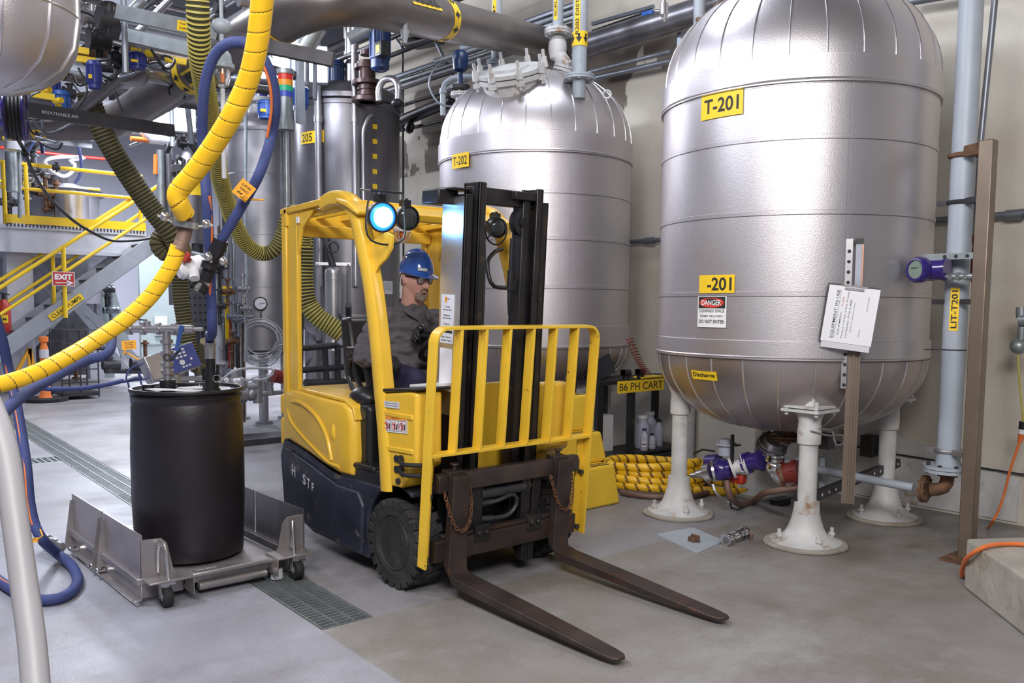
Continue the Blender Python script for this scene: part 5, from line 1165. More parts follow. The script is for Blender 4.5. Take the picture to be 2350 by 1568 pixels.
# valve tee standing on the left bung, with the drum pump hose
q = qb1 + V((0, 0, .05)); T = thing('valve_tee', 'stainless ball valve tee rising from the left drum bung', 'valve', q)
mb = MB(); mb.cyl(q, q + V((0, 0, .27)), .021, n=18)
for z in (.03, .07, .13, .19): mb.cyl(q + V((0, 0, z)), q + V((0, 0, z + .022)), .032, n=20)
obj('riser', mb, 'stainless', T)
y0 = q + V((0, 0, .265)); mb = MB(); mb.cyl(y0 - s * .21, y0 + s * .14, .022, n=18)
for k in (-.2, -.13, -.05, .03): mb.cyl(y0 + s * k, y0 + s * (k + .02), .032, n=20)
mb.cyl(y0 - s * .10, y0 - s * .10 + V((0, 0, .04)), .018); mb.cyl(y0 + s * .14, y0 + s * .19, .010)
obj('cross_pipe', mb, 'stainless', T)
mb = MB(); mb.bar(y0 + s * .08 + n * .03 + V((0, 0, .02)), y0 + s * .05 + n * .05 - V((0, 0, .11)), .022, .008, up=n); obj('blue_handle', mb, 'handle_blue', T)
mb = MB(); mb.bar(y0 - s * .10 + V((0, 0, .045)), y0 - s * .17 + V((0, 0, .05)), .014, .006); mb.torus(q + n * .03 + V((0, 0, .12)), .016, .004, axis=n); mb.bar(q + s * .02 + V((0, 0, .1)), q + s * .07 + V((0, 0, .16)), .012, .008); obj('lever', mb, 'dark_iron', T)
tee_end = y0 - s * .21
# tilted scale readout with keypad standing behind the drum
ax0 = atd(405, 852, 6.0); T = thing('scale_terminal', 'tilted steel scale terminal with a blue keypad on a stand behind the drum', 'terminal', (ax0.x, ax0.y, 0))
n2 = (EYE - ax0); n2.z = 0; n2.normalize(); s2 = V((-n2.y, n2.x, 0)); up2 = V((0, 0, 1))
fr = (n2 * .95 + up2 * .25 + s2 * .35).normalized(); rr_ = up2.cross(fr).normalized(); uu = fr.cross(rr_); rr_, uu = (rr_ + uu * .30).normalized(), (uu - rr_ * .30).normalized()
Mx = Matrix(((rr_.x, uu.x, fr.x, ax0.x), (rr_.y, uu.y, fr.y, ax0.y), (rr_.z, uu.z, fr.z, ax0.z + .07), (0, 0, 0, 1)))
obj('housing', MB(Mx).box(-.19, .15, -.085, .085, -.13, .0), 'stainless', T, bevel=.01)
kp = obj('keypad', MB(Mx).box(-.05, .145, -.078, .078, .0, .004), 'panel_blue', T)
mb = MB(Mx)
for i in range(3):
    for j in range(3): mb.box(-.0 + i * .028, .018 + i * .028, .005 + j * .022, .018 + j * .022, .004, .007)
for i in range(3): mb.box(.02 + i * .022, .034 + i * .022, -.062, -.050, .004, .007)
mb.cyl((.03, -.025, .004), (.03, -.025, .007), .018); mb.cyl((.095, -.02, .004), (.095, -.02, .007), .008); obj('key', mb, 'paper_grey', kp)
mb = MB(); mb.cyl((ax0.x, ax0.y, .0), (ax0.x, ax0.y, ax0.z - .02), .03); mb.cyl((ax0.x, ax0.y, 0), (ax0.x, ax0.y, .02), .2); mb.bar(ax0 - s2 * .15 - V((0, 0, .05)), ax0 + s2 * .2 - V((0, 0, .05)), .04, .03); obj('stand', mb, 'stainless', T)
mb = MB(); mb.tube([ax0 - s2 * .12, ax0 - s2 * .22 + V((0, 0, .05)), ax0 - s2 * .3 - V((0, 0, .02)), ax0 - s2 * .28 - V((0, 0, .12)), ax0 - s2 * .26 - V((0, 0, .4)), ax0 - s2 * .25 - V((0, 0, .75))], .006, 6); mb.tube([ax0 - s2 * .14, ax0 - s2 * .20 - V((0, 0, .06)), ax0 - s2 * .23 + V((0, 0, .01)), ax0 - s2 * .20 - V((0, 0, .12)), ax0 - s2 * .16 - V((0, 0, .2))], .006, 6); obj('blue_cord', mb, 'hose_blue', T)
# the cart: deck, side plates with gussets, front beam and tube, casters, bails
X0, X1, Y0, Y1 = -5.22, -4.06, 1.29, 2.12
CT = thing('drum_cart', 'low stainless weighing cart with hinged side plates under the black drum', 'cart', (-4.6, 1.7, 0))
mb = MB(); mb.box(X0, X1, Y0 + .11, Y1 - .11, .083, .098); mb.box(X1 - .02, X1, Y0 + .2, Y1 - .2, .06, .098); mb.box(X0, X0 + .05, Y0, Y1, .05, .1); obj('deck', mb, 'cart_steel', CT, bevel=.003)
mb = MB(); mb.bar((X1 + .0, Y0 + .22, .112), (X1 + .0, Y1 - .2, .112), .10, .022); mb.cyl((X1 + .01, Y0 + .26, .045), (X1 + .01, Y1 - .22, .045), .022, n=18); obj('front_beam', mb, 'cart_steel', CT, bevel=.006)
f = lambda a, b, o: V((X1 + .03 - .0 + b, Y0 + .26 + a, .1245)); obj('deck_marks', text_mb('TOLEDO', .10, .022, lambda a, b, o: V((X1 + .01 - b, Y0 + .30 + a, .1245))), 'paper_grey', CT)
for side, y in ((-1, Y0), (1, Y1)):
    i0, i1 = (y, y + .006) if side < 0 else (y - .006, y)
    for xa, xb in ((X0 + .0, -4.66), (-4.635, X1 + .0)):
        mb = MB(); mb.box(xa, xb, i0, i1, .13 if side < 0 else .10, .335); obj('side_plate', mb, 'cart_steel' if side < 0 else 'dark_stainless', CT)
    mb = MB(); o1 = y - .02 if side < 0 else y + .0; mb.box(X0, X1 - .0, min(o1, o1 + .05), max(o1, o1 + .05), .10, .13) if side < 0 else mb.box(X0, X1, y - .04, y + .005, .06, .10)
    if side < 0:
        mb.box(X0, X1, y - .004, y + .002, .03, .10); mb.box(X0, X1, y - .035, y - .0, .022, .03)
    obj('side_rail', mb, 'cart_steel', CT, bevel=.003)
    if side < 0:
        for x in (X0 + .01, -4.69, -4.62):
            mb = MB(); mb.prism([(y - .05, .03), (y, .03), (y, .30), (y - .012, .30)], 'yz', x, x + .006); obj('gusset', mb, 'cart_steel', CT)
        for x in (X0 + .12, -4.70, -4.60):
            mb = MB(); mb.cyl((x, y - .045, .05), (x, y - .01, .05), .012, n=8); mb.sphere((x, y - .045, .05), .014, n=10); obj('bolt', mb, 'chrome', CT)
    # end gusset plate with a bail, caster bracket and caster
    mb = MB(); ye = y; d_ = 1 if side < 0 else -1
    mb.prism([(ye, .12), (ye + d_ * .165, .12), (ye + d_ * .145, .16), (ye + d_ * .12, .28), (ye + d_ * .095, .305), (ye, .31)], 'yz', X1 - .012, X1 - .005); obj('end_plate', mb, 'cart_steel', CT)
    mb = MB(); yb = ye + d_ * .085; mb.tube([(X1 + .005, yb - d_ * .012, .15), (X1 + .02, yb - d_ * .012, .27), (X1 + .035, yb, .292), (X1 + .055, yb + d_ * .01, .27), (X1 + .075, yb + d_ * .012, .13)], .009, 10); obj('bail_handle', mb, 'polished_steel', CT)
    mb = MB(); mb.box(X1 - .03, X1 + .11, min(ye, ye + d_ * .20), max(ye, ye + d_ * .20), .123, .133); mb.box(X1 - .03, X1 + .11, min(ye + d_ * .20, ye + d_ * .205), max(ye + d_ * .2, ye + d_ * .205), .04, .133); mb.box(X1 - .03, X1 - .02, min(ye, ye + d_ * .2), max(ye, ye + d_ * .2), .03, .13); obj('corner_bracket', mb, 'cart_steel', CT, bevel=.005)
    for xc in (X1 + .075, X0 - .02):
        mb = MB(); c = V((xc, ye + d_ * .085, .050)); mb.lathe([(.018, -.02), (.046, -.02), (.05, -.014), (.05, .014), (.046, .02), (.018, .02)], c, axis=(0, 1, 0), n=28)
        W = obj('caster', mb, 'black_rubber', CT)
        mb = MB(); mb.cyl(c - V((0, .022, 0)), c + V((0, .022, 0)), .018); 
        for k in (-1, 1): mb.bar(c + V((0, k * .026, -.005)), c + V((-.012, k * .026, .062)), .028, .005, up=(0, 1, 0))
        mb.box(c.x - .045, c.x + .025, c.y - .035, c.y + .035, .108, .122); mb.cyl((c.x - .012, c.y, .095), (c.x - .012, c.y, .11), .03); obj('caster_fork', mb, 'brushed_stainless', W)
mb = MB(); q = onZ(635, 1318, .02); mb.cyl(q - V((0, 0, .02)), q + V((0, 0, .006)), .032, n=24); mb.cyl(q + V((0, 0, .006)), q + V((0, 0, .013)), .026, n=24); mb.cyl(q + V((0, 0, .013)), q + V((0, 0, .03)), .03, n=24)
solo('gasket_rings', mb, 'white_plastic', 'small stack of off-white gasket rings beside the front right cart caster', 'gasket')
mb = MB(); q2 = q - s * .05 + V((0, 0, .015)); mb.cyl(q2 - s * .05 + V((0, 0, .03)), q2, .014); solo('cam_plug', mb, 'polished_steel', 'short steel plug leaning on the off-white gasket rings', 'plug')
# ---------------------------------------------------------------- hoses in the foreground
def hose(name, pts, r, mt, label, cat='hose', groove=None, step=.006, n=20, group=None, parent_extra=None):
    mb = MB()
    if groove:
        pitch, wdt, hand_ = groove
        fr_ = lambda L, th: ((L / pitch - hand_ * th / (2 * PI)) % 1) < wdt
        mb.tube(pts, r, n, step=step, rf=lambda L, th, t: r * (.94 if fr_(L, th) else 1), mf=lambda L, th: 1 if fr_(L, th) else 0)
        mats = [mt, 'hose_groove']
    else: mb.tube(pts, r, n, step=step * 3); mats = [mt]
    return solo(name, mb, mats, label, cat, group=group, base=tuple(V(pts[0])))
D1 = 3.15
P = [atd(*p) for p in ((606, -60, 3.18), (602, 0, 3.2), (590, 100, 3.24), (571, 180, 3.28), (538, 255, 3.32), (496, 325, 3.38), (450, 390, 3.44), (416, 430, 3.48), (407, 448, 3.49), (412, 468, 3.5), (424, 492, 3.53))]
hose('spiral_hose', P, .037, 'hose_yellow', 'thick yellow spiral-wrapped hose hanging down in front of the blue loop', groove=(.066, .055, 1), step=.0035, n=56)
P = [atd(*p) for p in ((410, 565, 3.57), (392, 612, 3.58), (345, 680, 3.6), (280, 740, 3.62), (200, 793, 3.63), (120, 838, 3.6), (50, 868, 3.55), (-40, 893, 3.5))]
hose('spiral_hose', P, .030, 'hose_yellow', 'yellow spiral-wrapped hose sweeping down to the left edge above the drum', groove=(.056, .055, 1), step=.0035, n=56)
P = [atd(*p) for p in ((424, 480, 3.57), (428, 505, 3.575), (424, 535, 3.575), (410, 575, 3.565))]
mb = MB(); mb.tube(P, .0275, 20, rf=lambda L, th, t: .0275 + .0012 * math.sin(L * 700)); T = solo('braided_hose', mb, 'hose_brown', 'short bare brown hose joining the two yellow spiral hoses', 'hose')
c = atd(426, 515, 3.57); mb = MB(); dd = (P[2] - P[1]).normalized(); mb.cyl(c - dd * .012, c + dd * .012, .046); sx = dd.cross(n).normalized()
for k in (-1, 1): mb.bar(c + sx * k * .045, c + sx * k * .10 + V((0, 0, .015)), .018, .008); mb.sphere(c + sx * k * .075 + V((0, 0, .015)), .018, n=10)
obj('cam_clamp', mb, 'polished_steel', T)
# blue loop hose with its orange stripe, up over the yellow hose and down both sides
LP = [(488, 815, 4.30), (487, 760, 4.27), (484, 660, 4.2), (480, 560, 4.12), (474, 450, 4.05), (466, 350, 3.98), (465, 260, 3.93), (473, 180, 3.88), (495, 122, 3.84), (530, 97, 3.80), (572, 101, 3.78), (605, 135, 3.78), (627, 190, 3.80), (632, 250, 3.84), (622, 315, 3.9), (597, 395, 3.95), (565, 455, 4.0), (530, 515, 4.05), (508, 550, 4.08)]
LP = [(x, y, d + (.16 if 4 < i < 15 else 0)) for i, (x, y, d) in enumerate(LP)]
P = [spear_top - V((0, 0, .04)), spear_top + V((0, 0, .03))] + [atd(*p) for p in LP[1:]]
HB = hose('blue_hose', P, .0225, 'hose_blue', 'blue fabric-sleeved hose looping up from the drum spear and over', step=.01, n=16)
for sl, dx in ((LP[1:5], -2), (LP[10:15], -9)):
    mb = MB(); mb.tube([atd(x + dx + (9 if dx > -5 and y < 600 else 0), y, d - .021) for x, y, d in sl], .006, 8, step=.02); obj('orange_stripe', mb, 'hose_orange', HB)
mb = MB(); mb.tube([atd(508, 550, 4.08), atd(500, 570, 4.09), atd(488, 595, 4.1)], .033, 18); mb.tube([atd(488, 590, 4.1), atd(470, 645, 4.12)], .027, 18); mb.cyl(atd(483, 602, 4.1), atd(478, 618, 4.1), .036); TW = solo('hose_coupling', mb, 'black_iron', 'dark coupling with steel clamps at the lower end of the blue loop', 'coupling')
mb = MB(); 
for x, y in ((478, 590), (512, 600)): mb.bar(atd(x, y - 12, 4.06), atd(x + 6, y + 14, 4.06), .02, .012); mb.sphere(atd(x, y, 4.05), .02, n=10)
obj('clamp', mb, 'polished_steel', TW)
# white plastic ball valve under it with a red handle
T = thing('plastic_valve', 'white plastic ball valve with a red handle hanging by the yellow hose', 'valve', atd(440, 612, 4.14))
mb = MB(); a_, b_ = atd(408, 622, 4.14), atd(468, 606, 4.18); dd = (b_ - a_).normalized(); mb.cyl(a_, b_, .034, n=24); mb.cyl(a_ + dd * .01, a_ + dd * .05, .043, n=24); mb.cyl(b_ - dd * .06, b_ - dd * .01, .046, n=24); mb.sphere((a_ + b_) / 2, .046, n=20); mb.cyl(atd(445, 612, 4.14), atd(447, 640, 4.1), .022); mb.tube([b_, atd(470, 628, 4.17), atd(461, 655, 4.15)], .034, 18); obj('valve_body', mb, 'white_plastic', T)
mb = MB(); mb.cyl(atd(428, 600, 4.12), atd(430, 590, 4.12), .02); mb.bar(atd(418, 600, 4.10), atd(434, 580, 4.10), .035, .03); obj('valve_handle', mb, 'red_paint', T, bevel=.006)
mb = MB(); mb.cyl(atd(462, 652, 4.15), atd(451, 672, 4.14), .036, n=20); mb.cyl(atd(456, 662, 4.145), atd(453, 668, 4.142), .04, n=20); obj('end_cap', mb, 'black_plastic', T)
# tag on the blue loop
def tag_(c, wd, ht, rot, label, lines, tail=None):
    c = V(c); nn = (EYE - c).normalized(); r0 = nn.cross(V((0, 0, 1))).normalized() * -1; u0 = nn.cross(r0).normalized()
    u0 = u0 if u0.z > 0 else -u0; r0 = u0.cross(nn)
    ct, st = math.cos(rot), math.sin(rot); r1 = r0 * ct + u0 * st; u1 = u0 * ct - r0 * st
    T = thing('plastic_tag', label, 'tag', c); decal('tag_card', T, flat(c, r1, u1), wd, ht, [(t, 0, ht * (.25 - .25 * i), wd * .6, ht * .12) for i, t in enumerate(lines)], 'tag_orange')
    if tail:
        mb = MB(); mb.tube([V(p) for p in tail], .004, 6); obj('cable_tie', mb, 'tag_orange', T)
tag_(atd(560, 437, 3.94), .070, .075, math.radians(-38), 'orange write-on tag tied to the right strand of the blue loop', ['LINE', 'VAC', '#1'], [atd(570, 455, 3.92), atd(560, 452, 3.9), atd(553, 449, 3.94), atd(570, 458, 3.99), atd(607, 459, 3.96)])
# blue hose from the tee sweeping left, then floor hose
P = [tee_end + s * .02, tee_end - s * .06, atd(250, 808, 4.4), atd(201, 827, 4.3), atd(156, 848, 4.1), atd(112, 872, 3.9), atd(78, 893, 3.75), atd(30, 926, 3.5), atd(-30, 985, 3.2)]
hose('blue_hose', P, .0215, 'hose_blue', 'blue hose running from the valve tee leftward under the yellow hose', step=.01, n=16)
tag_(atd(296, 792, 4.42), .062, .042, math.radians(4), 'orange write-on tag on the blue hose at the valve tee', ['POLISH', 'WTR', '#3085'], [atd(290, 800, 4.42), atd(283, 812, 4.42), atd(292, 810, 4.45), atd(318, 826, 4.42)])
P = [atd(-20, 700, 5.2), atd(5, 780, 5.3), onX(20, 850, -5.3), onX(38, 930, -5.2), onX(52, 1010, -5.1), onX(62, 1080, -5.0), onX(68, 1150, -4.95), onX(80, 1205, -4.9), onX(98, 1240, -4.85), onZ(130, 1270, .05), onZ(165, 1300, .027), onZ(178, 1335, .027), onZ(155, 1365, .027), onZ(110, 1378, .027), onZ(60, 1370, .027), onZ(0, 1335, .027), onZ(-40, 1300, .027)]
HF = hose('blue_hose', P, .026, 'hose_blue', 'blue hose with orange stripe dropping at the left edge and curling on the floor', step=.01, n=16)
mb = MB(); mb.tube([p + n * .024 - s * .006 for p in P[:9]], .006, 8, step=.02); mb.tube([P[14] + V((0, 0, .02)) + n * .01, P[15] + V((0, 0, .02)) + n * .01, P[16] + V((0, 0, .02))], .006, 8); obj('orange_stripe', mb, 'hose_orange', HF)
mb = MB(); a_, b_ = onZ(98, 1238, .06), onZ(138, 1258, .05); dd = (b_ - a_).normalized(); mb.cyl(a_, b_, .031, n=18); mb.cyl(a_ + dd * .03, a_ + dd * .05, .038, n=18)
for k in (-1, 1): mb.bar((a_ + b_) / 2 + V((0, 0, .035)) + dd * k * .03, (a_ + b_) / 2 + V((0, 0, .035)) + dd * k * .07, .014, .008)
solo('hose_coupling', mb, 'polished_steel', 'steel coupling joining the blue hose where it reaches the floor', 'coupling')
tag_(atd(75, 1241, 4.80), .045, .022, math.radians(5), 'small yellow tag on the blue floor hose coupling', ['--'], [atd(84, 1240, 4.8), atd(98, 1230, 4.78), atd(92, 1215, 4.8)])
P = [onX(105, 893, -8), onX(180, 892, -8), onX(240, 884, -8), onX(290, 873, -8), onX(350, 866, -8)]
mb = MB(); mb.tube([onX(92, 880, -8.0), onX(100, 890, -8)] + P, .020, 10); solo('blue_hose', mb, 'hose_blue', 'thin blue hose sagging behind the drum at its shoulder height', 'hose')
mb = MB(); mb.tube([onX(285, 872, -7.9), onX(315, 862, -7.9), onX(340, 868, -7.9), onX(430, 868, -7.9)], .012, 8); solo('white_hose', mb, 'white_plastic', 'thin white hose lying level behind the drum top', 'hose')
# grey foreground handrail leaving the frame bottom left
P = [atd(-45, 880, 1.9), atd(-10, 960, 1.8), atd(14, 1040, 1.75), atd(33, 1180, 1.70), atd(55, 1340, 1.66), atd(74, 1480, 1.62), atd(88, 1660, 1.58)]
mb = MB(); mb.tube(P, .021, 20, step=.02); mb.cyl(P[-1], (P[-1].x, P[-1].y, 0), .021, n=20); solo('handrail', mb, 'grey_rail', 'blurred grey handrail tube close to the camera at bottom left', 'handrail')
# ================================================================ level pipe, post, transmitter beside T-201
px_, py_ = -2.12, 5.25
LT = thing('level_pipe', 'tall pale blue-grey pipe marked LIT-T201 right of the big tank', 'pipe', (px_, py_, .4))
mb = MB(); mb.cyl((px_, py_, .50), (px_, py_, 5.95), .064, n=28); obj('pipe_body', mb, 'pipe_grey', LT)
mb = MB(); flange(mb, (px_, py_, .475), (0, 0, 1), .135, .018, bmi=1); mb.cyl((px_, py_, .49), (px_, py_, .56), .07, .064); obj('flange', mb, ['grey_paint', 'dark_iron'], LT)
mb = MB(); mb.tube([(px_, py_, .46), (px_, py_, .40), (px_ - .02, py_ - .01, .355), (px_ - .08, py_ - .02, .34)], .038, 16); flange(mb, (px_ - .115, py_ - .025, .34), (1, .1, 0), .082, .014); obj('elbow', mb, 'rust_iron', LT)
a_ = math.atan2(-py_, -px_); f = wrap(px_, py_, .0665, a_ - .12, onY(2191, 710, 5.2).z); decal('pipe_marker', LT, (lambda u, v, o: f(-v, u, o)), .245, .046, [('LIT-T201', 0, 0, .215, .030, 'ink', .012)])
mb = MB(); z = onY(2175, 803, 5.2).z; mb.torus((px_, py_, z), .066, .003); mb.cyl((px_ - .06, py_ - .05, z), (px_ - .13, py_ - .09, z - .002), .003, n=6); obj('zip_tie', mb, 'hose_black', LT)
pipe_run('pale_pipe', [(-2.30, 5.22, .335), (-3.02, 5.15, .37)], .026, 'pipe_grey', 'thin pale horizontal pipe joining the level pipe foot to the tank valve')
mb = MB(); flange(mb, (-2.99, 5.15, .372), (1, .1, -.04), .085, .014); mb.cyl((-3.14, 5.13, .38), (-2.99, 5.15, .372), .035); solo('pipe_flange', mb, 'grey_paint', 'grey bolted flange at the left end of the thin horizontal pipe', 'flange')
# conduit behind the pipe
pipe_run('conduit', [onY(2283, 0, 5.4) + V((0, 0, .6)), onY(2283, 0, 5.4), onY(2243, 400, 5.4), onY(2237, 540, 5.4)], .018, 'conduit', 'thin steel conduit running down just right of the level pipe', 'conduit')
pipe_run('flexible_conduit', [onY(2237, 540, 5.35), onY(2240, 570, 5.35), onY(2230, 620, 5.35), onY(2236, 645, 5.3)], .018, 'red_brown', 'short brown flexible conduit behind the blue transmitter arm', 'conduit', smooth=True)
# square post with brackets
X, Y = -1.93, 5.09
PO = thing('square_post', 'brown-grey square tube post with top bracket at the right', 'post', (X, Y, 0))
q = onY(2272, 320, 5.07).z
mb = MB(); mb.box(X - .0375, X + .0375, Y - .0375, Y + .0375, .012, q); obj('tube', mb, 'rust_square', PO, bevel=.006)
mb = MB(); mb.box(X - .10, X + .10, Y - .12, Y + .10, 0, .014); obj('base_plate', mb, 'rust_iron', PO)
mb = MB(); mb.bar((X, Y, q - .035), (px_ + .05, py_ - .06, q - .03), .06, .06); mb.torus((px_, py_, q - .04), .07, .014, n=20); obj('bracket_arm', mb, 'rust_iron', PO)
for pyy, mt in ((463, 'dark_iron'), (693, 'dark_iron'), (1040, 'brushed_stainless')):
    z = onY(2200, pyy, 5.2).z; mb = MB(); (mb.torus((px_, py_, z), .07, .012, n=20) if pyy != 693 else None); mb.bar((px_ + .06, py_ - .05, z), (X, Y + .03, z), .05, .03); mb.bar((px_ - .12, py_ - .03, z), (px_ - .05, py_ - .03, z), .02, .03); obj('pipe_clamp', mb, mt, PO)
# blue display transmitter on a slotted arm
c = onY(2125, 620, 5.08); TR = thing('display_transmitter', 'round violet-blue transmitter with a small display on the level pipe', 'transmitter', c)
n3 = V((.05, -1, .05)).normalized(); mb = MB(); mb.lathe([(.001, -.07), (.05, -.07), (.062, -.05), (.062, .03), (.074, .035), (.074, .07), (.066, .085), (.055, .087), (.052, .078), (.001, .078)], c, axis=V((-.35, -1, .0)), n=28); mb.cyl(c + V((.02, 0, 0)), c + V((.10, 0, 0)), .058, n=24); mb.cyl(c + V((.10, 0, 0)), c + V((.12, 0, 0)), .064, n=24)
obj('housing', mb, 'purple_paint', TR)
d3 = V((-.35, -1, 0)).normalized(); obj('display', MB().cyl(c + d3 * .076, c + d3 * .080, .050, n=28), 'lcd', TR); obj('display_text', MB().bar(c + d3 * .082 - V((.025, 0, -.012)), c + d3 * .082 + V((.025, 0, .012)), .010, .003), 'ink', TR)
mb = MB(); mb.bar(c + V((-.02, .06, .075)), c + V((.26, .06, .085)), .05, .006); mb.bar(c + V((-.02, .035, .065)), c + V((.26, .035, .075)), .006, .045, up=(0, 1, 0)); mb.box(c.x - .02, c.x + .26, c.y - .0, c.y + .004, c.z + .055, c.z + .09); 
AR = obj('slotted_arm', mb, 'galvanized', TR); mb = MB()
for k in range(3): mb.cyl(c + V((.10 + k * .06, -.003, .072)), c + V((.10 + k * .06, .0, .072)), .010, n=12)
obj('slot', mb, 'gap_dark', AR)
mb = MB(); mb.cyl(c + V((.11, 0, -.04)), c + V((.28, .0, -.04)), .017); 
for k in (.13, .17, .21): mb.cyl(c + V((k, 0, -.04)), c + V((k + .02, 0, -.04)), .023, n=6)
mb.tube([c + V((.28, 0, -.04)), c + V((.31, .02, -.045)), c + V((.32, .04, -.08)), c + V((.31, .06, -.06))], .02, 10); obj('cable_gland', mb, 'galvanized', TR)
# slotted strut with clipboard in front of the tank
x0 = -2.45
ST = thing('slotted_strut', 'upright slotted steel strut with a sight tube in front of T-201', 'strut', (x0, 4.69, .28))
zt, zb = onX(1965, 548, x0).z, onX(1942, 1155, x0).z; yb = onX(1945, 1000, x0).y
no = V((-x0, -yb, 0)).normalized(); so = V((no.y * -1, no.x, 0)); MS = Matrix(((so.x, no.x, 0, x0), (so.y, no.y, 0, yb), (0, 0, 1, 0), (0, 0, 0, 1)))
def sbox(*a): return MB(MS).box(*a)
mb = MB(MS); mb.box(-.02, .05, -.02, .0, zb, zt - .42); mb.box(.012, .02, -.02, .016, zb, zt - .42); mb.box(.042, .05, -.02, .016, zb, zt - .42); obj('channel', mb, 'rust_square', ST)
SR = obj('slotted_rail', sbox(-.048, -.012, -.006, .0, .95, zt), 'brushed_stainless', ST); z = .97
while z < zt - .03: mb = MB(MS); mb.cyl((-.030, .0, z), (-.030, .0015, z), .010, n=12); obj('slot', mb, 'gap_dark', SR); z += .058
obj('sight_tube', sbox(.004, .036, -.01, .014, zt - .42, zt - .02), 'grey_plastic', ST); obj('end_cap', sbox(-.002, .044, -.014, .02, zt - .03, zt), 'black_plastic', ST)
obj('scale_strip', sbox(.037, .045, -.01, .014, zt - .42, zt - .03), 'copper', ST)
CB = thing('clipboard', 'tilted clipboard with equipment in use sheets hung on the slotted strut', 'clipboard', (-2.41, 4.66, 1.2))
cc = onX(1951, 724, x0) + no * .05; rot = math.radians(-7)
rr3 = so * math.cos(rot) + V((0, 0, math.sin(rot))); uu3 = V((0, 0, math.cos(rot))) - so * math.sin(rot); nx = no
F0 = lambda dx, dy, o_: (lambda a, b, o: cc + rr3 * (a + dx) + uu3 * (b + dy) + nx * (o + o_))
def slabp(mb, f, wd, ht, th): mb.hexa([f(-wd / 2, -ht / 2, 0), f(wd / 2, -ht / 2, 0), f(wd / 2, ht / 2, 0), f(-wd / 2, ht / 2, 0), f(-wd / 2, -ht / 2, th), f(wd / 2, -ht / 2, th), f(wd / 2, ht / 2, th), f(-wd / 2, ht / 2, th)])
W_, H_ = .265, .315
mb = MB(); slabp(mb, F0(-.008, .004, -.006), W_ - .0, H_ + .01, .004); obj('board', mb, 'dark_iron', CB)
mb = MB(); slabp(mb, F0(-.0, -.035, -.001), W_ - .01, H_ - .0, .002); obj('under_sheet', mb, 'paper_grey', CB)
fv = (lambda u, v, o: F0(0, 0, .002)(-v, u, o))      # writing runs up the sheet
PG = decal('sheet', CB, (lambda u, v, o: F0(0, 0, .002)(u, v, o)), W_, H_, [], 'paper', nseg=2)
mb = MB(); g = lambda du, dv: (lambda a, b, o: F0(0, 0, .0045)(-(b + dv), a + du, 0))
for tx, v_, u_, w_, h_ in (('EQUIPMENT IN USE', .078, 0, .27, .018), ('EQUIPMENT:', .048, -.05, .13, .010), ('Product: 215 Res. in Poly Acetate', .026, 0, .26, .010), ('Lot Number: ITC# 5-3448', .006, -.02, .21, .010), ('Special Charging Instructions', -.014, -.01, .17, .007), ('Empty', -.060, -.09, .04, .007), ('Being Emptied', -.082, .07, .08, .007)): text_mb(tx, w_, h_, g(u_, v_), .006, mb=mb)
mb.add([F0(0, 0, .0045)(-.067, -.135, 0), F0(0, 0, .0045)(-.0655, -.135, 0), F0(0, 0, .0045)(-.0655, .135, 0), F0(0, 0, .0045)(-.067, .135, 0)], [(0, 1, 2, 3)]); obj('lettering', mb, 'ink', PG)
obj('red_lettering', text_mb('T-201', .05, .010, g(.07, .048), .006), 'red_ink', PG)
mb = MB(); slabp(mb, F0(0, H_ / 2 - .012, .004), .10, .014, .008); slabp(mb, F0(0, H_ / 2 + .004, .004), .14, .008, .006); obj('clip', mb, 'polished_steel', CB, bevel=.002)
# junction box, bare floor panel etc. under the tank
pipe_run('impulse_tube', [onX(1860, 990, -2.5), onX(1900, 1000, -2.5), onX(1935, 1000, -2.5), onX(1935, 1020, -2.5), onX(1915, 1020, -2.5), onX(1912, 990, -2.5), onX(1880, 985, -2.5)], .006, 'brushed_stainless', 'bent thin steel tubing beside the front right tank leg', 'tubing', smooth=True)
pipe_run('copper_tube', [onX(1995, 962, -2.6), onX(1968, 970, -2.6), onX(1958, 985, -2.6), onX(1956, 1060, -2.6)], .009, 'copper', 'thin copper tube curving down behind the slotted strut', 'tubing', smooth=True)
q = onY(1990, 1025, 6.1); solo('junction_box', MB().box(q.x - .045, q.x + .045, 6.08, 6.199, q.z - .075, q.z + .08), 'dark_iron', 'small dark junction box on the wall between the two right tank legs', 'box', bevel=.004)
mb = MB(); a_, b_ = onX(1858, 1130, -2.62), onX(2078, 1085, -2.62); a_ = V((-2.66, 4.63, .24)); b_ = V((-2.62, 5.86, .36)); mb.bar(a_ + V((-.075, 0, 0)), b_ + V((-.075, 0, 0)), .04, .055); SC = solo('slotted_channel', mb, 'dark_iron', 'perforated steel channel bolted across the two right tank legs', 'channel'); mb = MB()
for k in range(16): p = a_.lerp(b_, (k + .5) / 16); mb.cyl(p + V((-.052, 0, 0)), p + V((-.0535, 0, 0)), .010, n=12)
mb.M = None; hb = obj('slot', mb, 'white_paint', SC)
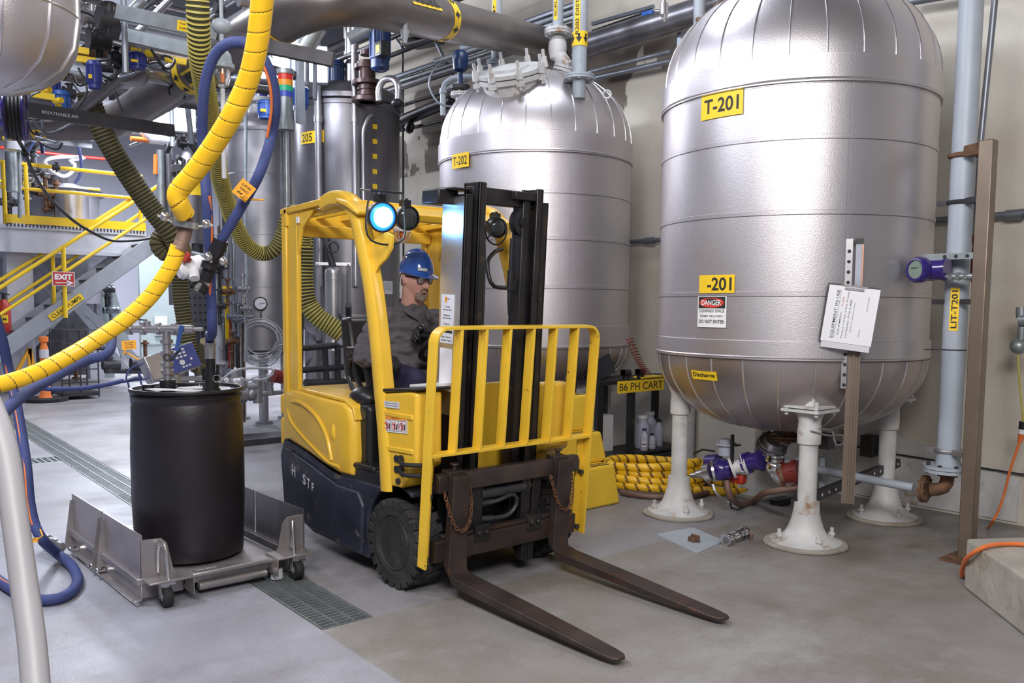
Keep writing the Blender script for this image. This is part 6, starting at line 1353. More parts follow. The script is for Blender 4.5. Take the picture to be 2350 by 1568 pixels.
# valves and pumps beneath the tank
T = thing('valve_assembly', 'violet valve and flanged pipework under the left of T-201', 'valve', onY(1690, 1080, 4.95))
O = lambda a, b, Y=5.0: onY(a, b, Y)
def cyl2(a, b, r, r1=None, **k): m_ = MB(); m_.cyl(a, b, r, r1, n=22); return m_
mb = MB(); mb.cyl(O(1600, 1090, 4.85), O(1625, 1085, 4.87), .030); mb.cyl(O(1618, 1086, 4.86), O(1632, 1083, 4.87), .06, n=24); mb.cyl(O(1634, 1082, 4.87), O(1640, 1081, 4.88), .075, n=24); mb.cyl(O(1586, 1092, 4.84), O(1602, 1090, 4.85), .018); obj('steel_coupling', mb, 'polished_steel', T)
mb = MB(); mb.cyl(O(1640, 1080, 4.88), O(1678, 1078, 4.92), .062, n=22); mb.sphere(O(1655, 1078, 4.9), .078, n=22); mb.cyl(O(1625, 1062, 4.95), O(1650, 1060, 4.95), .055, n=22); mb.cyl(O(1716, 1062, 4.98), O(1748, 1056, 5.0), .058, n=22); mb.cyl(O(1712, 1063, 4.98), O(1720, 1062, 4.98), .072, n=24); mb.cyl(O(1745, 1057, 5.0), O(1752, 1056, 5.0), .072, n=24); obj('violet_body', mb, 'purple_paint', T)
mb = MB(); mb.cyl(O(1680, 1075, 4.92), O(1712, 1066, 4.97), .045, n=20); mb.cyl(O(1678, 1076, 4.92), O(1684, 1074, 4.93), .072, n=24); mb.cyl(O(1706, 1067, 4.97), O(1713, 1065, 4.98), .075, n=24); mb.bolts(O(1710, 1066, 4.97), .058, 6, .008, .03, V((1, .1, 0))); obj('white_flange', mb, 'white_paint', T)
mb = MB(); p = O(1665, 1045, 4.95); mb.cyl(p, p + V((0, 0, .07)), .05, n=20); mb.cyl(p + V((0, 0, .07)), p + V((0, 0, .085)), .07, n=20); mb.cyl(p + V((0, 0, .085)), p + V((0, 0, .11)), .045, n=20); obj('bonnet', mb, 'grey_plastic', T)
mb = MB(); a_ = O(1681, 998, 4.88); b_ = O(1680, 1075, 4.9); mb.bar(a_, b_, .016, .02, up=(0, 1, 0)); mb.bar(O(1592, 1042, 4.9), O(1612, 1032, 4.9), .012, .012); mb.bar(O(1612, 1032, 4.9), O(1640, 1036, 4.9), .012, .012); mb.box(p.x - .03, p.x + .10, p.y - .03, p.y + .03, p.z + .075, p.z + .085); obj('lever', mb, 'black_plastic', T)
T = thing('steel_pump', 'steel clamped elbow and ribbed pump head under the tank outlet', 'pump', O(1765, 1060))
mb = MB(); c = O(1768, 1030, 5.1); ax = V((.5, -.2, .8)).normalized()
for k in range(5): mb.cyl(c + ax * (k * .022 - .05), c + ax * (k * .022 - .038), .105 - abs(k - 2.5) * .006, n=28)
mb.cyl(c - ax * .07, c + ax * .08, .07, n=24); mb.cyl(c + ax * .06, V((-3.16, 5.2, .53)), .06, n=20); obj('ribbed_housing', mb, 'stainless', T)
mb = MB(); q = O(1778, 1055, 4.95); mb.cyl(q + V((0, 0, -.01)), q + V((0, 0, .01)), .065, n=24); mb.cyl(q + V((0, 0, .015)), q + V((0, 0, .03)), .06, n=24); mb.sphere(q - V((0, 0, .05)), .058, n=20); mb.tube([q - V((0, 0, .03)), q + V((.02, 0, -.10)), q + V((.07, .02, -.13)), q + V((.12, .03, -.10))], .045, 14); obj('clamped_elbow', mb, 'chrome', T)
mb = MB(); mb.cyl(O(1803, 1090, 4.98), O(1836, 1082, 5.0), .072, n=22); mb.cyl(O(1800, 1090, 4.98), O(1806, 1089, 4.98), .085, n=6); mb.cyl(O(1826, 1084, 5.0), O(1834, 1082, 5.0), .082, n=6); obj('red_body', mb, 'red_brown', T)
mb = MB(); mb.cyl(O(1792, 1092, 4.96), O(1802, 1090, 4.97), .07, n=20); obj('rust_flange', mb, 'rust_iron', T)
mb = MB(); mb.box(*(lambda p: (p.x - .11, p.x + .03, p.y - .03, p.y + .03, p.z - .03, p.z + .03))(O(1700, 1100, 4.98))); solo('red_casting', mb, 'red_paint', 'small red casting under the violet valve', 'casting', bevel=.01)
pipe_run('drain_hose', [O(1668, 1105, 4.9), O(1676, 1140, 4.9), onZ(1700, 1158, .03), onZ(1730, 1150, .03), O(1760, 1130, 4.95), O(1840, 1120, 5.0)], .022, 'hose_brown', 'brown flexible hose drooping to the floor under T-201', 'hose', smooth=True)
pipe_run('white_tube', [O(1636, 1112, 4.85), O(1642, 1130, 4.85), onZ(1668, 1152, .02), onZ(1695, 1158, .012)], .008, 'white_plastic', 'thin white tube curving from the violet valve to the floor', 'tubing', smooth=True)
pipe_run('support_rod', [O(1671, 1120, 4.9), onZ(1678, 1166, .008), onZ(1692, 1170, .008), onZ(1740, 1150, .008)], .006, 'dark_iron', 'bent thin steel rod standing on the floor under the violet valve', 'rod')
mb = MB(); q = onZ(1790, 1158, .0); mb.box(q.x - .05, q.x + .05, q.y - .06, q.y + .1, 0, .045); solo('foot_pedal', mb, 'black_plastic', 'small black block on the floor under the steel pump', 'block', bevel=.008)
mb = MB(); q = O(1893, 1005, 5.2); mb.box(q.x - .03, q.x + .05, q.y - .04, q.y + .04, q.z - .07, q.z + .03); solo('actuator_box', mb, 'dark_iron', 'small dark actuator box with blue handle behind the front right leg', 'actuator', bevel=.006)
pipe_run('leg_pipe', [O(1885, 1050, 5.3), O(1887, 1130, 5.3)], .022, 'grey_paint', 'short pale upright pipe behind the front right tank leg')
for a, b, nm in ((1575, 950, 0), (1628, 950, 1)):
    q = onZ(a, 1075 if nm == 0 else 1060, 0); pipe_run('support_pipe', [(q.x, q.y, 0), (q.x, q.y, .9)], .065, 'white_paint', ('stained white support pipe just right of the front left tank leg', 'spotted white support pipe between the two left tank legs')[nm], n=18)
# small floor box with bracket, loose coupling
mb = MB(); pts = [onZ(a, b) for a, b in ((1505, 1228), (1590, 1213), (1662, 1243), (1600, 1272))]; mb.prism([(p.x, p.y) for p in pts], 'xy', 0, .006); solo('floor_patch', mb, 'grey_paint', 'pale square cover plate painted on the floor before T-201', 'cover plate')
mb = MB(); q = onZ(1592, 1238, .02); mb.box(q.x - .03, q.x + .02, q.y - .02, q.y + .03, .006, .035); mb.box(q.x - .02, q.x + .04, q.y - .005, q.y + .01, .01, .05); solo('loose_clip', mb, 'rust_iron', 'small rusty clip lying on the pale floor plate', 'clip', bevel=.004)
a_, b_ = onZ(1665, 1240, .035), onZ(1712, 1222, .035); dd = (b_ - a_).normalized(); T = thing('loose_coupling', 'loose steel cam coupling lying on the floor before T-201', 'coupling', (a_ + b_) / 2)
mb = MB(); L = (b_ - a_).length; mb.cyl(a_, b_, .022, n=20)
for k, r in ((0, .035), (.18, .028), (.45, .035), (.58, .032), (.72, .038), (.92, .04)): mb.cyl(a_ + dd * L * k, a_ + dd * (L * k + .014), r, n=22)
obj('coupling_body', mb, 'chrome', T); mb = MB()
for k in (-1, 1): mb.tube([b_ + dd * -.02 + V((k * .03, k * .0, 0)), b_ + V((k * .055, 0, -.005)), b_ + dd * -.06 + V((k * .06, 0, -.02))], .005, 6)
obj('cam_arm', mb, 'copper', T)
# concrete plinth with the orange cord
bl = [(-1.733, 4.573), (-1.30, 4.09), (-.4, 3.2), (.4, 4.2), (-.3, 5.2), (-1.1, 4.98)]
a_, b_ = onZ(2215, 1240, .25), onZ(2350, 1180, .25)
mb = MB(); mb.prism([(-1.74, 4.57), (-.55, 3.25), (.6, 4.0), (.2, 5.05), (-1.45, 5.02)], 'xy', 0, .255); solo('concrete_plinth', mb, 'concrete_block', 'stained concrete plinth at the lower right corner', 'plinth', bevel=.015)
pipe_run('extension_cord', [onZ(2212, 1318, .012), onZ(2206, 1322, .02), onZ(2210, 1300, .10), onZ(2222, 1278, .19), onZ(2258, 1256, .268), onZ(2300, 1249, .268), onZ(2352, 1250, .268), onZ(2420, 1260, .268)], .011, 'hose_orange', 'orange cord bent over the edge of the concrete plinth', 'cord', smooth=True, n=12)
pipe_run('extension_cord', [onY(2340, 1015, 5.9), onY(2318, 1080, 5.9), onY(2300, 1150, 5.9), onY(2280, 1195, 5.7), onZ(2268, 1212, .015)], .008, 'hose_orange', 'thin orange cord hanging down the wall at the right edge', 'cord', smooth=True)
T = thing('cord_plug', 'black and white plug with orange sleeve hanging at the right edge', 'plug', onY(2345, 990, 5.9))
obj('plug_body', MB().cyl(onY(2349, 968, 5.9), onY(2347, 985, 5.9), .024), 'black_plastic', T); obj('white_collar', MB().cyl(onY(2347, 985, 5.9), onY(2345, 996, 5.9), .021), 'paper', T); obj('orange_sleeve', MB().cyl(onY(2345, 996, 5.9), onY(2340, 1016, 5.9), .020, .012), 'hose_orange', T)
pipe_run('power_cable', [onY(2336, 815, 5.9), onY(2340, 880, 5.9), onY(2349, 970, 5.9)], .007, 'duct_yellow', 'thin yellow cord running down to the plug at the right edge', 'cord', smooth=True)
T = thing('wall_fitting', 'cluster of small pipe fittings cut by the right edge', 'fitting', onY(2345, 740, 5.9)); mb = MB()
mb.cyl(onY(2344, 705, 5.9), onY(2344, 730, 5.9), .03); mb.cyl(onY(2340, 735, 5.9), onY(2362, 735, 5.9), .04); mb.cyl(onY(2346, 750, 5.9), onY(2344, 780, 5.9), .025); mb.sphere(onY(2338, 795, 5.9), .05); obj('fitting_body', mb, 'galvanized', T)
# ---------------------------------------------------------------- yellow step stool behind the forklift
SS = thing('step_stool', 'moulded yellow plastic steps with black anti-slip strips behind the forklift', 'steps', (-4.35, 4.2, 0))
mb = MB(); xs = [-4.10, -4.245, -4.39, -4.62]; zs = [0, .286, .503, .76]; y1s = [4.66, 4.57, 4.46, 4.36]
for k in range(3):
    z_, zn = zs[k], zs[k + 1]; xf = xs[k]
    yb_, yt_ = 4.635 + .012 * k, 4.60 + .012 * k
    mb.hexa([V(q) for q in ((xf, 3.72, z_), (xf, yb_, z_), (xs[3], yb_, z_), (xs[3], 3.72, z_), (xf - .03, 3.76, zn), (xf - .03, yt_, zn), (xs[3], yt_, zn), (xs[3], 3.76, zn))])
obj('steps_body', mb, 'step_yellow', SS, bevel=.02, seg=3)
mb = MB()
for k in range(3):
    for j in range(3): x = xs[k] - .05 - j * .03; yt_ = 4.59 + .012 * k; mb.box(x - .005, x + .005, yt_ - .42, yt_ - .03, zs[k + 1], zs[k + 1] + .002)
obj('grip_strip', mb, 'black_rubber', SS)
# ---------------------------------------------------------------- black cart behind with its sign, bottles and fittings
xa, xb, ya, yb2 = -5.00, -4.64, 4.97, 6.08; zt = onX(1468, 873, xb).z; zs_ = onX(1480, 1031, -4.72).z
KC = thing('utility_cart', 'black steel utility cart carrying the B6 PH CART sign', 'cart', (-4.85, 5.5, 0))
mb = MB(); mb.box(xa, xb, ya, yb2, zt - .02, zt + .01); obj('top_shelf', mb, 'black_paint', KC)
mb = MB(); mb.box(xa, xb, ya, yb2, zs_ - .03, zs_); obj('lower_shelf', mb, 'black_paint', KC); mb = MB(); mb.box(xb - .02, xb, ya, yb2, .07, zs_ - .02); obj('lower_rail', mb, 'black_paint', KC)
for x in (xa + .03, xb - .03):
    for y in (ya + .03, 5.38, yb2 - .03): obj('leg', MB().box(x - .02, x + .02, y - .03, y + .03, .08, zt - .02), 'black_paint', KC)
    for y in (ya + .05, yb2 - .05): mb = MB(); mb.cyl((x, y - .02, .045), (x, y + .02, .045), .045, n=20); obj('wheel', mb, 'black_rubber', KC)
s0, s1 = onX(1416, 889, xb), onX(1523, 884, xb); sw = s1.y - s0.y
decal('cart_sign', KC, flat((xb + .004, (s0.y + s1.y) / 2, zt - .045), (0, 1, 0), (0, 0, 1)), sw, .098, [('B6 PH CART', 0, 0, sw * .92, .062, 'ink', .004)])
mb = MB(); mb.bar((xa + .1, ya + .12, zt + .02), (xa + .38, ya + .12, zt + .16), .16, .012, up=(0, 1, 0)); solo('instrument_arm', mb, 'black_plastic', 'slanted black arm standing at the left of the black cart top', 'arm')
for i, px in enumerate((1437, 1470)):
    q = onX(px, 858, xb - .06); mb = MB(); mb.cyl((q.x, q.y, zt + .011), (q.x, q.y, zt + .04), .03); mb.cyl((q.x, q.y - .035, zt + .06), (q.x, q.y + .035, zt + .06), .03, n=16); mb.box(q.x - .03, q.x + .02, q.y - .035, q.y + .035, zt + .04, zt + .085); solo('small_meter', mb, 'black_plastic', ('small black meter head standing on the black cart, left one', 'small black meter head standing on the black cart, right one')[i], 'meter')
mb = MB(); mb.box(xb - .12, xb - .01, s1.y - .25, s1.y + .02, zt + .011, zt + .022); solo('yellow_pad', mb, 'label_yellow', 'flat yellow pad on the right end of the black cart', 'pad')
P = []; a_, b_ = onX(1443, 775, xb), onX(1487, 858, xb)
for i in range(12 * 14 + 1):
    t = i / (12 * 14); th = 2 * PI * i / 12; P.append(a_.lerp(b_, t) + V((math.cos(th) * .032, math.sin(th) * .032, -.03 * math.sin(PI * t))))
mb = MB(); mb.tube(P, .0035, 6, smooth=False); solo('coiled_air_line', mb, 'red_brown', 'thin red-brown coiled air line hanging behind the black cart', 'air line')
def bottle(q, r, h, neck, label, capm, body='translucent_white', handle=False, lab=None):
    T = thing('bottle', label, 'bottle', q); mb = MB(); mb.lathe([(r * .9, 0), (r, .008), (r, h * .62), (r * .92, h * .70), (r * .62, h * .80), (neck, h * .86), (neck, h * .93)], q, n=24); obj('bottle_body', mb, body, T)
    mb = MB(); mb.cyl(V(q) + V((0, 0, h * .90)), V(q) + V((0, 0, h)), neck * 1.15, n=20); obj('cap', mb, capm, T)
    if lab: d_ = V((-q[0], -q[1], 0)); az = math.atan2(d_.y, d_.x); decal('label', T, wrap(q[0], q[1], r + .001, az, q[2] + h * .3), r * 1.3, h * .25, [('----', 0, 0, r, h * .06)], lab)
def onshelf(px, X): q = onX(px, 1030, X); return V((q.x, q.y, zs_ + .001))
bottle(onshelf(1473, -4.78), .062, .28, .04, 'large translucent jug on the lower shelf of the black cart', 'white_plastic')
bottle(onshelf(1490, -4.90), .06, .28, .035, 'large pale jug behind the others on the cart shelf', 'white_plastic')
bottle(onshelf(1478, -4.68), .032, .185, .016, 'small pink-filled bottle with a violet cap on the cart shelf', 'purple_paint', lab='paper')
bottle(onshelf(1496, -4.69), .030, .13, .014, 'small squat bottle with a black cap on the cart shelf', 'black_plastic', lab='paper')
bottle(onshelf(1511, -4.76), .036, .23, .017, 'white squeeze bottle with a dark collar at the right of the cart shelf', 'black_plastic')
mb = MB(); q = onX(1372, 985, -4.95); mb.cyl((-4.92, 5.06, zs_ + .001), (-4.92, 5.06, zs_ + .3), .06, n=20); mb.cyl((-4.92, 5.06, zs_ + .3), (-4.92, 5.06, zs_ + .34), .03, n=16); solo('steel_canister', mb, 'white_paint', 'whitish canister at the left end of the black cart shelf', 'canister')
mb = MB(); mb.box(-4.95, -4.84, 5.2, 5.36, zs_ + .001, zs_ + .3); solo('grey_case', mb, 'paper_grey', 'grey boxed instrument standing inside the black cart', 'box')
# coiled yellow and black hose on the floor
mb = MB(); C0 = onZ(1500, 1122, 0); P = []
for i in range(4):
    for k in range(16):
        t = 2 * PI * k / 16; rx = .36 + .025 * math.sin(i * 2.1) ; ry = .22 + .02 * math.cos(i * 1.3); d1 = V((.62, .78, 0)); d2 = V((-.78, .62, 0))
        P.append(C0 + d1 * math.cos(t) * rx + d2 * math.sin(t) * ry + V((0, 0, .035 + i * .052 + .010 * math.sin(t * 2 + i) + .006 * k / 16 * 4)))
P += [C0 + V((.35, .25, .1)), C0 + V((.48, .42, .05)), C0 + V((.56, .48, .03)), C0 + V((.62, .36, .03)), C0 + V((.48, .22, .03)), C0 + V((.3, .1, .03))]
rr0 = .032; fr_ = lambda L, th: ((L / .085 - th / (2 * PI)) % 1) < .22
mb.tube(P, rr0, 20, step=.009, rf=lambda L, th, t: rr0 * (.9 if fr_(L, th) else 1.0), mf=lambda L, th: 1 if fr_(L, th) else 0)
solo('coiled_spiral_hose', mb, ['hose_yellow', 'hose_groove'], 'coiled yellow and black spiral hose lying beside the yellow steps', 'hose')
mb = MB(); mb.torus(C0 + V((.02, .02, .022)), .40, .02, n=40, k=10, a0=-2.4, a1=.9); mb.cyl(C0 + V((-.3, -.32, .025)), C0 + V((-.18, -.42, .025)), .028); solo('brown_hose_end', mb, 'hose_brown', 'bare brown hose end with steel fitting under the yellow coil', 'hose')
# ================================================================ steel platform and stair at the far left
X = -15.0
def oX(a, b, x=X): return onX(a, b, x)
PF = thing('platform', 'white steel work platform with yellow guard rails at far left', 'platform', (-15.5, 4, 0))
yl, yr = oX(-60, 520).y, oX(335, 530).y; zd = oX(150, 522).z
mb = MB(); mb.box(X - 2.6, X, yl, yr, zd - .06, zd); mb.box(X - 2.6, X, yl, yr, zd - .42, zd - .36); mb.box(X - .06, X - .03, yl, yr, zd - .42, zd); mb.box(X - 2.6, X - 2.5, yl, yr, zd - .42, zd); obj('deck_beam', mb, 'beam_lavender', PF)
c0, c1 = oX(24, 700).y, oX(93, 700).y
for y0_, y1_, xx in ((c0, c1 - .05, X - .30), (yr - .35, yr - .1, X - 2.3), (c0, c1, X - 2.3)): mb = MB(); mb.box(xx - .12, xx + .12, y0_, y1_, 0, zd - .4); obj('column', mb, 'beam_lavender', PF)
def yrail(name, P, r, par=PF): mb = MB(); mb.poly(P, r, 10); return obj(name, mb, 'stair_yellow', par)
zt = oX(30, 372).z; zm = oX(35, 430).z
xr = X - .05
for px in (10, 61, 322): q = oX(px, 450, xr); yrail('rail_post', [(xr, q.y, zd), (xr, q.y, zt if px != 10 else zt + .02)], .032)
yrail('top_rail', [(xr, yl, zt), (xr, yr - .02, zt - .02)], .030); yrail('mid_rail', [(xr, yl, zm), (xr, yr - .02, zm - .01)], .026)
mb = MB(); mb.box(X - .02, X, oX(14, 510).y, yr, zd + .02, zd + .15); obj('toe_board', mb, 'stair_yellow', PF)
mb = MB()
for k in range(40): y = oX(14, 510).y + (yr - oX(14, 510).y) * k / 40; mb.box(X - .0, X + .012, y, y + .02, zd - .03, zd + .015)
obj('grating_edge', mb, 'dark_iron', PF)
yrail('rear_rail', [(X - 2.5, yl, zt), (X - 2.5, yr, zt)], .028)
# stair flight: stringers, treads, rails
ST2 = thing('stair', 'grey steel stair flight marked CLEAN PUMPS climbing to the platform', 'stair', (-14.6, 3, 0))
XA, XB = -14.4, -15.15
def sL(a, b, x): return onX(a, b, x)
t0, t1 = sL(11, 779, XA), sL(351, 540, XA); b0, b1 = sL(16, 820, XA), sL(367, 570, XA)
d_ = (t1 - t0).normalized(); hgt = (t0 - b0).length * .86
mid0 = (t0 + b0) / 2 - d_ * 1.2; mid1 = (t1 + b1) / 2
k_ = mid0.z / d_.z
foot = mid0 - d_ * max(0, (mid0.z - .1) / d_.z)
for x, nm in ((XA, 0), (XB, 1)):
    mb = MB(); a_ = V((x, foot.y, foot.z)); b_ = V((x, mid1.y, mid1.z)); up = V((0, -d_.z, d_.y)); mb.bar(a_, b_, .02, hgt, up=up)
    for s_ in (-1, 1): mb.bar(a_ + up * s_ * hgt / 2 + V((-.03, 0, 0)), b_ + up * s_ * hgt / 2 + V((-.03, 0, 0)), .06, .018, up=up)
    if nm == 0: mb.prism([(mid1.y - .1, mid1.z + hgt * .55), (mid1.y + .22, mid1.z + hgt * .75), (mid1.y + .42, mid1.z + hgt * .75), (mid1.y + .42, mid1.z - .05), (mid1.y, mid1.z - hgt * .3)], 'yz', x - .012, x + .012)
    s1 = obj('stringer', mb, 'stringer_grey', ST2)
    if nm == 0: SG = s1
L = (mid1 - foot).length; nt_ = 12
for k in range(nt_):
    p = foot + (mid1 - foot) * ((k + .7) / nt_); obj('tread', MB().box(XB, XA - .01, p.y - .12, p.y + .12, p.z + .0, p.z + .03), 'dark_iron', ST2)
c = sL(151, 705, XA) + V((.025, 0, 0)); ang = math.atan2(d_.z, d_.y)
decal('label', ST2, flat(c, (0, math.cos(ang), math.sin(ang)), (0, -math.sin(ang), math.cos(ang))), .58, .105, [('CLEAN PUMPS', 0, 0, .51, .062)])
for nm, x, A, B in (('hand_rail', XA + .06, (-30, 680), (372, 421)), ('hand_rail', XB + .05, (-30, 662), (325, 442)), ('knee_rail', XA + .06, (-30, 742), (372, 478)), ('knee_rail', XB + .05, (-30, 726), (322, 490))):
    yrail(nm, [sL(*A, x), sL(*B, x)], .030 if nm[0] == 'h' else .026, ST2)
for px, pt, pb, x in ((145, 566, 684, XA + .06), (120, 572, 682, XB + .05), (367, 395, 540, XA + .06), (379, 395, 545, XA - .2)):
    a_, b_ = sL(px, pt, x), sL(px, pb, x); yrail('rail_post', [a_, (a_.x, a_.y, b_.z - .3)], .032, ST2)
q0, q1 = sL(119, 623, XA + .1), sL(172, 657, XA + .1); c = (q0 + q1) / 2; wd, ht = abs(q1.y - q0.y), abs(q0.z - q1.z)
ES = thing('exit_sign', 'red EXIT sign with a white arrow fixed to the yellow stair rail', 'sign', c)
fE = flat(c, (0, 1, 0), (0, 0, 1)); decal('sign_border', ES, fE, wd, ht, [], 'paper'); decal('sign_face', ES, flat(c + V((.003, 0, 0)), (0, 1, 0), (0, 0, 1)), wd * .93, ht * .90, [('EXIT', 0, ht * .13, wd * .78, ht * .40, 'white_ink', .05), ('#box', -.02, -ht * .28, wd * .6, ht * .06, 'white_ink'), ('#poly', wd * .30, -ht * .28, .05, .07, 'white_ink', 0, [(-1, -.6), (1, 0), (-1, .6)])], 'exit_red')
# cross bracing beyond the stair
XC = -16.2
for nm, pts, w_ in (('brace', ((250, 610), (40, 830)), .09), ('brace', ((75, 590), (300, 860)), .09), ('brace', ((175, 690), (380, 895)), .14), ('brace', ((60, 620), (160, 720)), .07)):
    a_, b_ = onX(*pts[0], XC), onX(*pts[1], XC); mb = MB(); mb.bar(a_, b_, .05, w_); solo('cross_brace', mb, 'stringer_grey', 'diagonal grey cross brace under the steel platform', 'brace', group='cross braces under the platform')
mb = MB(); mb.bar(onX(246, 655, -17), onX(292, 820, -17), .05, .22); solo('pale_brace', mb, 'pale_green', 'pale slanting column lit white beyond the stair', 'brace')
mb = MB(); q = onX(243, 700, -17.2); mb.box(-17.4, -17.2, q.y - .12, q.y + .12, 0, 2.2); solo('pale_column', mb, 'pale_green', 'pale green upright column beyond the middle of the stair', 'column')
mb = MB(); a_, b_ = onX(320, 640, -18.5), onX(425, 640, -18.5); mb.box(-18.6, -18.5, a_.y, b_.y, 0, 2.6); mb.box(-18.5, -18.48, a_.y, b_.y, .55, .60); PW = solo('pale_partition', mb, 'pale_green', 'pale green-white partition standing behind the end of the platform', 'partition')
q = onX(372, 748, -18.4); mb = MB(); mb.box(-18.48, -18.45, q.y - .13, q.y + .13, q.z - .2, q.z + .2); solo('hanging_sheet', mb, 'paper_grey', 'grey paper sheet hung on the pale partition', 'sheet')
# open vessel on the platform
q = onX(155, 440, -16.6); VS = thing('open_vessel', 'round stainless vessel with a dark rim behind the platform rail', 'vessel', (-16.9, q.y, zd))
R = (onX(238, 440, -16.9) - onX(75, 440, -16.9)).length / 2
mb = MB(); mb.cyl((-16.9, q.y, zd - 1.2), (-16.9, q.y, q.z + .02), R, n=48); obj('shell', mb, 'brushed_stainless', VS)
mb = MB(); mb.lathe([(R, -.05), (R + .08, -.04), (R + .08, .03), (R - .1, .06), (.2, .16), (.001, .17)], (-16.9, q.y, q.z), n=48); mb.cyl((-16.9, q.y - .1, q.z + .1), (-16.9, q.y - .1, q.z + .28), .2, n=20); obj('lid', mb, 'dark_iron', VS)
mb = MB(); p = onX(165, 455, -15.95); mb.cyl((p.x, p.y, zd - .1), (p.x, p.y, p.z + .1), .26, n=24); solo('feed_column', mb, 'stainless', 'short stainless column standing in front of the open vessel', 'column')
# loops of white and blue hose above the vessel
pipe_run('white_hose', [onX(*p, -16.2) for p in ((100, 375), (110, 365), (150, 360), (195, 362), (160, 368), (172, 378), (165, 395), (145, 405), (120, 392), (102, 374))], .03, 'white_plastic', 'loop of white hose hanging above the open vessel', 'hose', smooth=True)
pipe_run('blue_hose', [onX(*p, -15.8) for p in ((172, 310), (182, 345), (187, 385), (180, 410), (172, 420))], .025, 'hose_blue', 'blue hose arcing above the right of the open vessel', 'hose', smooth=True)
pipe_run('blue_hose', [onX(*p, -15.8) for p in ((88, 310), (96, 330), (98, 352))], .03, 'hose_blue', 'short blue hose hanging above the left of the open vessel', 'hose', smooth=True)
pipe_run('blue_hose', [onX(*p, -15.7) for p in ((84, 318), (66, 345), (55, 368))], .022, 'hose_blue', 'slanting blue hose left of the short hanging hose', 'hose', smooth=True)
pipe_run('red_pipe', [onX(-20, 336, -20), onX(160, 358, -20), onX(240, 365, -20)], .035, 'red_paint', 'thin red sprinkler pipe along the far wall above the platform')
pipe_run('red_pipe', [onX(120, 583, -17.5), onX(260, 590, -17.5)], .03, 'red_paint', 'thin red pipe running below the platform deck')
for i, pp in enumerate((((98, 307), (155, 318)),)):
    a_, b_ = onX(*pp[0], -18), onX(*pp[1], -18); mb = MB().bar(a_, b_, .1, .07); pipe_run('lamp_hanger', [(a_ + b_) / 2, V((a_.x, (a_.y + b_.y) / 2, 6))], .012, 'dark_iron', 'slim hanger above the glowing tube light at left'); solo('tube_light', mb, 'tube_emit', 'glowing white tube light seen under the pipe above the platform', 'light')
a_, b_ = onX(328, 600, -20), onX(365, 606, -20); solo('tube_light', MB().bar(a_, b_, .1, .1), 'tube_emit', 'glowing tube light under the platform right of the stair', 'light')
a_, b_ = onX(240, 246, -17), onX(262, 250, -17); solo('tube_light', MB().bar(a_, b_, .1, .08), 'tube_emit', 'small glowing lamp beside the red pipe among the overhead pipes', 'light')
# fire extinguisher, traffic post, timber frame, wire cage
q = onX(10, 725, -14.9); T = thing('fire_extinguisher', 'red fire extinguisher at the left edge below the stair rail', 'extinguisher', (q.x, q.y, q.z - .25)); mb = MB(); mb.lathe([(.001, -.25), (.09, -.25), (.09, .15), (.05, .22), (.03, .25)], q, n=20); obj('cylinder', mb, 'red_paint', T); mb = MB(); mb.cyl(q + V((0, 0, .25)), q + V((0, 0, .32)), .03); mb.bar(q + V((0, -.06, .34)), q + V((0, .08, .32)), .03, .02); obj('valve_head', mb, 'black_plastic', T); decal('label', T, wrap(q.x, q.y, .091, math.atan2(-q.y, -q.x), q.z - .05), .1, .12, [('--', 0, 0, .05, .03)], 'label_yellow')
b = onZ(105, 921, 0); T = thing('delineator_post', 'orange traffic post with white band on a black base behind the yellow hose', 'traffic post', b)
b_ = V(b); h = 0.93; mb = MB(); mb.lathe([(.095, .05), (.07, .10), (.058, .55), (.052, .78), (.04, .80), (.04, .84), (.062, .85), (.062, .92), (.001, .925)], b_, n=24); obj('post', mb, 'orange_plastic', T)
mb = MB(); mb.lathe([(.0605, .62), (.0625, .62), (.0605, .74), (.058, .74)], b_, n=24); obj('reflective_band', mb, 'paper_grey', T)
mb = MB(); mb.prism([(b_.x + .30 * math.cos(k * PI / 4 + .39), b_.y + .30 * math.sin(k * PI / 4 + .39)) for k in range(8)], 'xy', 0, .055); obj('base', mb, 'black_rubber', T, bevel=.01)
mb = MB(); a_ = onX(68, 800, -14.6)
for u, v_ in (((68, 800), (82, 868)), ((68, 800), (34, 862)), ((68, 800), (68, 868))): mb.bar(onX(*u, -14.6), onX(*v_, -14.6), .05, .05)
solo('trestle', mb, 'tag_orange', 'small orange-brown trestle standing behind the traffic post', 'trestle')
mb = MB(); a_, b_ = onX(142, 865, -13.6), onX(226, 862, -13.6); zt_ = onX(142, 758, -13.6).z
for y in (a_.y, (a_.y + b_.y) / 2, b_.y):
    for x in (-13.6, -14.2): mb.cyl((x, y, .02), (x, y, zt_), .012, n=6)
for k in range(6): z = .05 + (zt_ - .05) * k / 5; mb.cyl((-13.6, a_.y, z), (-13.6, b_.y, z), .008, n=6); mb.cyl((-14.2, a_.y, z), (-14.2, b_.y, z), .008, n=6)
mb.box(-14.25, -13.55, a_.y, b_.y, .05, .1); solo('wire_rack', mb, 'dark_iron', 'dark wire rack cart on the floor under the stair', 'rack')
T = thing('pump_skid', 'dark pump skid with pipes on the floor under the stair', 'pump', (-15, 5, 0))
mb = MB()
for (a, b, c_, d2, r) in ((240, 850, 330, 852, .05), (250, 820, 250, 856, .06), (300, 835, 330, 835, .1), (235, 838, 275, 838, .08), (210, 800, 260, 800, .03), (345, 830, 345, 866, .05)): mb.cyl(onX(a, b, -15), onX(c_, d2, -15), r, n=12)
obj('pump_body', mb, 'dark_iron', T)
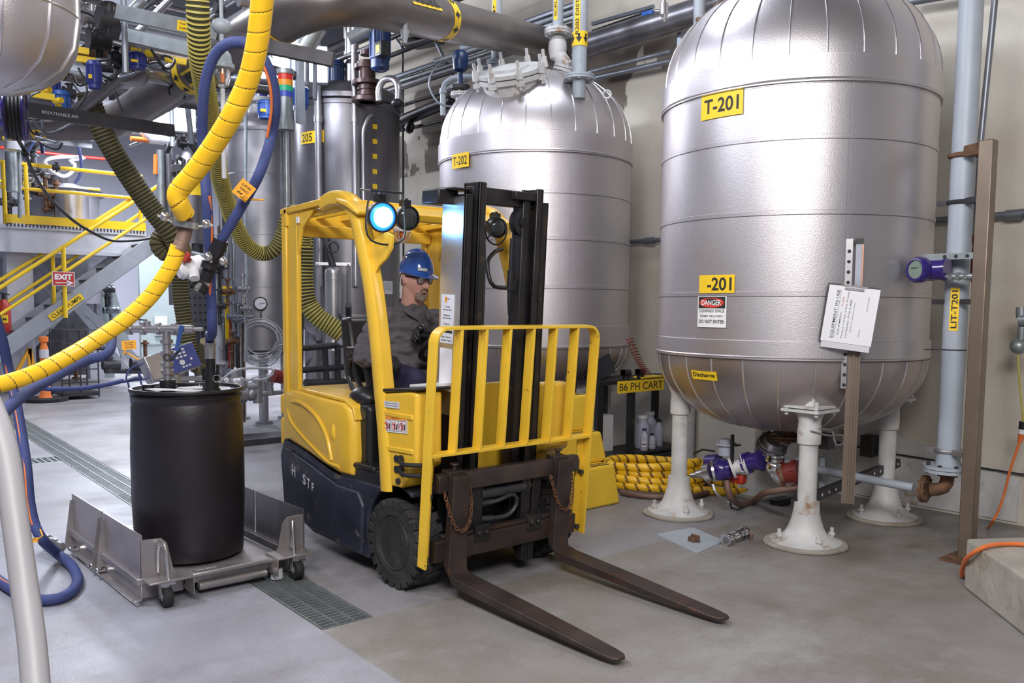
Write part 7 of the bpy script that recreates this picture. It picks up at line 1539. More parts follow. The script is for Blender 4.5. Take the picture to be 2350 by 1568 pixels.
# ---------------------------------------------------------------- middle distance: dark tank, filter press, duct hoses
cx, cy = -12.1, 4.35; R = .34
q0, q1 = onX(398, 450, -12.1), onX(478, 450, -12.1); cy = (q0.y + q1.y) / 2; R = (q1.y - q0.y) / 2 * .9
T = thing('dark_vessel', 'dark banded vessel behind the lower end of the hanging yellow hose', 'vessel', (cx, cy, 0)); zt_ = onX(430, 375, -12.1).z; zb_ = onX(430, 560, -12.1).z
mb = MB(); mb.cyl((cx, cy, zb_), (cx, cy, zt_ - .15), R, n=36); mb.lathe([(R, zt_ - .15), (R + .04, zt_ - .14), (R + .04, zt_ - .05), (R * .9, zt_), (R * .5, zt_ + .1), (.1, zt_ + .15)], (cx, cy, 0), n=36); mb.bolts((cx, cy, zt_ - .08), R + .02, 16, .02, .2); obj('shell', mb, 'dark_stainless', T)
mb = MB(); mb.lathe([(R + .005, zt_ - .45), (R + .007, zt_ - .45), (R + .007, zt_ - .28), (R + .005, zt_ - .28)], (cx, cy, 0), n=36); obj('yellow_band', mb, 'label_yellow', T)
for k in range(3): t = k * 2.1 + 2; mb = MB(); mb.cyl((cx + R * .7 * math.cos(t), cy + R * .7 * math.sin(t), 0), (cx + R * .7 * math.cos(t), cy + R * .7 * math.sin(t), zb_ + .05), .05, n=12); obj('leg', mb, 'dark_iron', T)
a_, b_ = onX(432, 640, -10.6), onX(505, 760, -10.6)
T = thing('filter_press', 'dark perforated steel panel of a filter press behind the blue hose', 'filter press', (-10.8, (a_.y + b_.y) / 2, 0))
mb = MB(); mb.box(-10.75, -10.65, a_.y, b_.y, b_.z, a_.z); mb.box(-10.9, -10.65, a_.y - .05, a_.y, 0, a_.z + .2); mb.box(-10.9, -10.65, b_.y, b_.y + .05, 0, a_.z + .2); mb.mi = [0] * len(mb.f)
for i in range(6):
    for j in range(7): mb.cyl((-10.649, a_.y + (b_.y - a_.y) * (i + .5) / 6, b_.z + (a_.z - b_.z) * (j + .5) / 7), (-10.645, a_.y + (b_.y - a_.y) * (i + .5) / 6, b_.z + (a_.z - b_.z) * (j + .5) / 7), .016, n=10, mi=1)
obj('panel', mb, ['dark_stainless', 'gap_dark'], T)
def duct(pts, r, label, mt='duct_yellow', pitch=.036):
    mb = MB(); ff = lambda L, th: ((L / pitch) % 1) < .45
    mb.tube(pts, r, 16, step=pitch / 3, rf=lambda L, th, t: r * (.93 if ff(L, th) else 1.0), mf=lambda L, th: 1 if ff(L, th) else 0); return solo('duct_hose', mb, [mt, 'duct_groove'], label, 'hose', base=tuple(V(pts[0])))
duct([atd(452, -40, 4.6), atd(455, 40, 4.6), atd(459, 130, 4.7), atd(470, 200, 4.9), atd(482, 270, 5.2), atd(497, 350, 5.5), atd(503, 400, 5.7), atd(520, 460, 6.0), atd(537, 510, 6.2), atd(565, 560, 6.4), atd(600, 582, 6.5), atd(630, 572, 6.5), atd(650, 535, 6.5), atd(665, 490, 6.5), atd(700, 500, 6.6), atd(698, 560, 6.7)], .055, 'long yellow-black ribbed duct hose sagging left of the forklift cab', pitch=.022)
DH = duct([atd(697, 540, 7.2), atd(697, 600, 7.2), atd(698, 650, 7.2), atd(706, 695, 7.2), atd(730, 728, 7.2), atd(762, 750, 7.2), atd(795, 774, 7.2)], .078, 'yellow ribbed duct hose curving down inside the cab opening', pitch=.027)
mb = MB(); a_, b_ = atd(786, 768, 7.2), atd(797, 776, 7.2); mb.cyl(a_, b_, .083, n=24); obj('hose_clamp', mb, 'polished_steel', DH)
duct([atd(200, 210, 7.6), atd(215, 255, 7.6), atd(245, 320, 7.6), atd(290, 395, 7.6), atd(345, 475, 7.6), atd(392, 535, 7.6), atd(420, 580, 7.7)], .085, 'dark ribbed duct hose slanting down across the platform', mt='duct_dark', pitch=.028)
duct([atd(402, 525, 7.8), atd(378, 535, 7.8), atd(366, 560, 7.8), atd(382, 580, 7.8), atd(405, 578, 7.8)], .08, 'curled dark ribbed duct hose at the top of the stair', mt='duct_dark', pitch=.028)
duct([atd(412, 600, 8.5), atd(415, 680, 8.5), atd(424, 740, 8.5), atd(436, 800, 8.5), atd(448, 835, 8.5), atd(460, 842, 8.5), atd(470, 825, 8.5), atd(478, 785, 8.4)], .075, 'dark yellow ribbed duct hose bending up behind the blue hose', mt='duct_dark', pitch=.028)
# process pipework between the press and the grey vessel
for i, (pts, r, mt, lab) in enumerate((
    (((520, 580), (518, 730)), .035, 'conduit', 'upright steel pipe with yellow marker left of the grey vessel'),
    (((497, 730), (503, 770), (503, 850), (540, 855), (545, 900)), .05, 'grey_plastic', 'grey bent pipe dropping to the pump left of the grey vessel'),
    (((537, 560), (535, 640), (543, 660), (540, 720)), .018, 'galvanized', 'thin bent tubing on the left side of the grey vessel'),
    (((500, 725), (580, 728)), .02, 'galvanized', 'thin horizontal pipe left of the tubing coil'),
    (((527, 730), (525, 870)), .012, 'red_paint', 'thin red pipe dropping left of the tubing coil'),
    (((565, 250), (562, 480), (565, 640), (563, 830)), .018, 'grey_paint', 'thin pale blue-grey conduit running down the grey vessel'),
    (((385, 300), (388, 420), (392, 560), (398, 700)), .05, 'dark_stainless', 'upright dark pipe right of the platform stair top'),
    (((368, 345), (370, 480)), .05, 'galvanized', 'bright upright pipe at the end of the platform rail'),
    (((358, 355), (357, 400)), .03, 'orange_plastic', 'short orange upright pipe at the end of the platform'),
    (((300, 318), (350, 323)), .03, 'orange_plastic', 'short orange horizontal pipe above the end of the platform'),
    (((330, 300), (345, 318), (380, 322), (400, 322)), .06, 'white_plastic', 'white bent pipe right of the platform top'))):
    pipe_run('process_pipe', [onX(a, b, -9.2 if i < 6 else -13.0) for a, b in pts], r if i < 6 else r * 1.2, mt, lab)
q = onX(520, 690, -9.1); solo('pipe_tag', MB().box(q.x, q.x + .01, q.y - .02, q.y + .02, q.z - .45, q.z + .02), 'label_yellow', 'narrow yellow marker strip on the pipe left of the grey vessel', 'marker')
q = onX(521, 668, -9.0); decal('yellow_card', solo('yellow_card_holder', MB().box(q.x, q.x + .005, q.y - .05, q.y + .05, q.z - .05, q.z + .05), 'label_yellow', 'yellow card marked I-2 behind the blue hose', 'card'), flat(q + V((.006, 0, 0)), (0, 1, 0), (0, 0, 1)), .095, .095, [('I-2', 0, 0, .07, .05)])
T = thing('pump_cluster', 'cluster of pumps and valves on the floor behind the black drum', 'pump', onZ(600, 930))
mb = MB()
for (a, b, c_, d2, r) in ((540, 905, 562, 905, .09), (560, 890, 590, 888, .05), (590, 870, 592, 925, .05), (610, 868, 645, 866, .045), (618, 860, 622, 905, .03), (520, 895, 545, 900, .05), (600, 905, 650, 900, .025), (540, 850, 545, 890, .05)): mb.cyl(onX(a, b, -8.3), onX(c_, d2, -8.3), r, n=14)
for a, b, r in ((545, 885, .10), (575, 905, .07), (630, 865, .05), (520, 880, .06)): mb.sphere(onX(a, b, -8.3), r, n=14)
obj('pump_body', mb, 'brushed_stainless', T); mb = MB(); mb.cyl(onX(628, 862, -8.2), onX(648, 866, -8.2), .07, n=14); obj('red_motor', mb, 'red_brown', T)
mb = MB(); mb.box(-8.5, -8.1, onX(520, 925, -8.3).y, onX(660, 925, -8.3).y, .0, .06); obj('base', mb, 'dark_iron', T)
pipe_run('clear_hose', [onX(*p, -8.1) for p in ((500, 880), (540, 850), (600, 845), (630, 850), (610, 870), (560, 872))], .012, 'clear_tube', 'loose clear hose lying over the floor pumps', 'hose', smooth=True)
T = thing('floor_equipment', 'dark equipment rack with pipes seen low through the cab opening', 'rack', onZ(740, 930)); mb = MB()
for (a, b, c_, d2, r) in ((690, 800, 800, 790, .03), (690, 850, 800, 842, .03), (700, 880, 800, 878, .04), (745, 800, 750, 880, .03), (775, 760, 775, 890, .03)): mb.cyl(onX(a, b, -7.3), onX(c_, d2, -7.3), r, n=10)
for a in (690, 800): mb.cyl(onX(a, 700, -7.3), onZ(a, 935), .03, n=10)
obj('frame', mb, 'dark_iron', T)
# ---------------------------------------------------------------- overhead
P0, P1, P2, P3 = atd(-60, 288, 8.4), atd(240, 292, 8.0), atd(640, 35, 5.9), atd(760, -10, 6.1)
z1 = onZ(240, 285, 3.05); A_ = onZ(-80, 285, 3.0); B_ = onZ(255, 285, 3.0); C_ = onZ(742, -18, 3.15); D_ = V((-6.4, 6.25, 3.98)); 
AB = thing('vent_pipe', 'large brown-grey overhead pipe marked ABORT bending across the hall', 'pipe', B_)
def bend(P, Q, R2, r=.35, n=8): a = Q + (P - Q).normalized() * r; b = Q + (R2 - Q).normalized() * r; return [a.lerp(Q, t / n).lerp(Q.lerp(b, t / n), t / n) for t in range(n + 1)]
pts = [A_] + bend(A_, B_, C_, .3) + bend(B_, C_, D_, .55, 14) + [D_]
RP = .145; mb = MB(); mb.tube(pts, RP, 36, smooth=False)
obj('pipe_body', mb, 'abort_pipe', AB, sharp=60)
def pband(p, d, wd, name='arrow_band', n_ar=9, par=AB, R=RP):
    d = d.normalized(); mb = MB(); mb.lathe([(R + .001, -wd / 2), (R + .003, -wd / 2), (R + .003, wd / 2), (R + .001, wd / 2)], p, axis=d, n=36, cap=False); o = obj(name, mb, 'label_yellow', par)
    u = d.orthogonal().normalized(); w_ = d.cross(u); mb = MB()
    for k in range(n_ar):
        t0 = 2 * PI * k / n_ar; vs = []
        for x, y in ARW: t = t0 + x * .40; vs.append(p + d * (-y * wd * .75) + (u * math.cos(t) + w_ * math.sin(t)) * (R + .005))
        mb.add(vs, [tuple(range(7))])
    obj('arrow', mb, 'ink', o)
dCD = (D_ - C_).normalized(); dBC = (C_ - B_).normalized(); dAB = (B_ - A_).normalized()
def near_px(P, d, px):   # point on a line whose image column is px
    best = None
    for k in range(400):
        q = P + d * (k * .02); c = R_.transposed() @ (q - EYE); x = PPX + FPX * c[0] / c[2]
        if best is None or abs(x - px) < best[0]: best = (abs(x - px), q)
    return best[1]
pband(near_px(C_, dCD, 1008), dCD, .10); pband(near_px(B_, dBC, 640), dBC, .10); pband(near_px(B_, dBC, 445), dBC, .10); pband(near_px(A_, dAB, 100), dAB, .12)
def plab(p, d, txt, wd, ht, phi, name='pipe_label'):
    d = d.normalized(); toe = (EYE - p); toe = (toe - d * toe.dot(d)).normalized(); s_ = d.cross(toe)
    f = lambda a, b, o: p + d * a + (toe * math.cos(phi + b / RP) + s_ * math.sin(phi + b / RP)) * (RP + .004 + o)
    decal(name, AB, f, wd, ht, [(txt, 0, 0, wd * .8, ht * .7, 'ink', .01)], nseg=2)
plab(near_px(C_, dCD, 938), dCD, 'ABORT', .42, .11, -.75); plab(near_px(A_, dAB, 58), dAB, 'ABORT', .42, .12, -.45); plab(near_px(B_, dBC, 475), dBC, 'ABORT', .3, .11, .1)
# little valve hanging from the big pipe
q = near_px(C_, dCD, 930) - V((0, 0, .02)); toe = (EYE - q).normalized(); q = q + V((toe.x, toe.y, 0)) * RP * 1.3
T = thing('drain_valve', 'small blue-grey valve hanging in front of the big vent pipe', 'valve', q); mb = MB(); mb.cyl(q + V((0, 0, .14)), q + V((0, 0, .19)), .055, n=20); mb.cyl(q + V((0, 0, .10)), q + V((0, 0, .15)), .03); mb.cyl(q + V((0, 0, -.2)), q + V((0, 0, .1)), .017); mb.cyl(q + V((0, 0, -.02)), q + V((0, 0, .04)), .032); mb.cyl(q + V((0, 0, -.24)), q + V((0, 0, -.16)), .012, .03); obj('valve_body', mb, 'grey_paint', T); mb = MB(); mb.bar(q + V((-.07, 0, .02)), q + V((.02, 0, .02)), .02, .012); obj('blue_lever', mb, 'handle_blue', T)
# mid-height pipe that crosses in front at left
mb = MB(); P_ = [onZ(-60, 282, 2.8), onZ(130, 284, 2.8), onZ(155, 275, 2.83), onZ(290, 168, 3.0), onZ(310, 150, 3.02)]; mb.tube(P_[:2] + bend(P_[1], P_[2], P_[3], .12) + [P_[4]], .05, 18, smooth=False); T = solo('overhead_pipe', mb, 'abort_pipe', 'brownish pipe crossing just in front of the big vent pipe at left', 'pipe')
mb = MB(); c = onZ(300, 160, 3.02); mb.cyl(c - V((.02, .0, .0)), c + V((-.12, .06, .02)), .11, n=24); mb.cyl(c + V((-.1, .06, .02)), c + V((-.14, .35, .02)), .055, n=16); solo('tank_nozzle', mb, 'stainless', 'stainless end bell joined to the brownish pipe overhead', 'nozzle')
# beams
def beam(name, a, b, wd, ht, mt, lab, **k): mb = MB(); mb.bar(a, b, wd, ht); return solo(name, mb, mt, lab, 'beam', **k)
a_, b_ = onZ(55, 250, 2.62), onZ(398, 302, 2.62)
a_, b_ = atd(50, 250, 6.0), atd(398, 300, 7.0)
BB = beam('labelled_beam', a_, b_, .03, .085, 'dark_iron', 'dark overhead channel marked breathable air')
d_ = (b_ - a_).normalized(); toe = (EYE - a_); toe = (toe - d_ * toe.dot(d_)).normalized(); uu_ = d_.cross(toe) * -1; uu_ = uu_ if uu_.z > 0 else -uu_
fb_ = flat(a_.lerp(b_, .20) + toe * .02, d_, uu_); obj('lettering', text_mb('BREATHABLE AIR', .29, .018, fb_, .01), 'paper_grey', BB)
a_, b_ = atd(272, 28, 5.6), atd(505, 78, 5.2); BM = beam('strut_beam', a_, b_, .05, .075, 'galvanized', 'pale grey strut with a yellow label crossing the ceiling pipes')
d_ = (b_ - a_).normalized(); toe = (EYE - a_); toe = (toe - d_ * toe.dot(d_)).normalized(); uu_ = d_.cross(toe); uu_ = uu_ if uu_.z > 0 else -uu_
decal('label', BM, flat(a_.lerp(b_, .735) + toe * .028 + uu_ * .0, d_, uu_), .15, .052, [('TANK FARM      2A', 0, .011, .12, .010), ('SCUBBER ALARM  2A', 0, -.011, .12, .010)])
beam('strut_beam', atd(505, 85, 5.2), atd(765, 138, 5.0), .05, .07, 'dark_iron', 'dark strut carrying conduits left of the dark tank crown')
beam('strut_beam', atd(265, 75, 6.6), atd(470, 122, 6.2), .05, .08, 'galvanized', 'grey strut below the labelled pale strut')
beam('strut_beam', atd(262, 50, 6.6), atd(262, 92, 6.6), .12, .12, 'black_iron', 'short dark hanger at the left end of the pale strut')
for i, (px, y0_, y1_, D) in enumerate(((283, -40, 180, 5.9), (704, 60, 205, 7.8), (722, 120, 235, 7.4), (680, 110, 290, 8.6))):
    a_, b_ = atd(px, y0_, D), atd(px + 2, y1_, D); b_ = V((a_.x, a_.y, b_.z)); mb = MB(); mb.cyl(a_, b_, .018, n=8); solo('hanger_rod', mb, 'conduit', 'slim vertical hanger rod among the ceiling pipes', 'rod', group='hanger rods')
# long rod between T-205 and T-202
pipe_run('drop_rod', [onY(924, 60, 5.9), onY(926, 620, 5.9)], .012, 'black_iron', 'slim dark vertical rod on the wall between the dark tank and T-202', 'rod')
pipe_run('conduit', [onY(925, 118, 5.9), onY(915, 95, 5.9), onY(893, 78, 5.9)], .015, 'conduit', 'bent grey conduit leading to the dark blue motor', 'conduit', smooth=True)
pipe_run('drain_pipe', [onY(905, 285, 5.9), onY(960, 262, 5.9), onY(1000, 245, 5.9), onY(1040, 232, 5.9)], .07, 'black_iron', 'fat dark pipe on the wall left of the T-202 crown', smooth=True, n=16)
pipe_run('drain_pipe', [onY(905, 248, 5.95), onY(1040, 205, 5.95)], .02, 'black_iron', 'thin dark pipe above the fat dark pipe on the wall')
pipe_run('drain_pipe', [onY(905, 302, 5.95), onY(1020, 278, 5.95)], .022, 'black_iron', 'thin dark pipe below the fat dark pipe on the wall')
mb = MB(); mb.sphere(onY(940, 292, 5.85), .075, (1, .6, 1)); solo('float_ball', mb, 'black_iron', 'round black knob on the thin dark pipe beside the slim rod', 'knob')
# rack of long wall pipes running along the top of the wall
random.seed(3)
wall_pipes = [((905, 205), (1340, 70), 5.95, .030, 'pipe_grey'), ((905, 190), (1340, 50), 5.9, .028, 'galvanized'), ((905, 178), (1200, 78), 5.85, .03, 'conduit'), ((1000, 140), (1320, 38), 5.8, .03, 'galvanized'), ((1060, 110), (1330, 20), 5.75, .03, 'pipe_grey'), ((1150, 70), (1330, 6), 5.7, .025, 'conduit'), ((1360, 55), (1500, 15), 5.9, .02, 'conduit'), ((1360, 72), (1480, 30), 5.9, .014, 'black_iron')]
for a, b, Y, r, mt in wall_pipes: pipe_run('wall_pipe', [onY(*a, Y), onY(*b, Y)], r, mt, 'one of the long level pipes racked high on the wall above T-202', group='pipes racked high on the wall', n=8)
pipe_run('dark_duct_pipe', [onY(1345, 105, 5.85), onY(1700, -5, 5.85)], .105, 'dark_stainless', 'fat dark glossy pipe along the wall above and left of T-201', n=24)
pipe_run('wall_pipe', [onY(1352, 165, 6.0), onY(1540, 118, 6.0)], .02, 'conduit', 'thin conduit with a hanging fitting below the fat glossy pipe')
pipe_run('wall_pipe', [onY(1350, 182, 6.05), onY(1540, 140, 6.05)], .026, 'conduit', 'lower dark conduit on the wall between the two silver tanks')
pipe_run('wall_pipe', [onY(2080, 5, 6.05), onY(2235, -22, 6.05)], .03, 'conduit', 'dark conduit high on the wall right of the T-201 crown')
for i, px in enumerate((1563,)): mb = MB(); a_ = onY(px, 75, 5.95); b_ = onY(px, 125, 5.95); mb.bar(a_, (a_.x, a_.y, b_.z), .05, .04, up=(1, 0, 0)); solo('pipe_hanger', mb, 'conduit', 'upright strut holding the fat glossy pipe on the wall', 'hanger')
T = thing('sprinkler_valve', 'small bright valve with a blue handle hanging above T-201 left shoulder', 'valve', onY(1524, 20, 5.4)); mb = MB(); mb.cyl(onY(1524, -30, 5.4), onY(1524, 44, 5.4), .018); mb.cyl(onY(1524, 8, 5.4), onY(1524, 34, 5.4), .032); mb.cyl(onY(1524, 34, 5.4), onY(1524, 50, 5.4), .028, .01); mb.cyl(onY(1497, 26, 5.4), onY(1520, 24, 5.4), .014); obj('valve_body', mb, 'polished_steel', T); mb = MB(); mb.bar(onY(1474, 33, 5.38), onY(1498, 27, 5.38), .02, .03); obj('blue_handle', mb, 'handle_blue', T)
# ceiling pipe rack: two crossing families of pipes
random.seed(11)
mts = ['conduit', 'dark_iron', 'conduit', 'brushed_stainless', 'abort_pipe', 'dark_stainless', 'dark_iron', 'black_iron', 'galvanized', 'dark_stainless']
for k in range(30):
    y = -1.2 + k * .245 + random.uniform(-.05, .05); z = 3.95 + random.uniform(0, 1.0); r = random.choice([.025, .035, .045, .06, .08]); x1 = random.uniform(-5.2, -3.8) ; x0_ = random.uniform(-17, -11)
    mb = MB(); mb.cyl((x0_, y, z), (x1 - (1.8 if y > 3.6 else 0), y, z), r, n=10); solo('rack_pipe', mb, mts[k % 10], 'one of the many parallel pipes of the overhead rack at left', 'pipe', group='lengthwise pipes of the overhead rack')
for k in range(26):
    x = -14.5 + k * .36 + random.uniform(-.08, .08); z = 3.55 + random.uniform(0, 1.4); r = random.choice([.025, .03, .045, .06]); y0_ = random.uniform(-2, 0); y1_ = random.uniform(3.5, 5.5) if x < -7.5 else random.uniform(2.0, 3.2)
    mb = MB(); mb.cyl((x, y0_, z), (x, y1_, z), r, n=10); solo('rack_pipe', mb, mts[(k * 3 + 1) % 10], 'one of the crosswise pipes of the overhead rack at left', 'pipe', group='crosswise pipes of the overhead rack')
for k in range(6):
    x = -14 + k * 1.5; mb = MB(); mb.box(x - .05, x + .05, -2.2, 3.9 if x < -7.5 else 3.3, 3.80, 3.92); mb.box(x - .01, x + .01, -2.2, 3.9 if x < -7.5 else 3.3, 3.70, 3.80); solo('rack_beam', mb, 'stringer_grey', 'one of the steel cross beams carrying the overhead pipe rack', 'beam', group='cross beams of the overhead rack')
# lower pipes crossing the view at left
low = [((110, 112), (360, 135), 7.8, .035, 'rust_iron'), ((30, 150), (200, 185), 8.2, .04, 'abort_pipe'), ((130, 60), (300, 110), 7.5, .05, 'dark_stainless'), ((250, 60), (480, 130), 7.0, .035, 'stainless'), ((290, 110), (450, 140), 6.8, .04, 'abort_pipe'), ((200, 150), (460, 190), 7.4, .03, 'dark_iron'), ((-10, 215), (170, 235), 8.6, .07, 'dark_stainless'), ((160, 30), (60, 170), 7.9, .06, 'galvanized'), ((185, 0), (100, 120), 6.9, .06, 'stainless'), ((40, 160), (-40, 250), 7.2, .05, 'galvanized'), ((330, 0), (220, 110), 7.4, .04, 'galvanized'), ((390, 0), (240, 150), 8.0, .03, 'stainless'), ((60, 215), (120, 150), 8.1, .045, 'galvanized'), ((250, 215), (470, 240), 9.5, .06, 'dark_iron'), ((590, 150), (680, 175), 8.4, .04, 'dark_iron'), ((480, 190), (640, 210), 8.8, .04, 'dark_iron'), ((475, 240), (475, 480), 10.2, .03, 'dark_iron'), ((430, 240), (440, 330), 10.0, .03, 'conduit'), ((350, 560), (520, 600), 12.0, .03, 'galvanized'), ((730, 60), (700, 110), 7.0, .07, 'galvanized'), ((620, 120), (720, 60), 9.2, .09, 'brushed_stainless'), ((800, 90), (870, 55), 9.2, .06, 'galvanized')]
for a, b, D, r, mt in low: mb = MB(); mb.cyl(atd(*a, D), atd(*b, D), r, n=12); solo('overhead_pipe', mb, mt, 'loose run of overhead pipe in the tangle left of the dark tank', 'pipe', group='loose runs of overhead pipe')
for i, (px, py, D, r) in enumerate(((75, 185, 7.0, .06), (20, 60, 7.4, .05), (230, 95, 6.8, .12), (250, 45, 6.0, .10), (210, 40, 6.8, .09), (145, 160, 7.5, .07), (160, 215, 7.0, .07), (330, 100, 6.6, .06), (268, 135, 6.9, .08), (505, 20, 5.8, .05), (560, 5, 5.6, .05), (420, 330, 9.8, .07), (130, 385, 15.2, .08), (110, 400, 15.4, .07))):
    q = atd(px, py, D); r *= .5; mb = MB(); mb.cyl(q - V((.0, r, 0)), q + V((0, r, 0)), r, n=14); mb.cyl(q - V((0, r * 1.3, 0)), q - V((0, r * .9, 0)), r * 1.3, n=14); mb.cyl(q, q + V((r * .3, 0, r * 1.8)), r * .5, n=10); mb.cyl(q, q - V((r * .5, 0, r * 1.6)), r * .4, n=10); mb.torus(q + V((0, 0, r * 1.8)), r * .8, r * .12, n=14, k=6); solo('overhead_valve', mb, ['dark_iron', 'stainless', 'black_iron'][i % 3], 'dark valve body tangled among the overhead pipes', 'valve', group='valves among the overhead pipes')
random.seed(5)
for i in range(22):
    px = random.uniform(-10, 420); py = random.uniform(20, 230); D = random.uniform(6.2, 8.5); q = atd(px, py, D)
    mb = MB(); P_ = [q]
    for k in range(5): P_.append(P_[-1] + V((random.uniform(-.14, .14), random.uniform(-.14, .14), random.uniform(-.16, .12))))
    mb.tube(P_, .008, 6); solo('cable', mb, 'hose_black' if i % 3 else 'conduit', 'loose black cable looping among the overhead pipes', 'cable', group='cables among the overhead pipes')
for i, (px, py) in enumerate(((120, 78), (165, 132), (378, 135), (300, 116), (70, 215), (150, 110))):
    a_ = atd(px, py, 6.7); d_ = (atd(px + 30, py + 5, 6.7) - a_).normalized(); mb = MB(); mb.bar(a_, a_ + d_ * .14, .03, .04); solo('pipe_marker', mb, 'label_yellow', 'small yellow pipe marker among the overhead pipes', 'marker', group='yellow markers among the overhead pipes')
acts = [((216, 172), 6.4, .040, .17, 'bright blue actuator bottle hanging under the overhead valves', 'actuator_blue'), ((315, 140), 6.7, .052, .11, 'squat blue actuator right of the hanging blue bottle', 'actuator_blue'), ((70, 180), 7.2, .05, .18, 'small blue valve actuator at the left among grey pipes', 'actuator_blue'), ((118, 188), 7.0, .05, .22, 'blue actuator with silver end between the left valves', 'actuator_blue'), ((142, 240), 6.9, .05, .18, 'lower blue actuator with a yellow sticker near the breathable air beam', 'handle_blue'), ((13, 262), 6.0, .04, .14, 'small blue device behind the hose reel', 'actuator_blue'), ((608, 252), 9.6, .07, .18, 'small blue motor on the crown of the grey vessel', 'handle_blue'), ((690, 225), 8.8, .07, .20, 'pale blue instrument beside the stack light', 'handle_blue')]
for (a, b), D, r, h, lab, mt in acts:
    T = motor(atd(a, b, D), r, h, lab, mt, box=False); q = atd(a, b, D); mb = MB(); mb.box(q.x + r * .6, q.x + r * 1.02, q.y - r * 1.02, q.y - r * .3, q.z - h * .2, q.z - h * .05); obj('sticker', mb, 'label_yellow', T)
for i, (a, b, D) in enumerate(((98, 208, 6.8), (125, 232, 6.8), (10, 318, 9))): q = atd(a, b, D); mb = MB(); mb.cyl(q, q + V((.06, .03, 0)), .02, n=14); solo('yellow_fitting', mb, 'label_yellow', 'small yellow fitting at the left among the pipes', 'fitting', group='yellow fittings')
# hose reel at the left
q = atd(35, 262, 5.6); T = thing('hose_reel', 'violet-rimmed hose reel wound with black hose at far left', 'reel', q); ax = (rt * .9 + fw * .40); ax.z = 0; ax.normalize()
mb = MB()
for k in (-1, 1): mb.torus(q + ax * k * .045, .135, .010, axis=ax, n=30, k=8); mb.cyl(q + ax * k * .045 - ax * .003, q + ax * k * .045 + ax * .003, .12, n=28)
obj('rim', mb, 'purple_paint', T); mb = MB()
for k in range(5): mb.torus(q + ax * (k - 2) * .018, .125, .012, axis=ax, n=28, k=8)
obj('wound_hose', mb, 'hose_black', T); obj('bracket', MB().bar(q - ax * .2, q + ax * .06, .04, .06), 'conduit', T)
P_ = [q - V((-.02, 0, .13)), atd(55, 345, 5.8), atd(78, 400, 6.2), atd(115, 455, 6.8), atd(160, 500, 7.3), atd(205, 530, 7.8), atd(255, 552, 8.2), atd(310, 552, 8.6), atd(358, 545, 9.0)]
mb = MB(); mb.tube(P_, .011, 8); mb.sphere(P_[1] + V((.02, 0, -.02)), .022, n=10); solo('black_air_hose', mb, 'hose_black', 'thin black air hose sagging from the reel across the stair', 'hose')
# conduit post with strobe at left
T = thing('strobe_post', 'upright conduit with a red-capped strobe at the left of the platform', 'light', onX(28, 480, -14.5)); mb = MB(); mb.cyl(onX(25, 350, -14.5), onX(28, 440, -14.5), .08, n=14); mb.cyl(onX(44, 350, -14.6), onX(46, 500, -14.6), .03, n=10); mb.bar(onX(20, 372, -14.5), onX(34, 372, -14.5), .12, .08); obj('conduit', mb, 'galvanized', T); mb = MB(); mb.cyl(onX(33, 322, -14.5), onX(33, 345, -14.5), .13, n=16); obj('globe', mb, 'clear_tube', T); mb = MB(); mb.cyl(onX(33, 309, -14.5), onX(33, 322, -14.5), .13, n=16); obj('cap', mb, 'red_paint', T)
# silver insulated vessel cut by the top left corner
c = V(onZ(-15, 40, 3.3)); c = atd(0, -20, 5.2); T = thing('insulated_vessel', 'silver insulated vessel bottom cut by the top left corner', 'vessel', c); R = .42
c = atd(-40, 20, 5.0); mb = MB(); prof = [(.001, -.50), (.12, -.49), (.24, -.45), (.34, -.38), (.40, -.28), (.42, -.15), (.42, 1.0)]
prof = [(r * .98, z + .12) for r, z in prof]; mb.lathe(prof, c, n=56); obj('jacket', mb, 'jacket_metal', T, sharp=60); mb = MB()
for k in range(12): a_ = 2 * PI * k / 12; mb.tube([c + V(((r + .003) * math.cos(a_), (r + .002) * math.sin(a_), z)) for r, z in prof[1:]], .0055, 6, smooth=False)
mb.lathe([(.413, -.02), (.418, -.015), (.413, -.01)], c, n=56); mb.lathe([(.413, .25), (.418, .255), (.413, .26)], c, n=56); obj('seams', mb, 'seam_metal', T)
# jelly-jar lamp with wire cage
q = atd(510, 158, 4.9); T = thing('jar_lamp', 'caged jelly-jar lamp with amber globe beside the blue loop', 'lamp', q)
mb = MB(); mb.lathe([(.05, -.005), (.062, .0), (.062, .02), (.05, .03), (.045, .07), (.03, .09), (.02, .10)], q, n=24); mb.cyl(q + V((0, 0, .10)), q + V((0, 0, .17)), .012); mb.sphere(q + V((0, 0, .21)), .05, (1, 1, .8)); mb.cyl(q + V((0, 0, .25)), q + V((0, 0, .5)), .010); obj('hood', mb, 'grey_paint', T)
mb = MB(); mb.lathe([(.038, 0), (.04, -.05), (.03, -.085), (.001, -.10)], q, n=22); obj('glass_globe', mb, 'lens_clear', T); obj('lamp_core', MB().cyl(q - V((0, 0, .07)), q - V((0, 0, .0)), .018), 'orange_plastic', T); mb = MB(); mb.cyl(q - V((0, 0, .55)), q - V((0, 0, .10)), .012); obj('drop_pipe', mb, 'paper_grey', T)
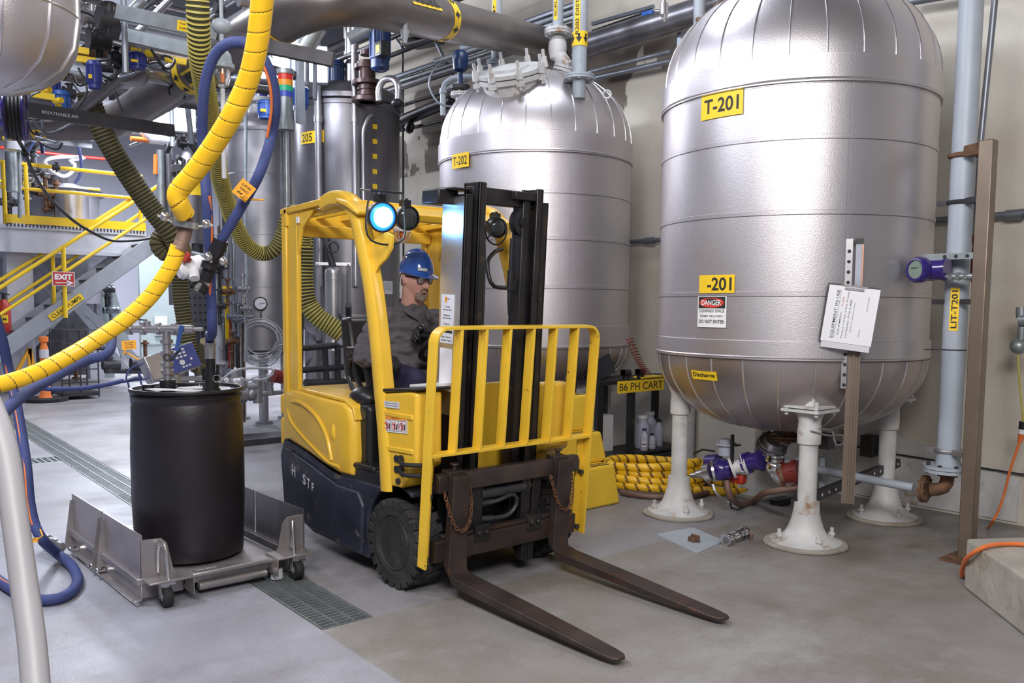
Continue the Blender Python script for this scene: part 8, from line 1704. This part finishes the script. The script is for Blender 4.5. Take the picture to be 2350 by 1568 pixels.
# stack light
q = atd(655, 195, 7.6); T = thing('stack_light', 'four-colour stack light in front of the dark tank left shoulder', 'light', q - V((0, 0, .3)))
for k, m_ in enumerate(('stack_blue', 'stack_green', 'stack_amber', 'stack_red')): obj('lens', MB().cyl(q + V((0, 0, -.10 + k * .045)), q + V((0, 0, -.056 + k * .045)), .06, n=20), m_, T)
mb = MB(); mb.cyl(q + V((0, 0, .08)), q + V((0, 0, .12)), .068, n=20); mb.cyl(q - V((0, 0, .28)), q - V((0, 0, .10)), .058, n=20); mb.cyl(q - V((0, 0, .36)), q - V((0, 0, .28)), .07, n=20); mb.cyl((q.x, q.y, 0), q - V((0, 0, .34)), .02); obj('body', mb, 'galvanized', T)
mb = MB(); mb.bar(atd(690, 200, 7.5) + V((0, 0, .2)), atd(692, 285, 7.5), .05, .04, up=(1, 0, 0)); solo('strut_post', mb, 'grey_paint', 'pale upright strut right of the stack light', 'strut')
# red channel and grating pieces under the big pipe, ceiling bits at right
a_, b_ = atd(700, 75, 8.8), atd(752, 46, 8.8); mb = MB(); mb.bar(a_, b_, .05, .11); solo('red_beam', mb, 'exit_red', 'short red-brown beam just under the big vent pipe', 'beam')
for i, (a, b) in enumerate((((935, 95), (1010, 78)), ((940, 108), (1000, 95)), ((950, 82), (1020, 66)))): mb = MB(); mb.bar(onY(*a, 5.9), onY(*b, 5.9), .25, .02); solo('cable_tray', mb, 'dark_iron', 'dark cable tray rung below the big vent pipe', 'tray', group='cable tray pieces under the vent pipe')
pipe_run('sloping_strut', [onY(1000, 95, 5.9), onY(1040, 175, 5.9)], .02, 'conduit', 'thin sloping strut from the big vent pipe toward T-202')
mb = MB(); mb.cyl(onY(1012, 215, 5.7), onY(1120, 150, 5.7), .03, n=10); solo('wall_pipe', mb, 'conduit', 'thin pipe slanting up behind the T-202 manway', 'pipe')

# dark sheet added as painted-in shade under the platform, then valves and lines
mb = MB(); mb.box(-18.4, -18.2, oX(-60, 500).y, yr + .1, 0, zd - .5); solo('dark_backing', mb, 'dark_iron', 'dark backing sheet added to darken the bay under the platform', 'panel')
random.seed(21)
for i in range(26):
    px, py, X_ = ((random.uniform(0, 130), random.uniform(385, 500), -16.3) if i < 8 else (random.uniform(150, 340), random.uniform(640, 850), -16.8) if i < 15 else (random.uniform(495, 562), random.uniform(560, 860), -9.0))
    q = onX(px, py, X_); r = .045 if i >= 15 else .09; h = r * random.uniform(2, 5); mb = MB(); mb.cyl(q - V((0, 0, h)), q + V((0, 0, h)), r * .4, n=10); mb.cyl(q - V((0, r * 1.5, 0)), q + V((0, r * 1.5, 0)), r * .7, n=12); mb.cyl(q - V((0, 0, h * .9)), q - V((0, 0, h * .8)), r * .8, n=12); mb.cyl(q + V((0, 0, h * .8)), q + V((0, 0, h * .9)), r * .8, n=12); mb.torus(q + V((r, 0, 0)), r * .9, r * .12, axis=(1, 0, 0), n=14, k=6)
    solo('process_valve', mb, ['dark_iron', 'brushed_stainless', 'rust_iron', 'conduit'][i % 4], 'small hand valve on the process lines in the middle distance', 'valve', group='hand valves on the process lines')
for i in range(12):
    px = 485 + i * 6.5; q = onX(px, 700, -9.35); z0_ = random.uniform(0, .9); mb = MB(); mb.cyl((q.x, q.y, z0_), (q.x, q.y, z0_ + random.uniform(1.0, 2.2)), random.choice([.012, .018, .025]), n=8); solo('process_line', mb, ['conduit', 'dark_iron', 'galvanized', 'rust_iron'][i % 4], 'slim upright process line between the filter press and the grey vessel', 'pipe', group='upright process lines')
for i in range(9):
    px = random.uniform(395, 480); q = onX(px, random.uniform(300, 400), -11.9); mb = MB(); mb.cyl(q, q + V((random.uniform(-.2, .2), random.uniform(-.5, .5), random.uniform(-.3, .3))), random.choice([.03, .05, .07]), n=10); solo('process_line', mb, ['dark_iron', 'dark_stainless', 'conduit'][i % 3], 'short dark pipe piece crowded above the banded dark vessel', 'pipe', group='pipes above the banded vessel')
